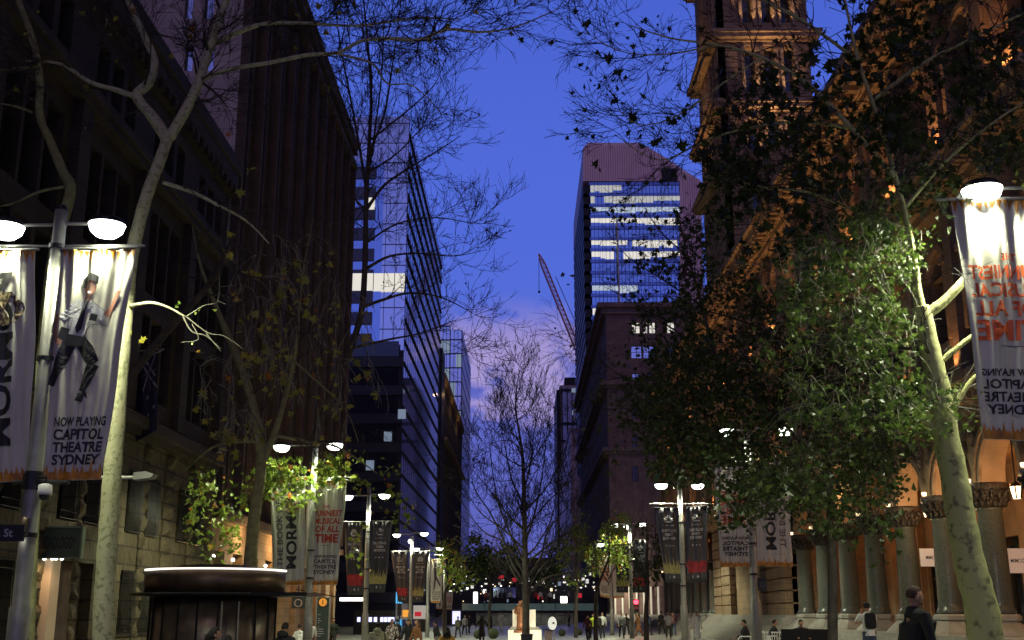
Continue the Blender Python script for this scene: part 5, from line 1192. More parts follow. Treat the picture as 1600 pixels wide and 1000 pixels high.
# ================================================================ people
def cmat(k, c): return M[k] if k in M else mat(k, c, .85, var=.12, vscale=8)
SKIN = cmat('skin', (.36, .20, .13)); cmat('hair_dark', (.012, .009, .008)); cmat('hair_brown', (.06, .03, .018)); cmat('black_cloth', (.010, .010, .012)); cmat('charcoal_cloth', (.03, .03, .034)); cmat('white_cloth', (.65, .64, .60)); cmat('beige_cloth', (.42, .42, .25)); cmat('yellow_cloth', (.48, .28, .04)); cmat('hi_vis_cloth', (.45, .60, .05)); cmat('brown_cloth', (.18, .07, .025)); cmat('maroon_cloth', (.09, .025, .03)); cmat('grey_cloth', (.20, .20, .20)); cmat('olive_cloth', (.09, .10, .06)); cmat('denim', (.035, .05, .09)); cmat('shoe_dark', (.015, .014, .014)); cmat('shoe_white', (.6, .6, .6)); cmat('red_cloth', (.35, .04, .03)); cmat('green_dark_cloth', (.02, .03, .02))
mat('plaid_cloth', (.60, .56, .50), .85, col2=(.10, .04, .04), c2scale=14, c2pos=(.5, .52))
def remesh(mb, name, m, parent, vox, sm_=2, mtx=None):
    o = mb.build(name, m, None, True); r = o.modifiers.new('r', 'REMESH'); r.mode = 'VOXEL'; r.voxel_size = vox; r.use_smooth_shade = True
    s = o.modifiers.new('s', 'SMOOTH'); s.iterations = sm_; s.factor = .5
    dg = bpy.context.evaluated_depsgraph_get(); me = bpy.data.meshes.new_from_object(o.evaluated_get(dg)); o.modifiers.clear(); old = o.data; o.data = me; bpy.data.meshes.remove(old)
    if mtx is not None: me.transform(mtx)
    me.polygons.foreach_set('use_smooth', [True] * len(me.polygons)); o.parent = parent; return o
def head(mb, c, s, yaw=0, pitch=0, fine=False):
    """head with brow, nose, lips, chin and ears; face toward local +Y turned by yaw"""
    rot = Matrix.Rotation(yaw, 3, 'Z') @ Matrix.Rotation(pitch, 3, 'X')
    def fn(d, q):
        x, y, z = d; r = Vector((d.x * .074, d.y * .094, d.z * .115))
        if z < -.2: r.x *= 1 - .35 * (-z - .2); r.y *= 1 - .10 * (-z - .2)
        if y > 0:
            g = lambda cx, cz, sx, sz: math.exp(-((x - cx) / sx) ** 2 - ((z - cz) / sz) ** 2) * max(0, y)
            r.y += .026 * g(0, -.22, .16, .16) + .012 * g(0, -.02, .12, .22) - .010 * (g(.36, .06, .2, .12) + g(-.36, .06, .2, .12)) + .007 * g(0, .2, .6, .10) + .008 * g(0, -.52, .3, .07) - .006 * g(0, -.44, .4, .04) + .016 * g(0, -.86, .35, .2)
        return r
    tmp = MB(); tmp.ball((0, 0, 0), 1, 1, 1, 32 if fine else 16, 26 if fine else 13, fn)
    tmp.ball((.078, -.01, -.012), .014, .026, .034, 8, 6); tmp.ball((-.078, -.01, -.012), .014, .026, .034, 8, 6)
    mb.add([Vector(c) + rot @ (Vector(v) * s) for v in tmp.v], tmp.f); return rot
def person(x, y, h, face, label, top='black_cloth', legs='charcoal_cloth', hair='hair_dark', hairstyle='short', pose='walk', arms=('down', 'down'), coat=0.0, bag=None, look=0, vox=.022, z=None, seed=0, hat=None, skirt=0, shoes='shoe_dark', group='people walking in the square', lean=0, width=1.0, stride=.28):
    """face: heading in degrees, 0 = away from the camera (+Y), 180 = toward it"""
    g = gz(x, y) if z is None else z; s = h / 1.75; t = thing('person', (x, y, g), label, 'person', group)
    rt = Matrix.Rotation(R(face), 4, 'Z'); mtx = rt @ Matrix.Scale(s, 4); b = MB(); cl = MB(); lg = MB(); sh = MB()
    sit = pose == 'sit'; pelvis = Vector((0, 0, .92 if not sit else .50)); st = stride if pose == 'walk' else .04
    ln = lean; chest = pelvis + Vector((0, .06 + ln * .3, .36)); nk = pelvis + Vector((0, .03 + ln * .5, .53)); hd = pelvis + Vector((0, .07 + ln * .6, .67))
    if pose == 'walk': chest.y += .02
    feet = []; W = width
    for i, sd in enumerate((-1, 1)):
        f = st * (1 if i == 0 else -1) if pose == 'walk' else (.0 if not sit else 0)
        hp = pelvis + Vector((sd * .09, 0, -.04))
        if sit: kn = Vector((sd * .12, .44, .50)); an = Vector((sd * .13, .46, .09))
        else: kn = Vector((sd * .10, f * .55 + .05, .49)); an = Vector((sd * .09, f - (.06 if f < 0 else 0), .09 + (.05 if f < -.1 else 0)))
        b.tube([hp + Vector((0, 0, .05)), hp.lerp(kn, .3), kn, kn.lerp(an, .35), an], [.085, .08, .052, .054, .036], 10)
        lg.tube([hp + Vector((0, 0, .08)), hp.lerp(kn, .3), kn, kn.lerp(an, .4), an + Vector((0, 0, -.01))], [.105, .10, .073, .072, .062], 10)
        b.ball(an + Vector((0, .04, -.05)), .042, .09, .035, 8, 6)
        sh.ball(an + Vector((0, .055, -.045)), .052, .135, .05, 10, 8); sh.box(an.x - .045, an.x + .045, an.y - .07, an.y + .17, an.z - .09, an.z - .055)
    lg.ball(pelvis, .155 * W, .125, .13, 12, 8)
    b.ball(pelvis, .14, .10, .12, 12, 8); b.tube([pelvis, pelvis.lerp(chest, .5), chest, nk - Vector((0, 0, .06))], [.13, .115, .14, .09], 12); b.tube([nk - Vector((0, 0, .08)), hd - Vector((0, .02, .08))], [.06, .052], 10)
    rot = head(b, hd, 1.0, R(look), -.1 - lean * .3, fine=vox < .016)
    lo = pelvis + Vector((0, 0, -.08 - coat)); cl.tube([lo, pelvis + Vector((0, 0, .02)), pelvis.lerp(chest, .5), chest, nk - Vector((0, 0, .10))], [(.17 + coat * .12) * W, .155 * W, .15 * W, .165 * W, .13], 14)
    cl.ball(chest + Vector((0, 0, .07)), .225 * W, .13, .10, 14, 8); cl.tube([nk - Vector((0, .0, .10)), nk + Vector((0, 0, -.02)), nk + Vector((0, .0, .03))], [.125, .085, .072], 12)
    if skirt: lg.tube([pelvis, pelvis + Vector((0, 0, -skirt))], [.16, .26], 14)
    for i, sd in enumerate((-1, 1)):
        sp_ = chest + Vector((sd * .185 * W, 0, .09)); a = arms[i]; sw = (-st if i == 0 else st) * .6
        if a == 'down': el_ = sp_ + Vector((sd * .07, sw * .4, -.28)); wr = el_ + Vector((sd * .01, sw * .5 + .05, -.24))
        elif a == 'phone': el_ = sp_ + Vector((sd * .06, .08, -.26)); wr = el_ + Vector((-sd * .10, .22, .07))
        elif a == 'face': el_ = sp_ + Vector((sd * .10, .14, -.20)); wr = sp_ + Vector((-sd * .10, .27, .09))
        elif a == 'pocket': el_ = sp_ + Vector((sd * .10, -.06, -.27)); wr = el_ + Vector((-sd * .08, .14, -.16))
        elif a == 'lap': el_ = sp_ + Vector((sd * .05, .10, -.25)); wr = el_ + Vector((-sd * .06, .22, -.05))
        elif a == 'out': el_ = sp_ + Vector((sd * .16, .03, -.22)); wr = el_ + Vector((sd * .03, .12, -.18))
        elif a == 'strap': el_ = sp_ + Vector((sd * .10, -.02, -.25)); wr = sp_ + Vector((-sd * .04, .15, -.10))
        b.tube([sp_, el_, wr], [.05, .04, .028], 9); cl.tube([sp_ + Vector((-sd * .03, 0, .01)), sp_.lerp(el_, .5), el_, el_.lerp(wr, .85)], [.078, .068, .058, .047], 10)
        d = (wr - el_).normalized(); side = d.cross(Vector((0, 1, .2))).normalized(); 
        if side.length < .1: side = Vector((1, 0, 0))
        pm = wr + d * .05; up_ = side.cross(d).normalized(); hm = b
        hm.ball(pm, .034, .034, .045, 8, 6)
        for k, (o_, L_) in enumerate(((-.028, .065), (-.01, .075), (.009, .07), (.027, .055))):
            p0 = pm + d * .02 + side * o_; p1 = p0 + d * L_ * .55; p2 = p1 + (d * .7 + up_ * .7) * L_ * .45; b.tube([p0, p1, p2], [.010, .0095, .008], 5)
        b.tube([pm - side * .03, pm - side * .05 + d * .03 + up_ * .02, pm - side * .045 + d * .06 + up_ * .03], [.012, .011, .009], 5)
    bo = remesh(b, 'body', SKIN, t, min(vox * .55, .013) if vox < .03 else vox * .6, 1, mtx)
    remesh(lg, 'trousers' if not skirt else 'skirt', M[legs], t, vox, 2, mtx); remesh(cl, 'coat' if coat > .1 else 'jacket', M[top], t, vox, 2, mtx)
    o = sh.build('shoes', M[shoes], None, True); o.data.transform(mtx); o.parent = t
    # hair follows the head
    hb = MB(); q = lambda v: hd + rot @ Vector(v)
    def hf(d, r_):
        v = Vector((d.x * .086, d.y * .104, d.z * .124)); nrm = noise.noise(d * 5 + Vector((seed, 0, 0)))
        v *= 1 + .05 * nrm
        if d.y > .15 and d.z < .55: v *= .80
        if hairstyle == 'short' and d.z < -.25: v *= .72
        return v
    tmp = MB(); tmp.ball((0, 0, 0), 1, 1, 1, 18, 14, hf); hb.add([q(Vector(v) + Vector((0, -.012, .012))) for v in tmp.v], tmp.f)
    if hairstyle == 'long':
        for i in range(9):
            a = math.pi * (1.08 + .84 * i / 8); p0 = q((.07 * math.cos(a), .08 * math.sin(a), .02)); e = Vector((.085 * math.cos(a), .06 * math.sin(a) - .03, -.30 + .03 * math.sin(i * 3 + seed))); hb.tube([p0, p0 + e * .5 + Vector((0, -.02, 0)), p0 + e], [.035, .036, .012], 6)
    if hairstyle == 'blown':
        for i in range(14):
            a = math.pi * (1.0 + i / 13); p0 = q((.07 * math.cos(a), .07 * math.sin(a), .04 - .01 * (i % 3))); e = Vector((-.16 + .02 * (i % 4), -.07, -.14 - .03 * (i % 5))); hb.tube([p0, p0 + e * .5 + Vector((0, -.02, .03)), p0 + e], [.03, .026, .006], 6)
    ho = hb.build('hair', M[hair], None, True); ho.data.transform(mtx); ho.parent = t
    if hat:
        m = MB(); 
        if hat == 'hood': m.ball(nk + Vector((0, -.09, .02)), .13, .09, .08, 12, 8); m.tube([nk + Vector((-.09, 0, 0)), nk + Vector((0, -.12, .05)), nk + Vector((.09, 0, 0))], [.04, .06, .04], 8)
        else: m.lathe(hd + Vector((0, 0, .04)), [(.095, 0), (.098, .03), (.08, .08), (.03, .105)], 14)
        o = m.build('hood' if hat == 'hood' else 'hat', M[top] if hat == 'hood' else M[hat], None, True); o.data.transform(mtx); o.parent = t
    if bag:
        m = MB()
        if bag[0] == 'backpack': remesh_box(m, chest + Vector((0, -.20, -.04)), .15, .085, .22); nm = 'backpack'
        elif bag[0] == 'camera': m.box(-.06, .06, hd.y + .13, hd.y + .2, hd.z - .08, hd.z - .01); m.tube([(0, hd.y + .2, hd.z - .045), (0, hd.y + .28, hd.z - .045)], .03, 10); nm = 'camera'
        else: c = pelvis + Vector((.27, 0, -.12)); remesh_box(m, c, .06, .15, .15); m.tube([c + Vector((0, -.1, .14)), c + Vector((-.05, -.05, .6)), c + Vector((-.1, .05, .6)), c + Vector((0, .1, .14))], .012, 5); nm = 'bag'
        o = m.build(nm, M[bag[1]], None, True); o.data.transform(mtx); o.parent = t; tag(o)
        o.parent = None; o.location = t.location; tag(o, bag[2], nm, None)
    return t
def remesh_box(m, c, a, b, h):
    m.ball(c, a, b, h, 14, 10, lambda d, q: Vector([math.copysign(abs(u) ** .45, u) * s for u, s in zip(d, (a, b, h))]))
def ppl():
    at = lambda px, Y: P(px, 970, Y).x
    # near right man in black passing
    person(at(1424, 15.6), 15.6, 1.86, -88, 'man in black coat striding past at lower right, seen from the side', 'black_cloth', 'black_cloth', 'hair_brown', pose='walk', coat=.25, vox=.014, look=0, seed=1, width=1.38, z=-.02, stride=.1)
    # lower left
    person(at(331, 20), 20, 1.70, -60, 'woman with blown dark hair passing in front of the kiosk', 'black_cloth', 'black_cloth', hairstyle='blown', vox=.016, seed=2)
    person(at(359, 24), 24, 1.55, 20, 'small dark haired head right of the woman before the kiosk', 'black_cloth', 'black_cloth', vox=.02, seed=3)
    person(at(444, 27), 27, 1.78, -25, 'man in black jacket walking away below the kiosk edge', 'black_cloth', 'black_cloth', vox=.016, seed=4, hat='hood')
    person(at(134, 18), 18.4, 1.30, 35, 'dark haired child at the foot of the pale trunk', 'black_cloth', 'black_cloth', vox=.02, seed=5, arms=('down', 'out'))
    person(at(591, 37), 37, 1.70, 0, 'person in beige hooded coat seen from behind near the poppy banner post', 'beige_cloth', 'charcoal_cloth', hat='hood', vox=.02, coat=.15, seed=6, width=1.3, bag=('bag', 'black_cloth', 'black shoulder bag carried by the person in the beige coat'))
    person(at(613, 52), 52, 1.72, 180, 'person in plaid shirt walking toward the camera on the left', 'plaid_cloth', 'black_cloth', 'hair_brown', vox=.024, seed=7)
    person(at(621, 60), 60, 1.7, 30, 'dark clad walker half behind the plaid shirt', 'charcoal_cloth', 'black_cloth', vox=.026, seed=8)
    person(at(639, 50), 50, 1.7, 175, 'long haired woman in black coat left of the pale lamp post', 'black_cloth', 'black_cloth', hairstyle='long', coat=.4, vox=.024, seed=9)
    person(at(654, 47), 47, 1.75, 120, 'woman in brown top carrying a white bag by the pale lamp post', 'brown_cloth', 'white_cloth', 'hair_brown', 'long', vox=.024, seed=10, bag=('bag', 'white_cloth', 'white shoulder bag of the woman in brown'))
    person(at(686, 56), 56, 1.6, 60, 'person in black bending over left of the woman in yellow', 'black_cloth', 'grey_cloth', vox=.026, seed=11, lean=.3)
    person(at(699, 38), 38, 1.55, 10, 'dark haired woman in yellow jacket seen from behind, centre left', 'yellow_cloth', 'black_cloth', hairstyle='long', vox=.02, seed=12, width=1.15)
    person(at(716, 95), 95, 1.7, 30, 'walker in olive jacket beyond the woman in yellow', 'olive_cloth', 'charcoal_cloth', vox=.03, seed=13); person(at(726, 104), 104, 1.7, 200, 'walker in grey near the lit advertising panel', 'grey_cloth', 'black_cloth', vox=.03, seed=14); person(at(733, 108), 108, 1.72, -20, 'walker in black striding near the left end of the fountain wall', 'black_cloth', 'black_cloth', vox=.03, seed=15)
    person(at(753, 80), 80, 1.78, 5, 'person in a long black coat walking alone beside the dark bollard', 'black_cloth', 'black_cloth', hairstyle='long', coat=.45, vox=.028, seed=16, arms=('out', 'out'), width=1.15)
    person(at(766, 118), 118, 1.5, 20, 'tiny dark walker in front of the fountain wall', 'charcoal_cloth', 'black_cloth', vox=.035, seed=17); person(at(783, 112), 112, 1.85, 180, 'person in white clothes before the fountain wall left of the memorial', 'white_cloth', 'white_cloth', vox=.03, seed=18)
    person(at(889, 122), 122, 1.6, 150, 'small grey clad walker at the right end of the fountain wall', 'grey_cloth', 'charcoal_cloth', vox=.035, seed=19)
    person(at(505, 64), 64, 1.6, 160, 'dark clad passer by the information pillar', 'green_dark_cloth', 'black_cloth', vox=.026, seed=20); person(at(521, 62), 62, 1.72, 190, 'man in dark green jacket right of the information pillar', 'green_dark_cloth', 'black_cloth', vox=.026, seed=21)
    person(at(469, 46), 46, 1.55, 20, 'woman in white jacket left of the banner post near the shops', 'white_cloth', 'black_cloth', vox=.024, seed=22); person(at(487, 58), 58, 1.6, 200, 'slim pale passer behind the banner post near the shops', 'white_cloth', 'maroon_cloth', vox=.026, seed=23)
    # right group
    person(at(918.5, 78), 78, 1.72, 170, 'woman in maroon jacket, leftmost of the group on the right', 'maroon_cloth', 'black_cloth', 'hair_brown', 'long', vox=.026, seed=24); person(at(926, 84), 84, 1.75, 190, 'person in yellow green top in the group on the right', 'hi_vis_cloth', 'charcoal_cloth', vox=.026, seed=25); person(at(934.5, 83), 83, 1.75, 10, 'man in black beside the yellow green top', 'black_cloth', 'black_cloth', vox=.026, seed=26); person(at(941, 86), 86, 1.8, 180, 'white shirted person behind the bin in the right group', 'white_cloth', 'black_cloth', vox=.026, seed=27)
    person(at(971, 82), 82, 1.72, 185, 'person in grey jacket with black bag left of the signal post', 'grey_cloth', 'black_cloth', vox=.026, seed=28, bag=('bag', 'black_cloth', 'black bag of the person in grey left of the signal')); person(at(979, 90), 90, 1.6, 10, 'dark figure behind the person in grey', 'black_cloth', 'black_cloth', vox=.03, seed=29)
    person(at(998, 84), 84, 1.7, 100, 'person in a long rust brown coat under the red signal', 'brown_cloth', 'brown_cloth', coat=.45, vox=.026, seed=30, hairstyle='long'); person(at(1013, 86), 86, 1.68, 20, 'walker in dark blue right of the brown coat', 'denim', 'black_cloth', vox=.03, seed=31)
    person(at(1044, 75), 75, 1.74, 180, 'man in white jacket holding a phone to his face', 'white_cloth', 'olive_cloth', arms=('face', 'face'), vox=.024, seed=32, shoes='shoe_white'); person(at(1034, 92), 92, 1.75, 20, 'dark figure standing by the post office wall left of the white jacket', 'black_cloth', 'black_cloth', vox=.03, seed=33); person(at(1052, 84), 84, 1.75, 0, 'man in maroon walking away behind the white jacket', 'maroon_cloth', 'denim', vox=.028, seed=34)
    person(at(1072, 68), 68, 1.66, 175, 'woman in a long flared white robe at the lamp post', 'white_cloth', 'white_cloth', 'hair_brown', 'long', coat=.0, skirt=.85, vox=.024, seed=35, stride=.1); person(at(1088, 68), 68, 1.72, 185, 'person in a straight white robe right of the flared robe', 'white_cloth', 'white_cloth', coat=.62, vox=.024, seed=36, stride=.12, shoes='shoe_white')
    person(at(1357, 33), 33, 1.78, 5, 'photographer with black backpack facing the arcade', 'white_cloth', 'denim', arms=('face', 'face'), pose='stand', vox=.018, seed=37, hat='black_cloth', shoes='shoe_white', bag=('backpack', 'black_cloth', 'black backpack worn by the photographer before the arcade'))
    # three seated in front of the post office
    for px, Y, fc, lab, sd in ((1166, 44, 80, 'seated person in black, leftmost on the right terrace chairs', 40), (1204, 44.4, -85, 'seated man in black leaning forward, middle of the three sitters', 41), (1250, 43, 180, 'broad seated figure in black on the dark bench', 42)):
        person(at(px, Y), Y, 1.70, fc, lab, 'black_cloth', 'black_cloth', pose='sit', arms=('lap', 'lap'), vox=.018, seed=sd, group='people seated in front of the arcade', lean=.15 if sd == 41 else .05, width=1.25 if sd == 42 else 1.05, z=gz(9, 44))
    rnd = random.Random(11); cols_ = ['black_cloth', 'charcoal_cloth', 'red_cloth', 'white_cloth', 'grey_cloth', 'denim', 'brown_cloth']; names = {'black_cloth': 'black', 'charcoal_cloth': 'charcoal', 'red_cloth': 'red', 'white_cloth': 'white', 'grey_cloth': 'grey', 'denim': 'dark blue', 'brown_cloth': 'brown'}
    spec = [(757, 'red_cloth'), (765, 'grey_cloth'), (774, 'white_cloth'), (782, 'black_cloth'), (788, 'charcoal_cloth'), (797, 'white_cloth'), (838, 'red_cloth'), (845, 'white_cloth'), (853, 'black_cloth'), (860, 'white_cloth'), (869, 'charcoal_cloth'), (889, 'grey_cloth')]
    where = ['at the far left of the terrace', 'second from the left on the terrace', 'above the left end of the fountain wall', 'just left of the blue screen centre', 'before the blue screen', 'left of the memorial on the terrace', 'just right of the bare trunk on the terrace', 'second right of the bare trunk', 'third right of the bare trunk', 'fourth right of the bare trunk', 'left of the squat white lamp', 'right of the squat white lamp']
    for (px, c), wh in zip(spec, where): person(at(px, 150), 150 + rnd.random() * 2, 1.7, rnd.choice((0, 170, 90, -80)), 'tiny figure in %s %s' % (names[c], wh), c, rnd.choice(('black_cloth', 'charcoal_cloth')), vox=.045, z=P(800, 943, 146).z, seed=px, group='people on the far terrace')
ppl()
def chairs():
    Y = 44; g = gz(9, Y)
    def chair(x, y, rot, lab):
        t = thing('armchair', (x, y, g), lab, 'chair', 'white framed terrace chairs'); rt = Matrix.Rotation(rot, 3, 'Z'); V = lambda *a: Vector((x, y, g)) + rt @ Vector(a)
        for sd in (-1, 1):
            m = MB(); m.tube([V(sd * .27, -.24, 0), V(sd * .28, -.25, .60), V(sd * .28, -.15, .67), V(sd * .28, .18, .66), V(sd * .27, .25, .58), V(sd * .27, .24, 0)], .022, 8); m.build('arm_frame', M['plastic_white'], t, True)
        m = MB(); m.prism([V(-.26, -.23, .42), V(.26, -.23, .42), V(.26, .25, .44), V(-.26, .25, .44)], (0, 0, .035)); m.build('seat', M['plastic_white'], t)
        m = MB()
        for i in range(6): a = lerp(-.22, .22, i / 5); m.bar(V(a, -.24, .46), V(a, -.32, .82), .03, .015)
        m.bar(V(-.26, -.32, .83), V(.26, -.32, .83), .04); m.build('backrest', M['plastic_white'], t)
    X = lambda px, Y: P(px, 985, Y).x
    chair(X(1163, 44), 43.9, R(80), 'white framed chair under the leftmost sitter'); chair(X(1185, 43), 42.9, R(0), 'empty white framed chair, left of two facing the table'); chair(X(1212, 43), 42.9, R(0), 'empty white framed chair, right of two facing the table'); chair(X(1204, 44.4), 44.5, R(-85), 'white framed chair under the man leaning forward')
    x = X(1186, 44); t = thing('cafe_table', (x, 44.1, g), 'small round table between the two facing sitters', 'table'); m = MB(); m.lathe((x, 44.1, g), [(.38, .72), (.40, .735), (.38, .75)], 22); m.build('table_top', M['steel'], t); m = MB(); m.lathe((x, 44.1, g), [(.25, 0), (.24, .02), (.035, .04), (.03, .72)], 14); m.build('pedestal', M['dark_steel'], t)
    x0, x1 = X(1216, 43), X(1296, 43); t = thing('bench', (x0, 43, g), 'long dark bench with low screen back by the dark trunk', 'bench'); m = MB(); m.box(x0, x1, 42.75, 43.25, .44 + g, .48 + g); m.build('seat', M['black_metal'], t)
    m = MB(); m.box(x0, x1, 42.55, 42.6, g + .1, P(1250, 983, 42.6).z); m.build('backrest', M['black_metal'], t)
    for xx in (x0 + .1, x1 - .1): m = MB(); m.box(xx - .03, xx + .03, 42.6, 43.2, g, g + .44); m.build('leg', M['black_metal'], t)
chairs()
# ================================================================ trees
def rdir(rnd): 
    while True:
        v = Vector((rnd.uniform(-1, 1), rnd.uniform(-1, 1), rnd.uniform(-1, 1)))
        if .05 < v.length < 1: return v.normalized()
def grow(mb, p, d, L, r, lv, rnd, tips, up=.15, spread=.75, kids_=(2, 4), droop=0, fl=.7, minr=.006, wig=.22):
    n = 5 if lv > 0 else 4; pts = [p.copy()]; rr = [r]; sub = []; d = d.normalized()
    for i in range(n):
        d = (d + rdir(rnd) * wig + Vector((0, 0, up * .3 - droop * .25))).normalized(); p = p + d * (L / n); pts.append(p.copy()); rr.append(max(minr * .7, r * (1 - .62 * (i + 1) / n))); sub.append((p.copy(), d.copy(), rr[-1]))
    mb.tube(pts, rr, 6 if r > .04 else (4 if r > .015 else 3), cap=False)
    if lv <= 0: tips.append((pts[-1], d)); return
    for k in range(rnd.randint(*kids_)):
        i = min(n - 1, rnd.randint(1, n - 1)); q, dd, r2 = sub[i]; a = (dd + rdir(rnd) * spread).normalized(); a.y *= fl; grow(mb, q, a, L * rnd.uniform(.5, .8), max(minr, r2 * .62), lv - 1, rnd, tips, up, spread, kids_, droop, fl, minr, wig)
    grow(mb, pts[-1], d, L * .7, max(minr, rr[-1] * .9), lv - 1, rnd, tips, up, spread, kids_, droop, fl, minr, wig)
MAPLE = [(0, -.5), (.12, -.12), (.42, -.28), (.34, -.02), (.56, .16), (.26, .18), (.22, .34), (0, .62), (-.2, .34), (-.27, .17), (-.55, .18), (-.33, 0), (-.43, -.26), (-.11, -.12)]
def leaf(mb, p, s, rnd, maple=True, hang=.5):
    n = rdir(rnd); n.y -= .5; n.normalize(); u = n.cross(rdir(rnd)); 
    if u.length < .05: return
    u.normalize(); v = n.cross(u); s *= rnd.uniform(.45, 1.35); fold = rnd.uniform(.05, .55)
    if maple: mb.add([p + (u * a + v * b + n * (abs(a) * fold)) * s for a, b in MAPLE] + [p + v * .05 * s], [(i, (i + 1) % 14, 14) for i in range(14)])
    else: mb.add([p - v * s * .5, p + u * s * .42 + n * fold * s * .5, p + v * s * .55, p - u * s * .42 + n * fold * s * .5], [(0, 1, 2, 3)])
def limb(mb, pts, Y, n=10):
    """pts: (x, y, radius_m[, depth offset]) in pixels of the photograph, laid at real depth Y"""
    q = [(P(a[0], a[1], Y + (a[3] if len(a) > 3 else 0)), a[2]) for a in pts]; out = []; rs = []
    for i in range(len(q) - 1):
        p0 = q[max(i - 1, 0)][0]; p1, r1 = q[i]; p2, r2 = q[i + 1]; p3 = q[min(i + 2, len(q) - 1)][0]
        for k in range(5):
            t = k / 5; t2 = t * t; t3 = t2 * t; out.append(.5 * ((2 * p1) + (p2 - p0) * t + (2 * p0 - 5 * p1 + 4 * p2 - p3) * t2 + (3 * p1 - p0 - 3 * p2 + p3) * t3)); rs.append(lerp(r1, r2, t) * (1 + .04 * math.sin(i * 7 + k * 2.1)))
    out.append(q[-1][0]); rs.append(q[-1][1]); mb.tube(out, rs, n); return list(zip(out, rs))
def sprout(mb, path, cnt, L, lv, rnd, tips, t0=.2, **k):
    for i in range(cnt):
        j = int(lerp(t0, .98, rnd.random()) * (len(path) - 1)); p, r = path[j]; d = (path[min(j + 1, len(path) - 1)][0] - path[max(j - 1, 0)][0]).normalized()
        a = (d * .7 + rdir(rnd)).normalized(); a.y *= k.get('fl', .7); grow(mb, p, a, L * rnd.uniform(.6, 1.2), max(.008, min(r * .5, .03)), lv, rnd, tips, **k)
def crown_px(tw, lf, regs, Y, dep, n, s, rnd, maple=True, nf=.9, thr=-.05, twigs=True, cl=5, nsc=1.0):
    """leaf clusters through a volume; regs = (x, y, rx, ry, weight) ellipses at depth Y"""
    tot = sum(r[4] for r in regs); made = 0; tries = 0
    while made < n and tries < n * 12:
        tries += 1; a = rnd.random() * tot
        for rg in regs:
            a -= rg[4]
            if a <= 0: break
        an = rnd.uniform(0, 6.283); rr = math.sqrt(rnd.random()); yy = Y + rnd.uniform(-dep, dep); c = P(rg[0] + rg[2] * rr * math.cos(an), rg[1] + rg[3] * rr * math.sin(an), yy)
        if noise.noise(c * nf * nsc) + .5 * noise.noise(c * 2.3 * nsc) < thr: continue
        if twigs and rnd.random() < .55:
            e = c + rdir(rnd) * s * 3.5 + Vector((0, 0, s * 1.2)); m_ = c.lerp(e, .5) + rdir(rnd) * s * .5; tw.tube([e, m_, c], [s * .05, s * .04, s * .02], 3, False)
        for k in range(rnd.randint(max(1, cl - 3), cl)): leaf(lf, c + rdir(rnd) * s * rnd.uniform(.3, 2.0), s, rnd, maple); made += 1
def tree(label, x, y, trunk_fn, bark, seed, leafm='leaf_green', twm='twig', group='plane trees in the square', name='plane_tree'):
    rnd = random.Random(seed); g = gz(x, y); t = thing(name, (x, y, g), label, 'tree', group); tr = MB(); tw = MB(); lf = MB(); trunk_fn(tr, tw, lf, rnd)
    tr.build('trunk', M[bark], t, True)
    if tw.v: tw.build('branches', M[twm], t)
    if lf.v: lf.build('crown', M[leafm], t)
    return t
def bot(px, Y, yy=None):   # pixel row of the ground under px at depth Y
    q = P(px, 957, Y); return 957 + (CAMZ - gz(q.x, Y)) * FPX / Y * 1.03
# 1 pale plane tree beside the dancing man banner
def t1(tr, tw, lf, rnd):
    Y = 19.6; b = bot(158, Y)
    p = limb(tr, [(152, b + 15, .24), (158, b - 20, .19), (163, 940, .17), (170, 820, .158), (177, 720, .155), (186, 600, .148), (196, 490, .14), (206, 400, .12), (228, 310, .11), (250, 250, .105), (262, 216, .10)], Y, 20)
    l1 = limb(tr, [(262, 218, .125), (240, 185, .10), (214, 150, .095), (232, 130, .09), (241, 95, .08), (222, 50, .07), (200, 0, .06), (186, -40, .05)], Y, 10)
    l2 = limb(tr, [(264, 216, .10), (290, 172, .095), (312, 125, .09), (328, 72, .08), (346, 20, .07), (372, -40, .06)], Y, 12)
    l3 = limb(tr, [(214, 152, .06), (180, 140, .05), (140, 128, .04), (95, 100, .03), (40, 95, .02)], Y, 8)
    l4 = limb(tr, [(314, 124, .05), (360, 108, .042), (420, 98, .038), (480, 86, .038), (528, 82, .036), (565, 64, .034), (610, 60, .037), (655, 62, .035), (700, 46, .03), (750, 50, .024), (805, 42, .018), (872, 14, .008)], Y, 8)
    l5 = limb(tr, [(525, 84, .03), (560, 92, .026), (585, 102, .022), (605, 130, .018), (640, 132, .014), (665, 150, .010), (690, 178, .006)], Y, 6)
    l7 = limb(tr, [(255, 285, .04), (300, 300, .035), (340, 320, .03), (385, 345, .02), (420, 380, .012)], Y, 6)
    l8 = limb(tr, [(330, 70, .06), (400, 40, .045), (470, 36, .034), (560, 40, .026), (650, 28, .018), (720, 30, .01)], Y + .8, 7)
    tips = []
    for l, c, L in ((l1, 10, .9), (l2, 12, .9), (l3, 7, .6), (l8, 18, .7)): sprout(tw, l, c, L, 3, rnd, tips, fl=.6)
    sprout(tw, l4, 26, .62, 2, rnd, tips, t0=.3, fl=.5, up=0); sprout(tw, l5, 9, .5, 2, rnd, tips, t0=.1, fl=.5, up=-.2); sprout(tw, l8, 14, .6, 3, rnd, tips, t0=.2, fl=.5, up=.1)
    sprout(tw, l7, 8, .5, 2, rnd, [], fl=.5, up=-.3)
    for q, d in rnd.sample(tips, min(70, len(tips))): leaf(lf, q + Vector((0, 0, -.05)), .13, rnd)
    for (x, y) in ((395, 262), (388, 268), (72, 50), (168, 35), (180, 28), (60, 18), (376, 300), (362, 365), (360, 398), (222, 530), (205, 520)): leaf(lf, P(x, y, Y - .8), .16, rnd)
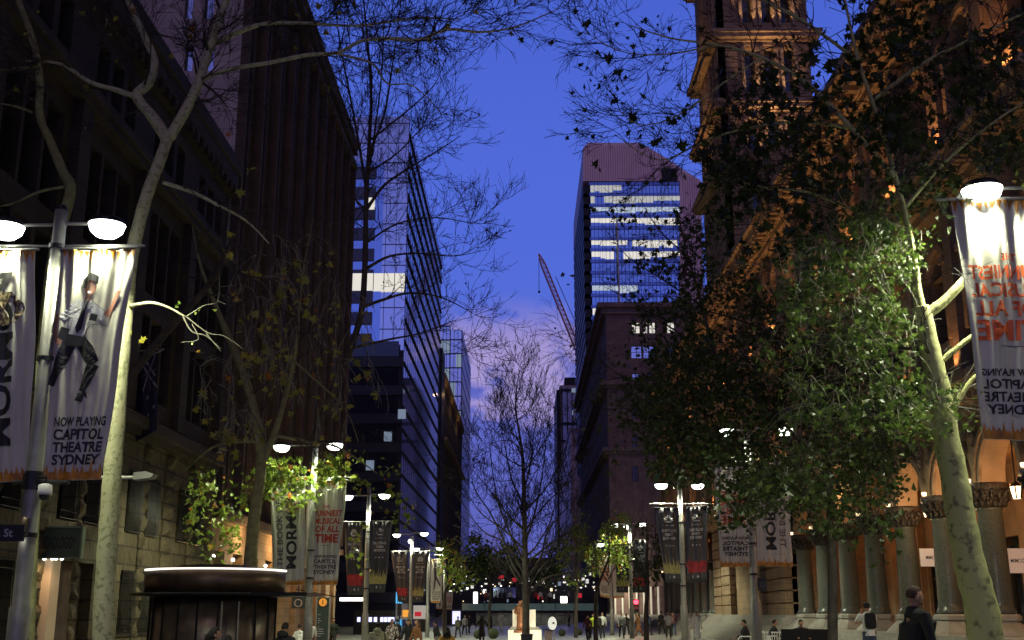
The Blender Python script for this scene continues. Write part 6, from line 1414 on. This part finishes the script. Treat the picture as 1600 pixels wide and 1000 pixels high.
tree('tall pale barked plane tree nearest on the left, trunk beside the dancer banner', P(160, 960, 19.6).x, 19.6, t1, 'bark_pale', 1, 'leaf_autumn')
def t1b(tr, tw, lf, rnd):
    Y = 21.2; p = limb(tr, [(40, bot(40, Y) + 10, .12), (47, 900, .12), (59, 700, .12), (72, 500, .12), (88, 380, .12), (110, 300, .11), (98, 268, .10), (78, 220, .085), (62, 180, .08), (62, 120, .075), (50, 60, .07), (28, 0, .06), (10, -40, .05)], Y, 10)
    a = limb(tr, [(100, 292, .035), (60, 300, .03), (20, 318, .02), (-20, 325, .015)], Y, 6); b_ = limb(tr, [(62, 105, .04), (20, 108, .03), (-30, 112, .02)], Y, 6); c_ = limb(tr, [(50, 175, .03), (20, 165, .022), (-20, 160, .015)], Y, 6)
    tips = []
    for l in (a, b_, c_, p): sprout(tw, l, 5, .6, 2, rnd, tips, t0=.55, fl=.6)
tree('slender plane tree hidden behind the nearest left lamp post, crooked limb above the lamps', P(43, 960, 21.2).x, 21.2, t1b, 'bark_olive', 21)
def t1c(tr, tw, lf, rnd):
    Y = 20.6; a = limb(tr, [(285, 520, .022), (300, 512, .018), (322, 494, .014), (338, 470, .010), (343, 430, .006)], Y, 5); 
# pale twigs in the lamp light belong to the same tree: kept as its lit spray
def twig_spray(tr, tw, lf, rnd):
    Y = 19.0
    for path in ([(286, 494, .014), (300, 518, .011), (322, 525, .009), (345, 545, .005)], [(290, 494, .012), (325, 520, .010), (350, 525, .007), (380, 545, .004)], [(292, 494, .012), (318, 478, .010), (340, 470, .008), (343, 430, .004)], [(300, 506, .010), (310, 530, .008), (283, 535, .004)], [(322, 520, .01), (345, 549, .004)], [(340, 470, .007), (352, 475, .004)], [(343, 448, .006), (367, 446, .003)]): limb(tw, path, Y, 4)
    limb(tr, [(204, 478, .036, .5), (235, 473, .027), (262, 480, .021), (290, 495, .014)], Y, 8)
    for (x, y) in ((305, 490), (312, 485), (336, 484), (310, 549), (318, 551), (300, 537), (276, 478), (280, 473)): leaf(lf, P(x, y, Y), .11, rnd)
t_ = [o for o in C.objects if o.name == 'plane_tree'][0]
_tr, _tw, _lf = MB(), MB(), MB(); twig_spray(_tr, _tw, _lf, random.Random(4)); _tr.build('limb', M['bark_pale'], t_, True); _tw.build('twigs', M['twig_pale'], t_); _lf.build('leaves', M['leaf_lime'], t_)
# 2 left middle tree with the lime green spray
def t2(tr, tw, lf, rnd):
    Y = 38; p = limb(tr, [(386, bot(386, Y), .26), (388, 960, .24), (392, 870, .215), (398, 800, .20), (408, 730, .18), (404, 680, .165), (392, 620, .15), (372, 560, .15), (350, 510, .11), (330, 460, .07), (312, 410, .045), (300, 350, .02)], Y, 14)
    l2 = limb(tr, [(408, 728, .13), (428, 680, .11), (446, 620, .09), (462, 550, .07), (468, 480, .045), (476, 410, .025), (490, 340, .01)], Y, 10)
    l3 = limb(tr, [(404, 690, .08), (370, 690, .06), (330, 700, .04), (290, 735, .02)], Y, 7); l4 = limb(tr, [(430, 680, .06), (480, 690, .045), (530, 700, .03), (590, 740, .015)], Y - 1, 7)
    l5 = limb(tr, [(455, 560, .05), (500, 600, .03), (540, 640, .02), (560, 690, .012)], Y - 1, 6); tips = []
    for l, c in ((p, 16), (l2, 22)): sprout(tw, l, c, 1.3, 3, rnd, tips, t0=.45, fl=.8, kids_=(1, 3))
    for l in (l3, l4, l5): sprout(tw, l, 8, .9, 2, rnd, tips, t0=.1, up=-.4)
    crown_px(tw, lf, [(385, 745, 60, 30, 3), (345, 790, 50, 45, 3), (305, 770, 22, 40, .8), (345, 840, 38, 22, 1), (405, 740, 30, 26, 2), (365, 862, 22, 12, .5), (475, 738, 65, 26, 3), (530, 735, 45, 26, 2), (455, 770, 26, 30, 1), (325, 870, 14, 18, .5), (510, 790, 20, 25, .5), (305, 825, 18, 14, .4), (430, 745, 40, 24, 2)], 39.3, .8, 1050, .205, rnd, True, thr=.02, cl=5)
    crown_px(tw, lf, [(590, 760, 40, 35, 1), (615, 790, 26, 30, .8), (560, 850, 22, 40, .5), (640, 800, 14, 20, .3), (480, 900, 22, 24, .15)], 52, 3, 130, .26, rnd, True, thr=.0, cl=4)
tree('plane tree behind the round kiosk with lime green leaf sprays lit from below', P(386, 960, 38).x, 38, t2, 'bark_olive', 2, 'leaf_lime')
# yellow autumn leaves on thin hanging twigs in the dark left middle
def t3(tr, tw, lf, rnd):
    Y = 28; tips = []
    p = limb(tr, [(158, bot(158, Y), .2), (163, 930, .18), (173, 800, .16), (184, 690, .14), (200, 600, .12), (250, 530, .10), (330, 440, .08), (360, 380, .06), (390, 300, .04)], Y, 9)
    for path in ([(345, 410, .03), (380, 430, .026), (430, 440, .02), (460, 480, .014), (470, 560, .009), (500, 640, .006)], [(360, 380, .03), (410, 400, .025), (470, 410, .02), (520, 440, .014), (560, 520, .009), (590, 600, .006)], [(330, 440, .03), (380, 500, .02), (430, 540, .014), (440, 600, .009), (470, 690, .005)], [(300, 560, .03), (340, 600, .02), (390, 640, .012), (420, 700, .006)], [(320, 460, .025), (420, 470, .02), (480, 520, .012), (520, 560, .008), (540, 620, .005)], [(380, 350, .03), (440, 370, .02), (500, 400, .014), (540, 450, .009), (580, 480, .005)]):
        l = limb(tr, path, Y - 1, 5); sprout(tw, l, 11, .75, 2, rnd, tips, t0=.15, up=-.5, fl=.6, kids_=(1, 3), droop=.5)
    for q, d in rnd.sample(tips, min(260, len(tips))):
        if q.z > 2: leaf(lf, q, .20, rnd)
tree('thin dark plane tree with hanging twigs and scattered yellow leaves before the brown block', P(160, 960, 28).x, 28, t3, 'bark_dark', 3, 'leaf_autumn', 'twig_pale')
# 4 tall bare tree whose fine twigs stand against the sky
def t4(tr, tw, lf, rnd):
    Y = 44; b = bot(540, Y); p = limb(tr, [(481, b, .125), (482, 940, .125), (484, 800, .125), (490, 690, .14), (530, 590, .14), (562, 500, .13), (570, 420, .12), (572, 320, .10), (576, 240, .08), (580, 150, .06), (574, 60, .045), (566, -20, .03), (560, -90, .02)], Y, 9)
    L_ = [[(571, 330, .08), (600, 290, .06), (640, 262, .045), (680, 238, .03), (720, 212, .014)], [(572, 420, .08), (610, 400, .05), (660, 396, .035), (710, 400, .02), (760, 390, .01)], [(566, 480, .08), (600, 468, .06), (640, 458, .045), (690, 465, .03), (740, 490, .012)], [(573, 300, .07), (560, 220, .05), (545, 140, .04), (530, 60, .03), (520, -30, .02)], [(576, 240, .06), (600, 180, .045), (612, 110, .035), (622, 40, .025), (630, -40, .015)], [(577, 220, .05), (640, 170, .035), (680, 130, .02), (700, 80, .01)], [(574, 270, .05), (620, 240, .035), (660, 200, .02), (710, 170, .01)], [(572, 380, .05), (620, 350, .04), (680, 340, .025), (740, 350, .01)], [(545, 545, .06), (610, 530, .045), (660, 520, .03), (710, 500, .014)], [(545, 140, .03), (500, 90, .02), (480, 20, .012)], [(573, 330, .05), (540, 290, .035), (520, 220, .02), (505, 150, .01)], [(572, 300, .05), (585, 210, .04), (596, 120, .03), (600, 30, .02)]]
    tips = []
    for path in L_: l = limb(tr, path, Y, 6); sprout(tw, l, 10, 1.35, 3, rnd, tips, t0=.2, fl=.7, up=.25, kids_=(1, 3), minr=.011, wig=.26)
    sprout(tw, p, 26, 1.6, 3, rnd, tips, t0=.5, fl=.7, up=.35, kids_=(1, 3), minr=.011)
    for q, d in rnd.sample(tips, min(60, len(tips))): leaf(lf, q, .12, rnd, False)
tree('tall leafless tree with fine dark twigs in front of the mirror glass tower', P(482, 960, 44).x, 44, t4, 'bark_dark', 4, 'leaf_dark')
# 5 bare tree in the middle
def t5(tr, tw, lf, rnd):
    Y = 45; p = limb(tr, [(822, 996, .15), (822, 940, .13), (821, 900, .12), (820, 840, .11), (819, 780, .09), (817, 720, .07), (812, 680, .05), (806, 640, .035), (808, 600, .02), (812, 580, .008)], Y, 9)
    S_ = [[(822, 915, .07), (800, 880, .05), (785, 840, .04), (765, 800, .03), (745, 770, .02), (735, 740, .01)], [(820, 880, .06), (800, 840, .04), (780, 790, .03), (770, 740, .02), (764, 690, .01)], [(822, 905, .06), (845, 870, .045), (856, 830, .03), (880, 800, .02), (900, 780, .01)], [(820, 850, .05), (836, 800, .035), (846, 750, .025), (852, 700, .016), (856, 650, .008)], [(819, 790, .045), (800, 750, .03), (790, 700, .02), (784, 660, .012), (800, 600, .007)], [(818, 770, .04), (830, 720, .03), (834, 680, .02), (842, 640, .01)], [(820, 830, .04), (790, 800, .03), (760, 760, .02), (735, 730, .01)], [(821, 870, .05), (840, 850, .03), (865, 800, .02), (866, 740, .01)], [(815, 710, .03), (800, 690, .02), (775, 690, .012), (762, 700, .006)], [(806, 660, .025), (798, 630, .015), (802, 600, .008)], [(823, 930, .06), (850, 905, .045), (885, 895, .034), (915, 888, .024), (945, 870, .014), (965, 862, .008)], [(822, 925, .05), (840, 895, .035), (860, 870, .02)], [(821, 920, .05), (805, 900, .04), (790, 870, .02)]]
    S_ += [[(821, 900, .05), (790, 850, .035), (755, 830, .025), (725, 790, .015), (715, 765, .008)], [(820, 860, .045), (790, 830, .03), (750, 800, .02), (722, 755, .01)], [(820, 830, .04), (850, 790, .03), (880, 760, .02), (895, 730, .01)], [(819, 800, .04), (855, 760, .025), (875, 720, .015), (880, 690, .008)], [(821, 880, .045), (860, 850, .03), (890, 830, .02), (905, 800, .01)], [(817, 730, .03), (785, 710, .02), (765, 670, .01)], [(817, 740, .03), (845, 700, .02), (868, 660, .01)]]
    tips = []
    for path in S_: l = limb(tr, path, Y, 6); sprout(tw, l, 9, .95, 3, rnd, tips, t0=.15, fl=.9, up=.38, kids_=(1, 3), minr=.010, wig=.34)
    sprout(tw, p, 30, .9, 3, rnd, tips, t0=.35, fl=.9, up=.5, kids_=(1, 3), minr=.009, wig=.3)
tree('slim bare tree in a black planter standing before the pale memorial', P(822, 990, 45).x, 45, t5, 'bark_dark', 5, group=None, name='bare_tree')
# 6 big dark foliage tree, right of centre (thin dark trunk)
def t6(tr, tw, lf, rnd):
    Y = 27; p = limb(tr, [(1301, bot(1301, Y) , .125), (1301, 960, .115), (1301, 880, .105), (1298, 800, .10), (1296, 740, .09), (1290, 660, .08), (1275, 560, .06), (1255, 470, .04), (1240, 400, .02)], Y, 12)
    l1 = limb(tr, [(1296, 750, .06), (1250, 690, .05), (1200, 640, .035), (1140, 600, .02), (1080, 570, .01)], Y, 7); l2 = limb(tr, [(1292, 680, .05), (1330, 620, .04), (1370, 560, .02)], Y, 7); l3 = limb(tr, [(1296, 770, .05), (1220, 740, .035), (1140, 720, .02), (1060, 690, .01)], Y, 6); l4 = limb(tr, [(1280, 580, .04), (1200, 520, .03), (1120, 490, .02), (1050, 480, .01)], Y, 6)
    tips = []
    for l in (p, l1, l2, l3, l4): sprout(tw, l, 12, 1.0, 3, rnd, tips, t0=.3, fl=.9, kids_=(1, 3))
    crown_px(tw, lf, [(1200, 560, 150, 110, 5), (1120, 640, 110, 90, 4), (1250, 680, 140, 90, 4.5), (1060, 700, 60, 60, 1.6), (1160, 730, 90, 50, 2.2), (1330, 620, 90, 130, 3), (1040, 610, 45, 70, 1.0), (1130, 480, 70, 60, 1.6), (1350, 750, 60, 50, 1.2), (1230, 760, 60, 40, 1.2), (1145, 790, 50, 40, .8), (1400, 700, 40, 80, .6), (1290, 800, 50, 40, .7), (1380, 820, 25, 25, .1)], Y, 2.6, 12500, .13, rnd, False, thr=-.12, cl=6, nf=.8)
    crown_px(tw, lf, [(1150, 800, 60, 50, 1), (1270, 790, 60, 40, 1), (1330, 810, 45, 45, .7), (1380, 850, 22, 45, .3), (1215, 770, 60, 40, 1)], Y - 3, 1, 380, .15, rnd, True, thr=.0, cl=4)
tree('dense dark leaved plane tree with thin dark trunk in front of the post office', P(1301, 960, 27).x, 27, t6, 'bark_dark', 6, 'leaf_deep')
# silhouetted outer leaves left of it, toward the pink tower
def t6b(tr, tw, lf, rnd):
    Y = 38; p = limb(tr, [(1182, bot(1182, Y), .10), (1182, 900, .10), (1181, 780, .10), (1172, 680, .10), (1120, 560, .07), (1095, 470, .05), (1075, 400, .03), (1060, 340, .015)], Y, 8); tips = []
    for path in ([(1120, 560, .04), (1060, 520, .03), (1000, 480, .02), (950, 450, .01)], [(1100, 480, .04), (1040, 440, .025), (980, 400, .015), (940, 350, .008)], [(1130, 600, .04), (1050, 600, .03), (980, 590, .02), (920, 600, .01)], [(1135, 640, .04), (1060, 660, .03), (990, 640, .02), (930, 640, .01)], [(1075, 400, .03), (1030, 360, .02), (1000, 310, .01)], [(975, 590, .015), (930, 560, .01), (905, 542, .007), (875, 512, .005)], [(950, 640, .012), (915, 560, .007), (895, 545, .005)]):
        l = limb(tr, path, Y, 5); sprout(tw, l, 10, .8, 2, rnd, tips, t0=.2, fl=.8, up=-.1)
    for (x, y) in ((867, 513), (892, 540), (896, 546), (880, 430), (895, 430), (888, 445)): leaf(lf, P(x, y, Y), .22, rnd)
    crown_px(tw, lf, [(1050, 380, 40, 60, 1.2), (1000, 430, 60, 60, .7), (1050, 520, 70, 60, 2.2), (980, 590, 60, 50, .45), (1020, 640, 70, 60, 1.4), (980, 330, 30, 20, .3), (970, 700, 60, 40, .25), (1090, 430, 40, 90, 2), (930, 640, 30, 30, .08), (1080, 600, 60, 80, 2)], Y, 2, 1900, .19, rnd, True, thr=.05, cl=4)
tree('dark plane tree with silhouetted leaves spreading across the pink tower', P(1182, 960, 38).x, 38, t6b, 'bark_dark', 61, 'leaf_dark')
# 7 near right tree with bright trunk
def t7(tr, tw, lf, rnd):
    Y = 16.8; b = bot(1545, Y); p = limb(tr, [(1562, b + 20, .29), (1548, b - 40, .255), (1535, 960, .235), (1515, 880, .215), (1500, 800, .205), (1490, 740, .195), (1478, 680, .185), (1470, 620, .165), (1456, 560, .15), (1443, 500, .14), (1438, 480, .13)], Y, 20)
    l1 = limb(tr, [(1440, 495, .09), (1470, 475, .075), (1500, 445, .065), (1530, 410, .055), (1580, 360, .045), (1640, 300, .03)], Y, 10); l2 = limb(tr, [(1440, 490, .10), (1434, 460, .075), (1430, 420, .055), (1420, 360, .045), (1400, 280, .038), (1370, 180, .032), (1340, 90, .026), (1320, 0, .02)], Y, 10)
    l3 = limb(tr, [(1470, 565, .05), (1490, 548, .045), (1520, 525, .035), (1560, 500, .02)], Y, 8); l4 = limb(tr, [(1478, 690, .06), (1455, 665, .05), (1425, 645, .03), (1390, 630, .015)], Y, 8); l4b = limb(tr, [(1484, 655, .05), (1500, 620, .045), (1522, 590, .03), (1560, 560, .015)], Y, 7); l5 = limb(tr, [(1436, 500, .04), (1410, 488, .03), (1395, 470, .02), (1360, 440, .012)], Y, 7)
    tips = []; tp2 = []
    up_ = [limb(tr, a, Y + c, 8) for a, c in (([(1400, 280, .045), (1330, 200, .04), (1260, 130, .035), (1190, 90, .03), (1120, 70, .022), (1050, 60, .015), (985, 40, .008)], 0), ([(1330, 200, .035), (1250, 190, .03), (1170, 200, .025), (1100, 220, .018), (1030, 250, .012), (960, 210, .007)], .6), ([(1340, 95, .03), (1250, 30, .028), (1160, -10, .02), (1060, -20, .012)], .3), ([(1360, 160, .03), (1440, 100, .03), (1520, 60, .025), (1600, 20, .02)], .6), ([(1420, 360, .035), (1340, 330, .03), (1260, 300, .024), (1180, 290, .016), (1110, 270, .01)], .4), ([(1410, 330, .03), (1470, 260, .028), (1540, 200, .02), (1600, 160, .015)], .5), ([(1190, 90, .02), (1130, 130, .016), (1060, 180, .012), (1000, 195, .008), (965, 170, .005)], 0), ([(1120, 70, .018), (1040, 85, .012), (970, 80, .008), (915, 50, .005)], 0))]
    for i, l in enumerate(up_): sprout(tw, l, 17, .62, 3, rnd, tips, t0=.25, fl=.7, up=.0, kids_=(1, 3), minr=.005)
    for l in (l4, l5, l2, p[30:] and p): sprout(tw, l, 8, .6, 2, rnd, tp2, t0=.55, fl=.8, up=-.3)
    big = [(923, 34), (918, 40), (905, 53), (908, 102), (917, 108), (937, 84), (952, 89), (1001, 49), (1006, 55), (981, 60), (960, 148), (963, 158), (956, 160), (932, 258), (938, 265), (990, 182), (989, 86), (1085, 130), (1082, 145), (1070, 175), (1050, 190), (1040, 205), (1030, 215), (1020, 208), (1075, 165), (1065, 225), (1000, 210), (963, 340 - 180), (1022, 222)]
    for x, y in big: leaf(lf, P(x, y, Y), .18, rnd)
    for q, d in rnd.sample(tips, min(260, len(tips))): leaf(lf, q, .12, rnd)
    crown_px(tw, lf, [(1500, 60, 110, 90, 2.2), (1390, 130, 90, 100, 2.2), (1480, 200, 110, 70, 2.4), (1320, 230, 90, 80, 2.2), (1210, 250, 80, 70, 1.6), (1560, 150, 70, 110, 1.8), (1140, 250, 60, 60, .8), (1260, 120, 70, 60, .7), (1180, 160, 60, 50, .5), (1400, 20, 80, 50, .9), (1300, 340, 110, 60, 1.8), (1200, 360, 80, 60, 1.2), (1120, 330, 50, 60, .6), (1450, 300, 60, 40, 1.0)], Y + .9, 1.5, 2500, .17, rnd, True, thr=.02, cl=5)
def t7_lit(t):
    rnd = random.Random(70); tw, lf = MB(), MB(); Y = 16.6
    crown_px(tw, lf, [(1340, 420, 90, 70, 2), (1390, 400, 50, 50, 1.2), (1310, 500, 90, 80, 2.4), (1380, 540, 60, 70, 1.6), (1270, 430, 50, 60, .8), (1440, 640, 50, 60, .8), (1380, 640, 70, 40, 1), (1300, 610, 80, 50, 1), (1500, 640, 30, 40, .4), (1350, 350, 30, 25, .4), (1240, 520, 60, 110, .6), (1270, 690, 70, 60, .6), (1420, 330, 60, 60, .4)], Y, 1.1, 3700, .10, rnd, True, thr=.0, cl=5, nsc=1.6)
    for i in range(80):   # long thin arching twigs
        x, y = rnd.uniform(1250, 1440), rnd.uniform(360, 640); c = P(x, y, Y + rnd.uniform(-.6, .6)); d = Vector((rnd.uniform(-1, .3), rnd.uniform(-.3, .3), rnd.uniform(-.3, .8))).normalized(); q = [c]
        for k in range(6): d = (d + Vector((0, 0, -.22)) + rdir(rnd) * .15).normalized(); q.append(q[-1] + d * .13)
        tw.tube(q, [.007, .006, .005, .005, .004, .003, .002], 3, False)
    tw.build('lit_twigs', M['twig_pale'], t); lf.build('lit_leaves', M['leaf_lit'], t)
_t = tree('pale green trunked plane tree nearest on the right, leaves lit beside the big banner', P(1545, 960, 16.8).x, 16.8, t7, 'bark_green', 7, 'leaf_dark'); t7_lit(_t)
def tR(tr, tw, lf, rnd):
    for (x, y) in ((1588, 272), (1596, 280), (1600, 290), (1585, 285), (1592, 265)): leaf(lf, P(x, y, 16.1), .10, rnd)
    limb(tr, [(1660, bot(1660, 16.1), .2), (1668, 700, .17), (1672, 400, .12), (1668, 200, .08)], 16.1, 10); limb(tw, [(1670, 330, .03), (1630, 290, .015), (1590, 275, .005)], 16.1, 5)
tree('few lit leaves reaching in at the right edge beside the bright lamp', P(1660, 960, 16.1).x, 16.1, tR, 'bark_pale', 77, 'leaf_lime')
# 8 distant small leafy trees
def far_tree(px, top, Y, w_, label, seed, leafm='leaf_lime', n=1300, cy=None, s=.19, trunkpx=None):
    def fn(tr, tw, lf, rnd):
        tp = trunkpx or px; p = limb(tr, [(tp, bot(tp, Y), .16), (tp, 950, .14), (tp + 2, 920, .11), (px + 1, (top + 925) / 2, .07), (px, top + 10, .02)], Y, 7)
        for k in range(6): a = rnd.uniform(-1, 1); limb(tr, [(px, 915 - k * 5, .05), (px + a * w_ * .4, 895 - k * 6, .03), (px + a * w_ * .8, 875 - k * 8, .01)], Y + rnd.uniform(-1, 1), 5)
        regs = [(px + rnd.uniform(-1, 1) * w_ * .8, lerp(top, 905, rnd.random() ** .8), w_ * rnd.uniform(.18, .5), rnd.uniform(9, 22), rnd.uniform(.4, 1.2)) for k in range(11)]; crown_px(tw, lf, regs, Y, 2.2, n, s, rnd, False, thr=.02, cl=4)
    tree(label, P(px, 960, Y).x, Y, fn, 'bark_dark', seed, leafm, group='small leafy trees in the distance')
far_tree(715, 850, 84, 38, 'small lime leafed tree with slim trunk left of the far white banners', 81, trunkpx=695, n=900)
far_tree(765, 842, 105, 44, 'soft green small tree above the left end of the terrace', 82, 'leaf_green', n=1200, s=.3)
far_tree(900, 810, 88, 46, 'small leafy tree lit yellow green right of the bare tree', 83, 'leaf_lime', n=1500)
far_tree(950, 815, 78, 36, 'small lit tree above the white banners on the right', 84, 'leaf_lime', n=1300, trunkpx=931)
far_tree(1010, 800, 70, 26, 'small dark leaved tree left of the bright right lamp', 85, 'leaf_dark', n=500)

for i, (px, top, Y, w_, lab) in enumerate(((790, 862, 185, 26, 'dark small tree up the hill just left of the bare tree'), (850, 858, 180, 26, 'dark small tree up the hill just right of the bare tree'), (738, 868, 210, 20, 'dark small tree up the hill behind the tall white lamp column'), (872, 850, 230, 22, 'dark small tree farthest up the hill under the grey tower'))):
    far_tree(px, top, Y, w_, lab, 90 + i, 'leaf_green' if i % 2 else 'leaf_dark', n=500, s=.5)
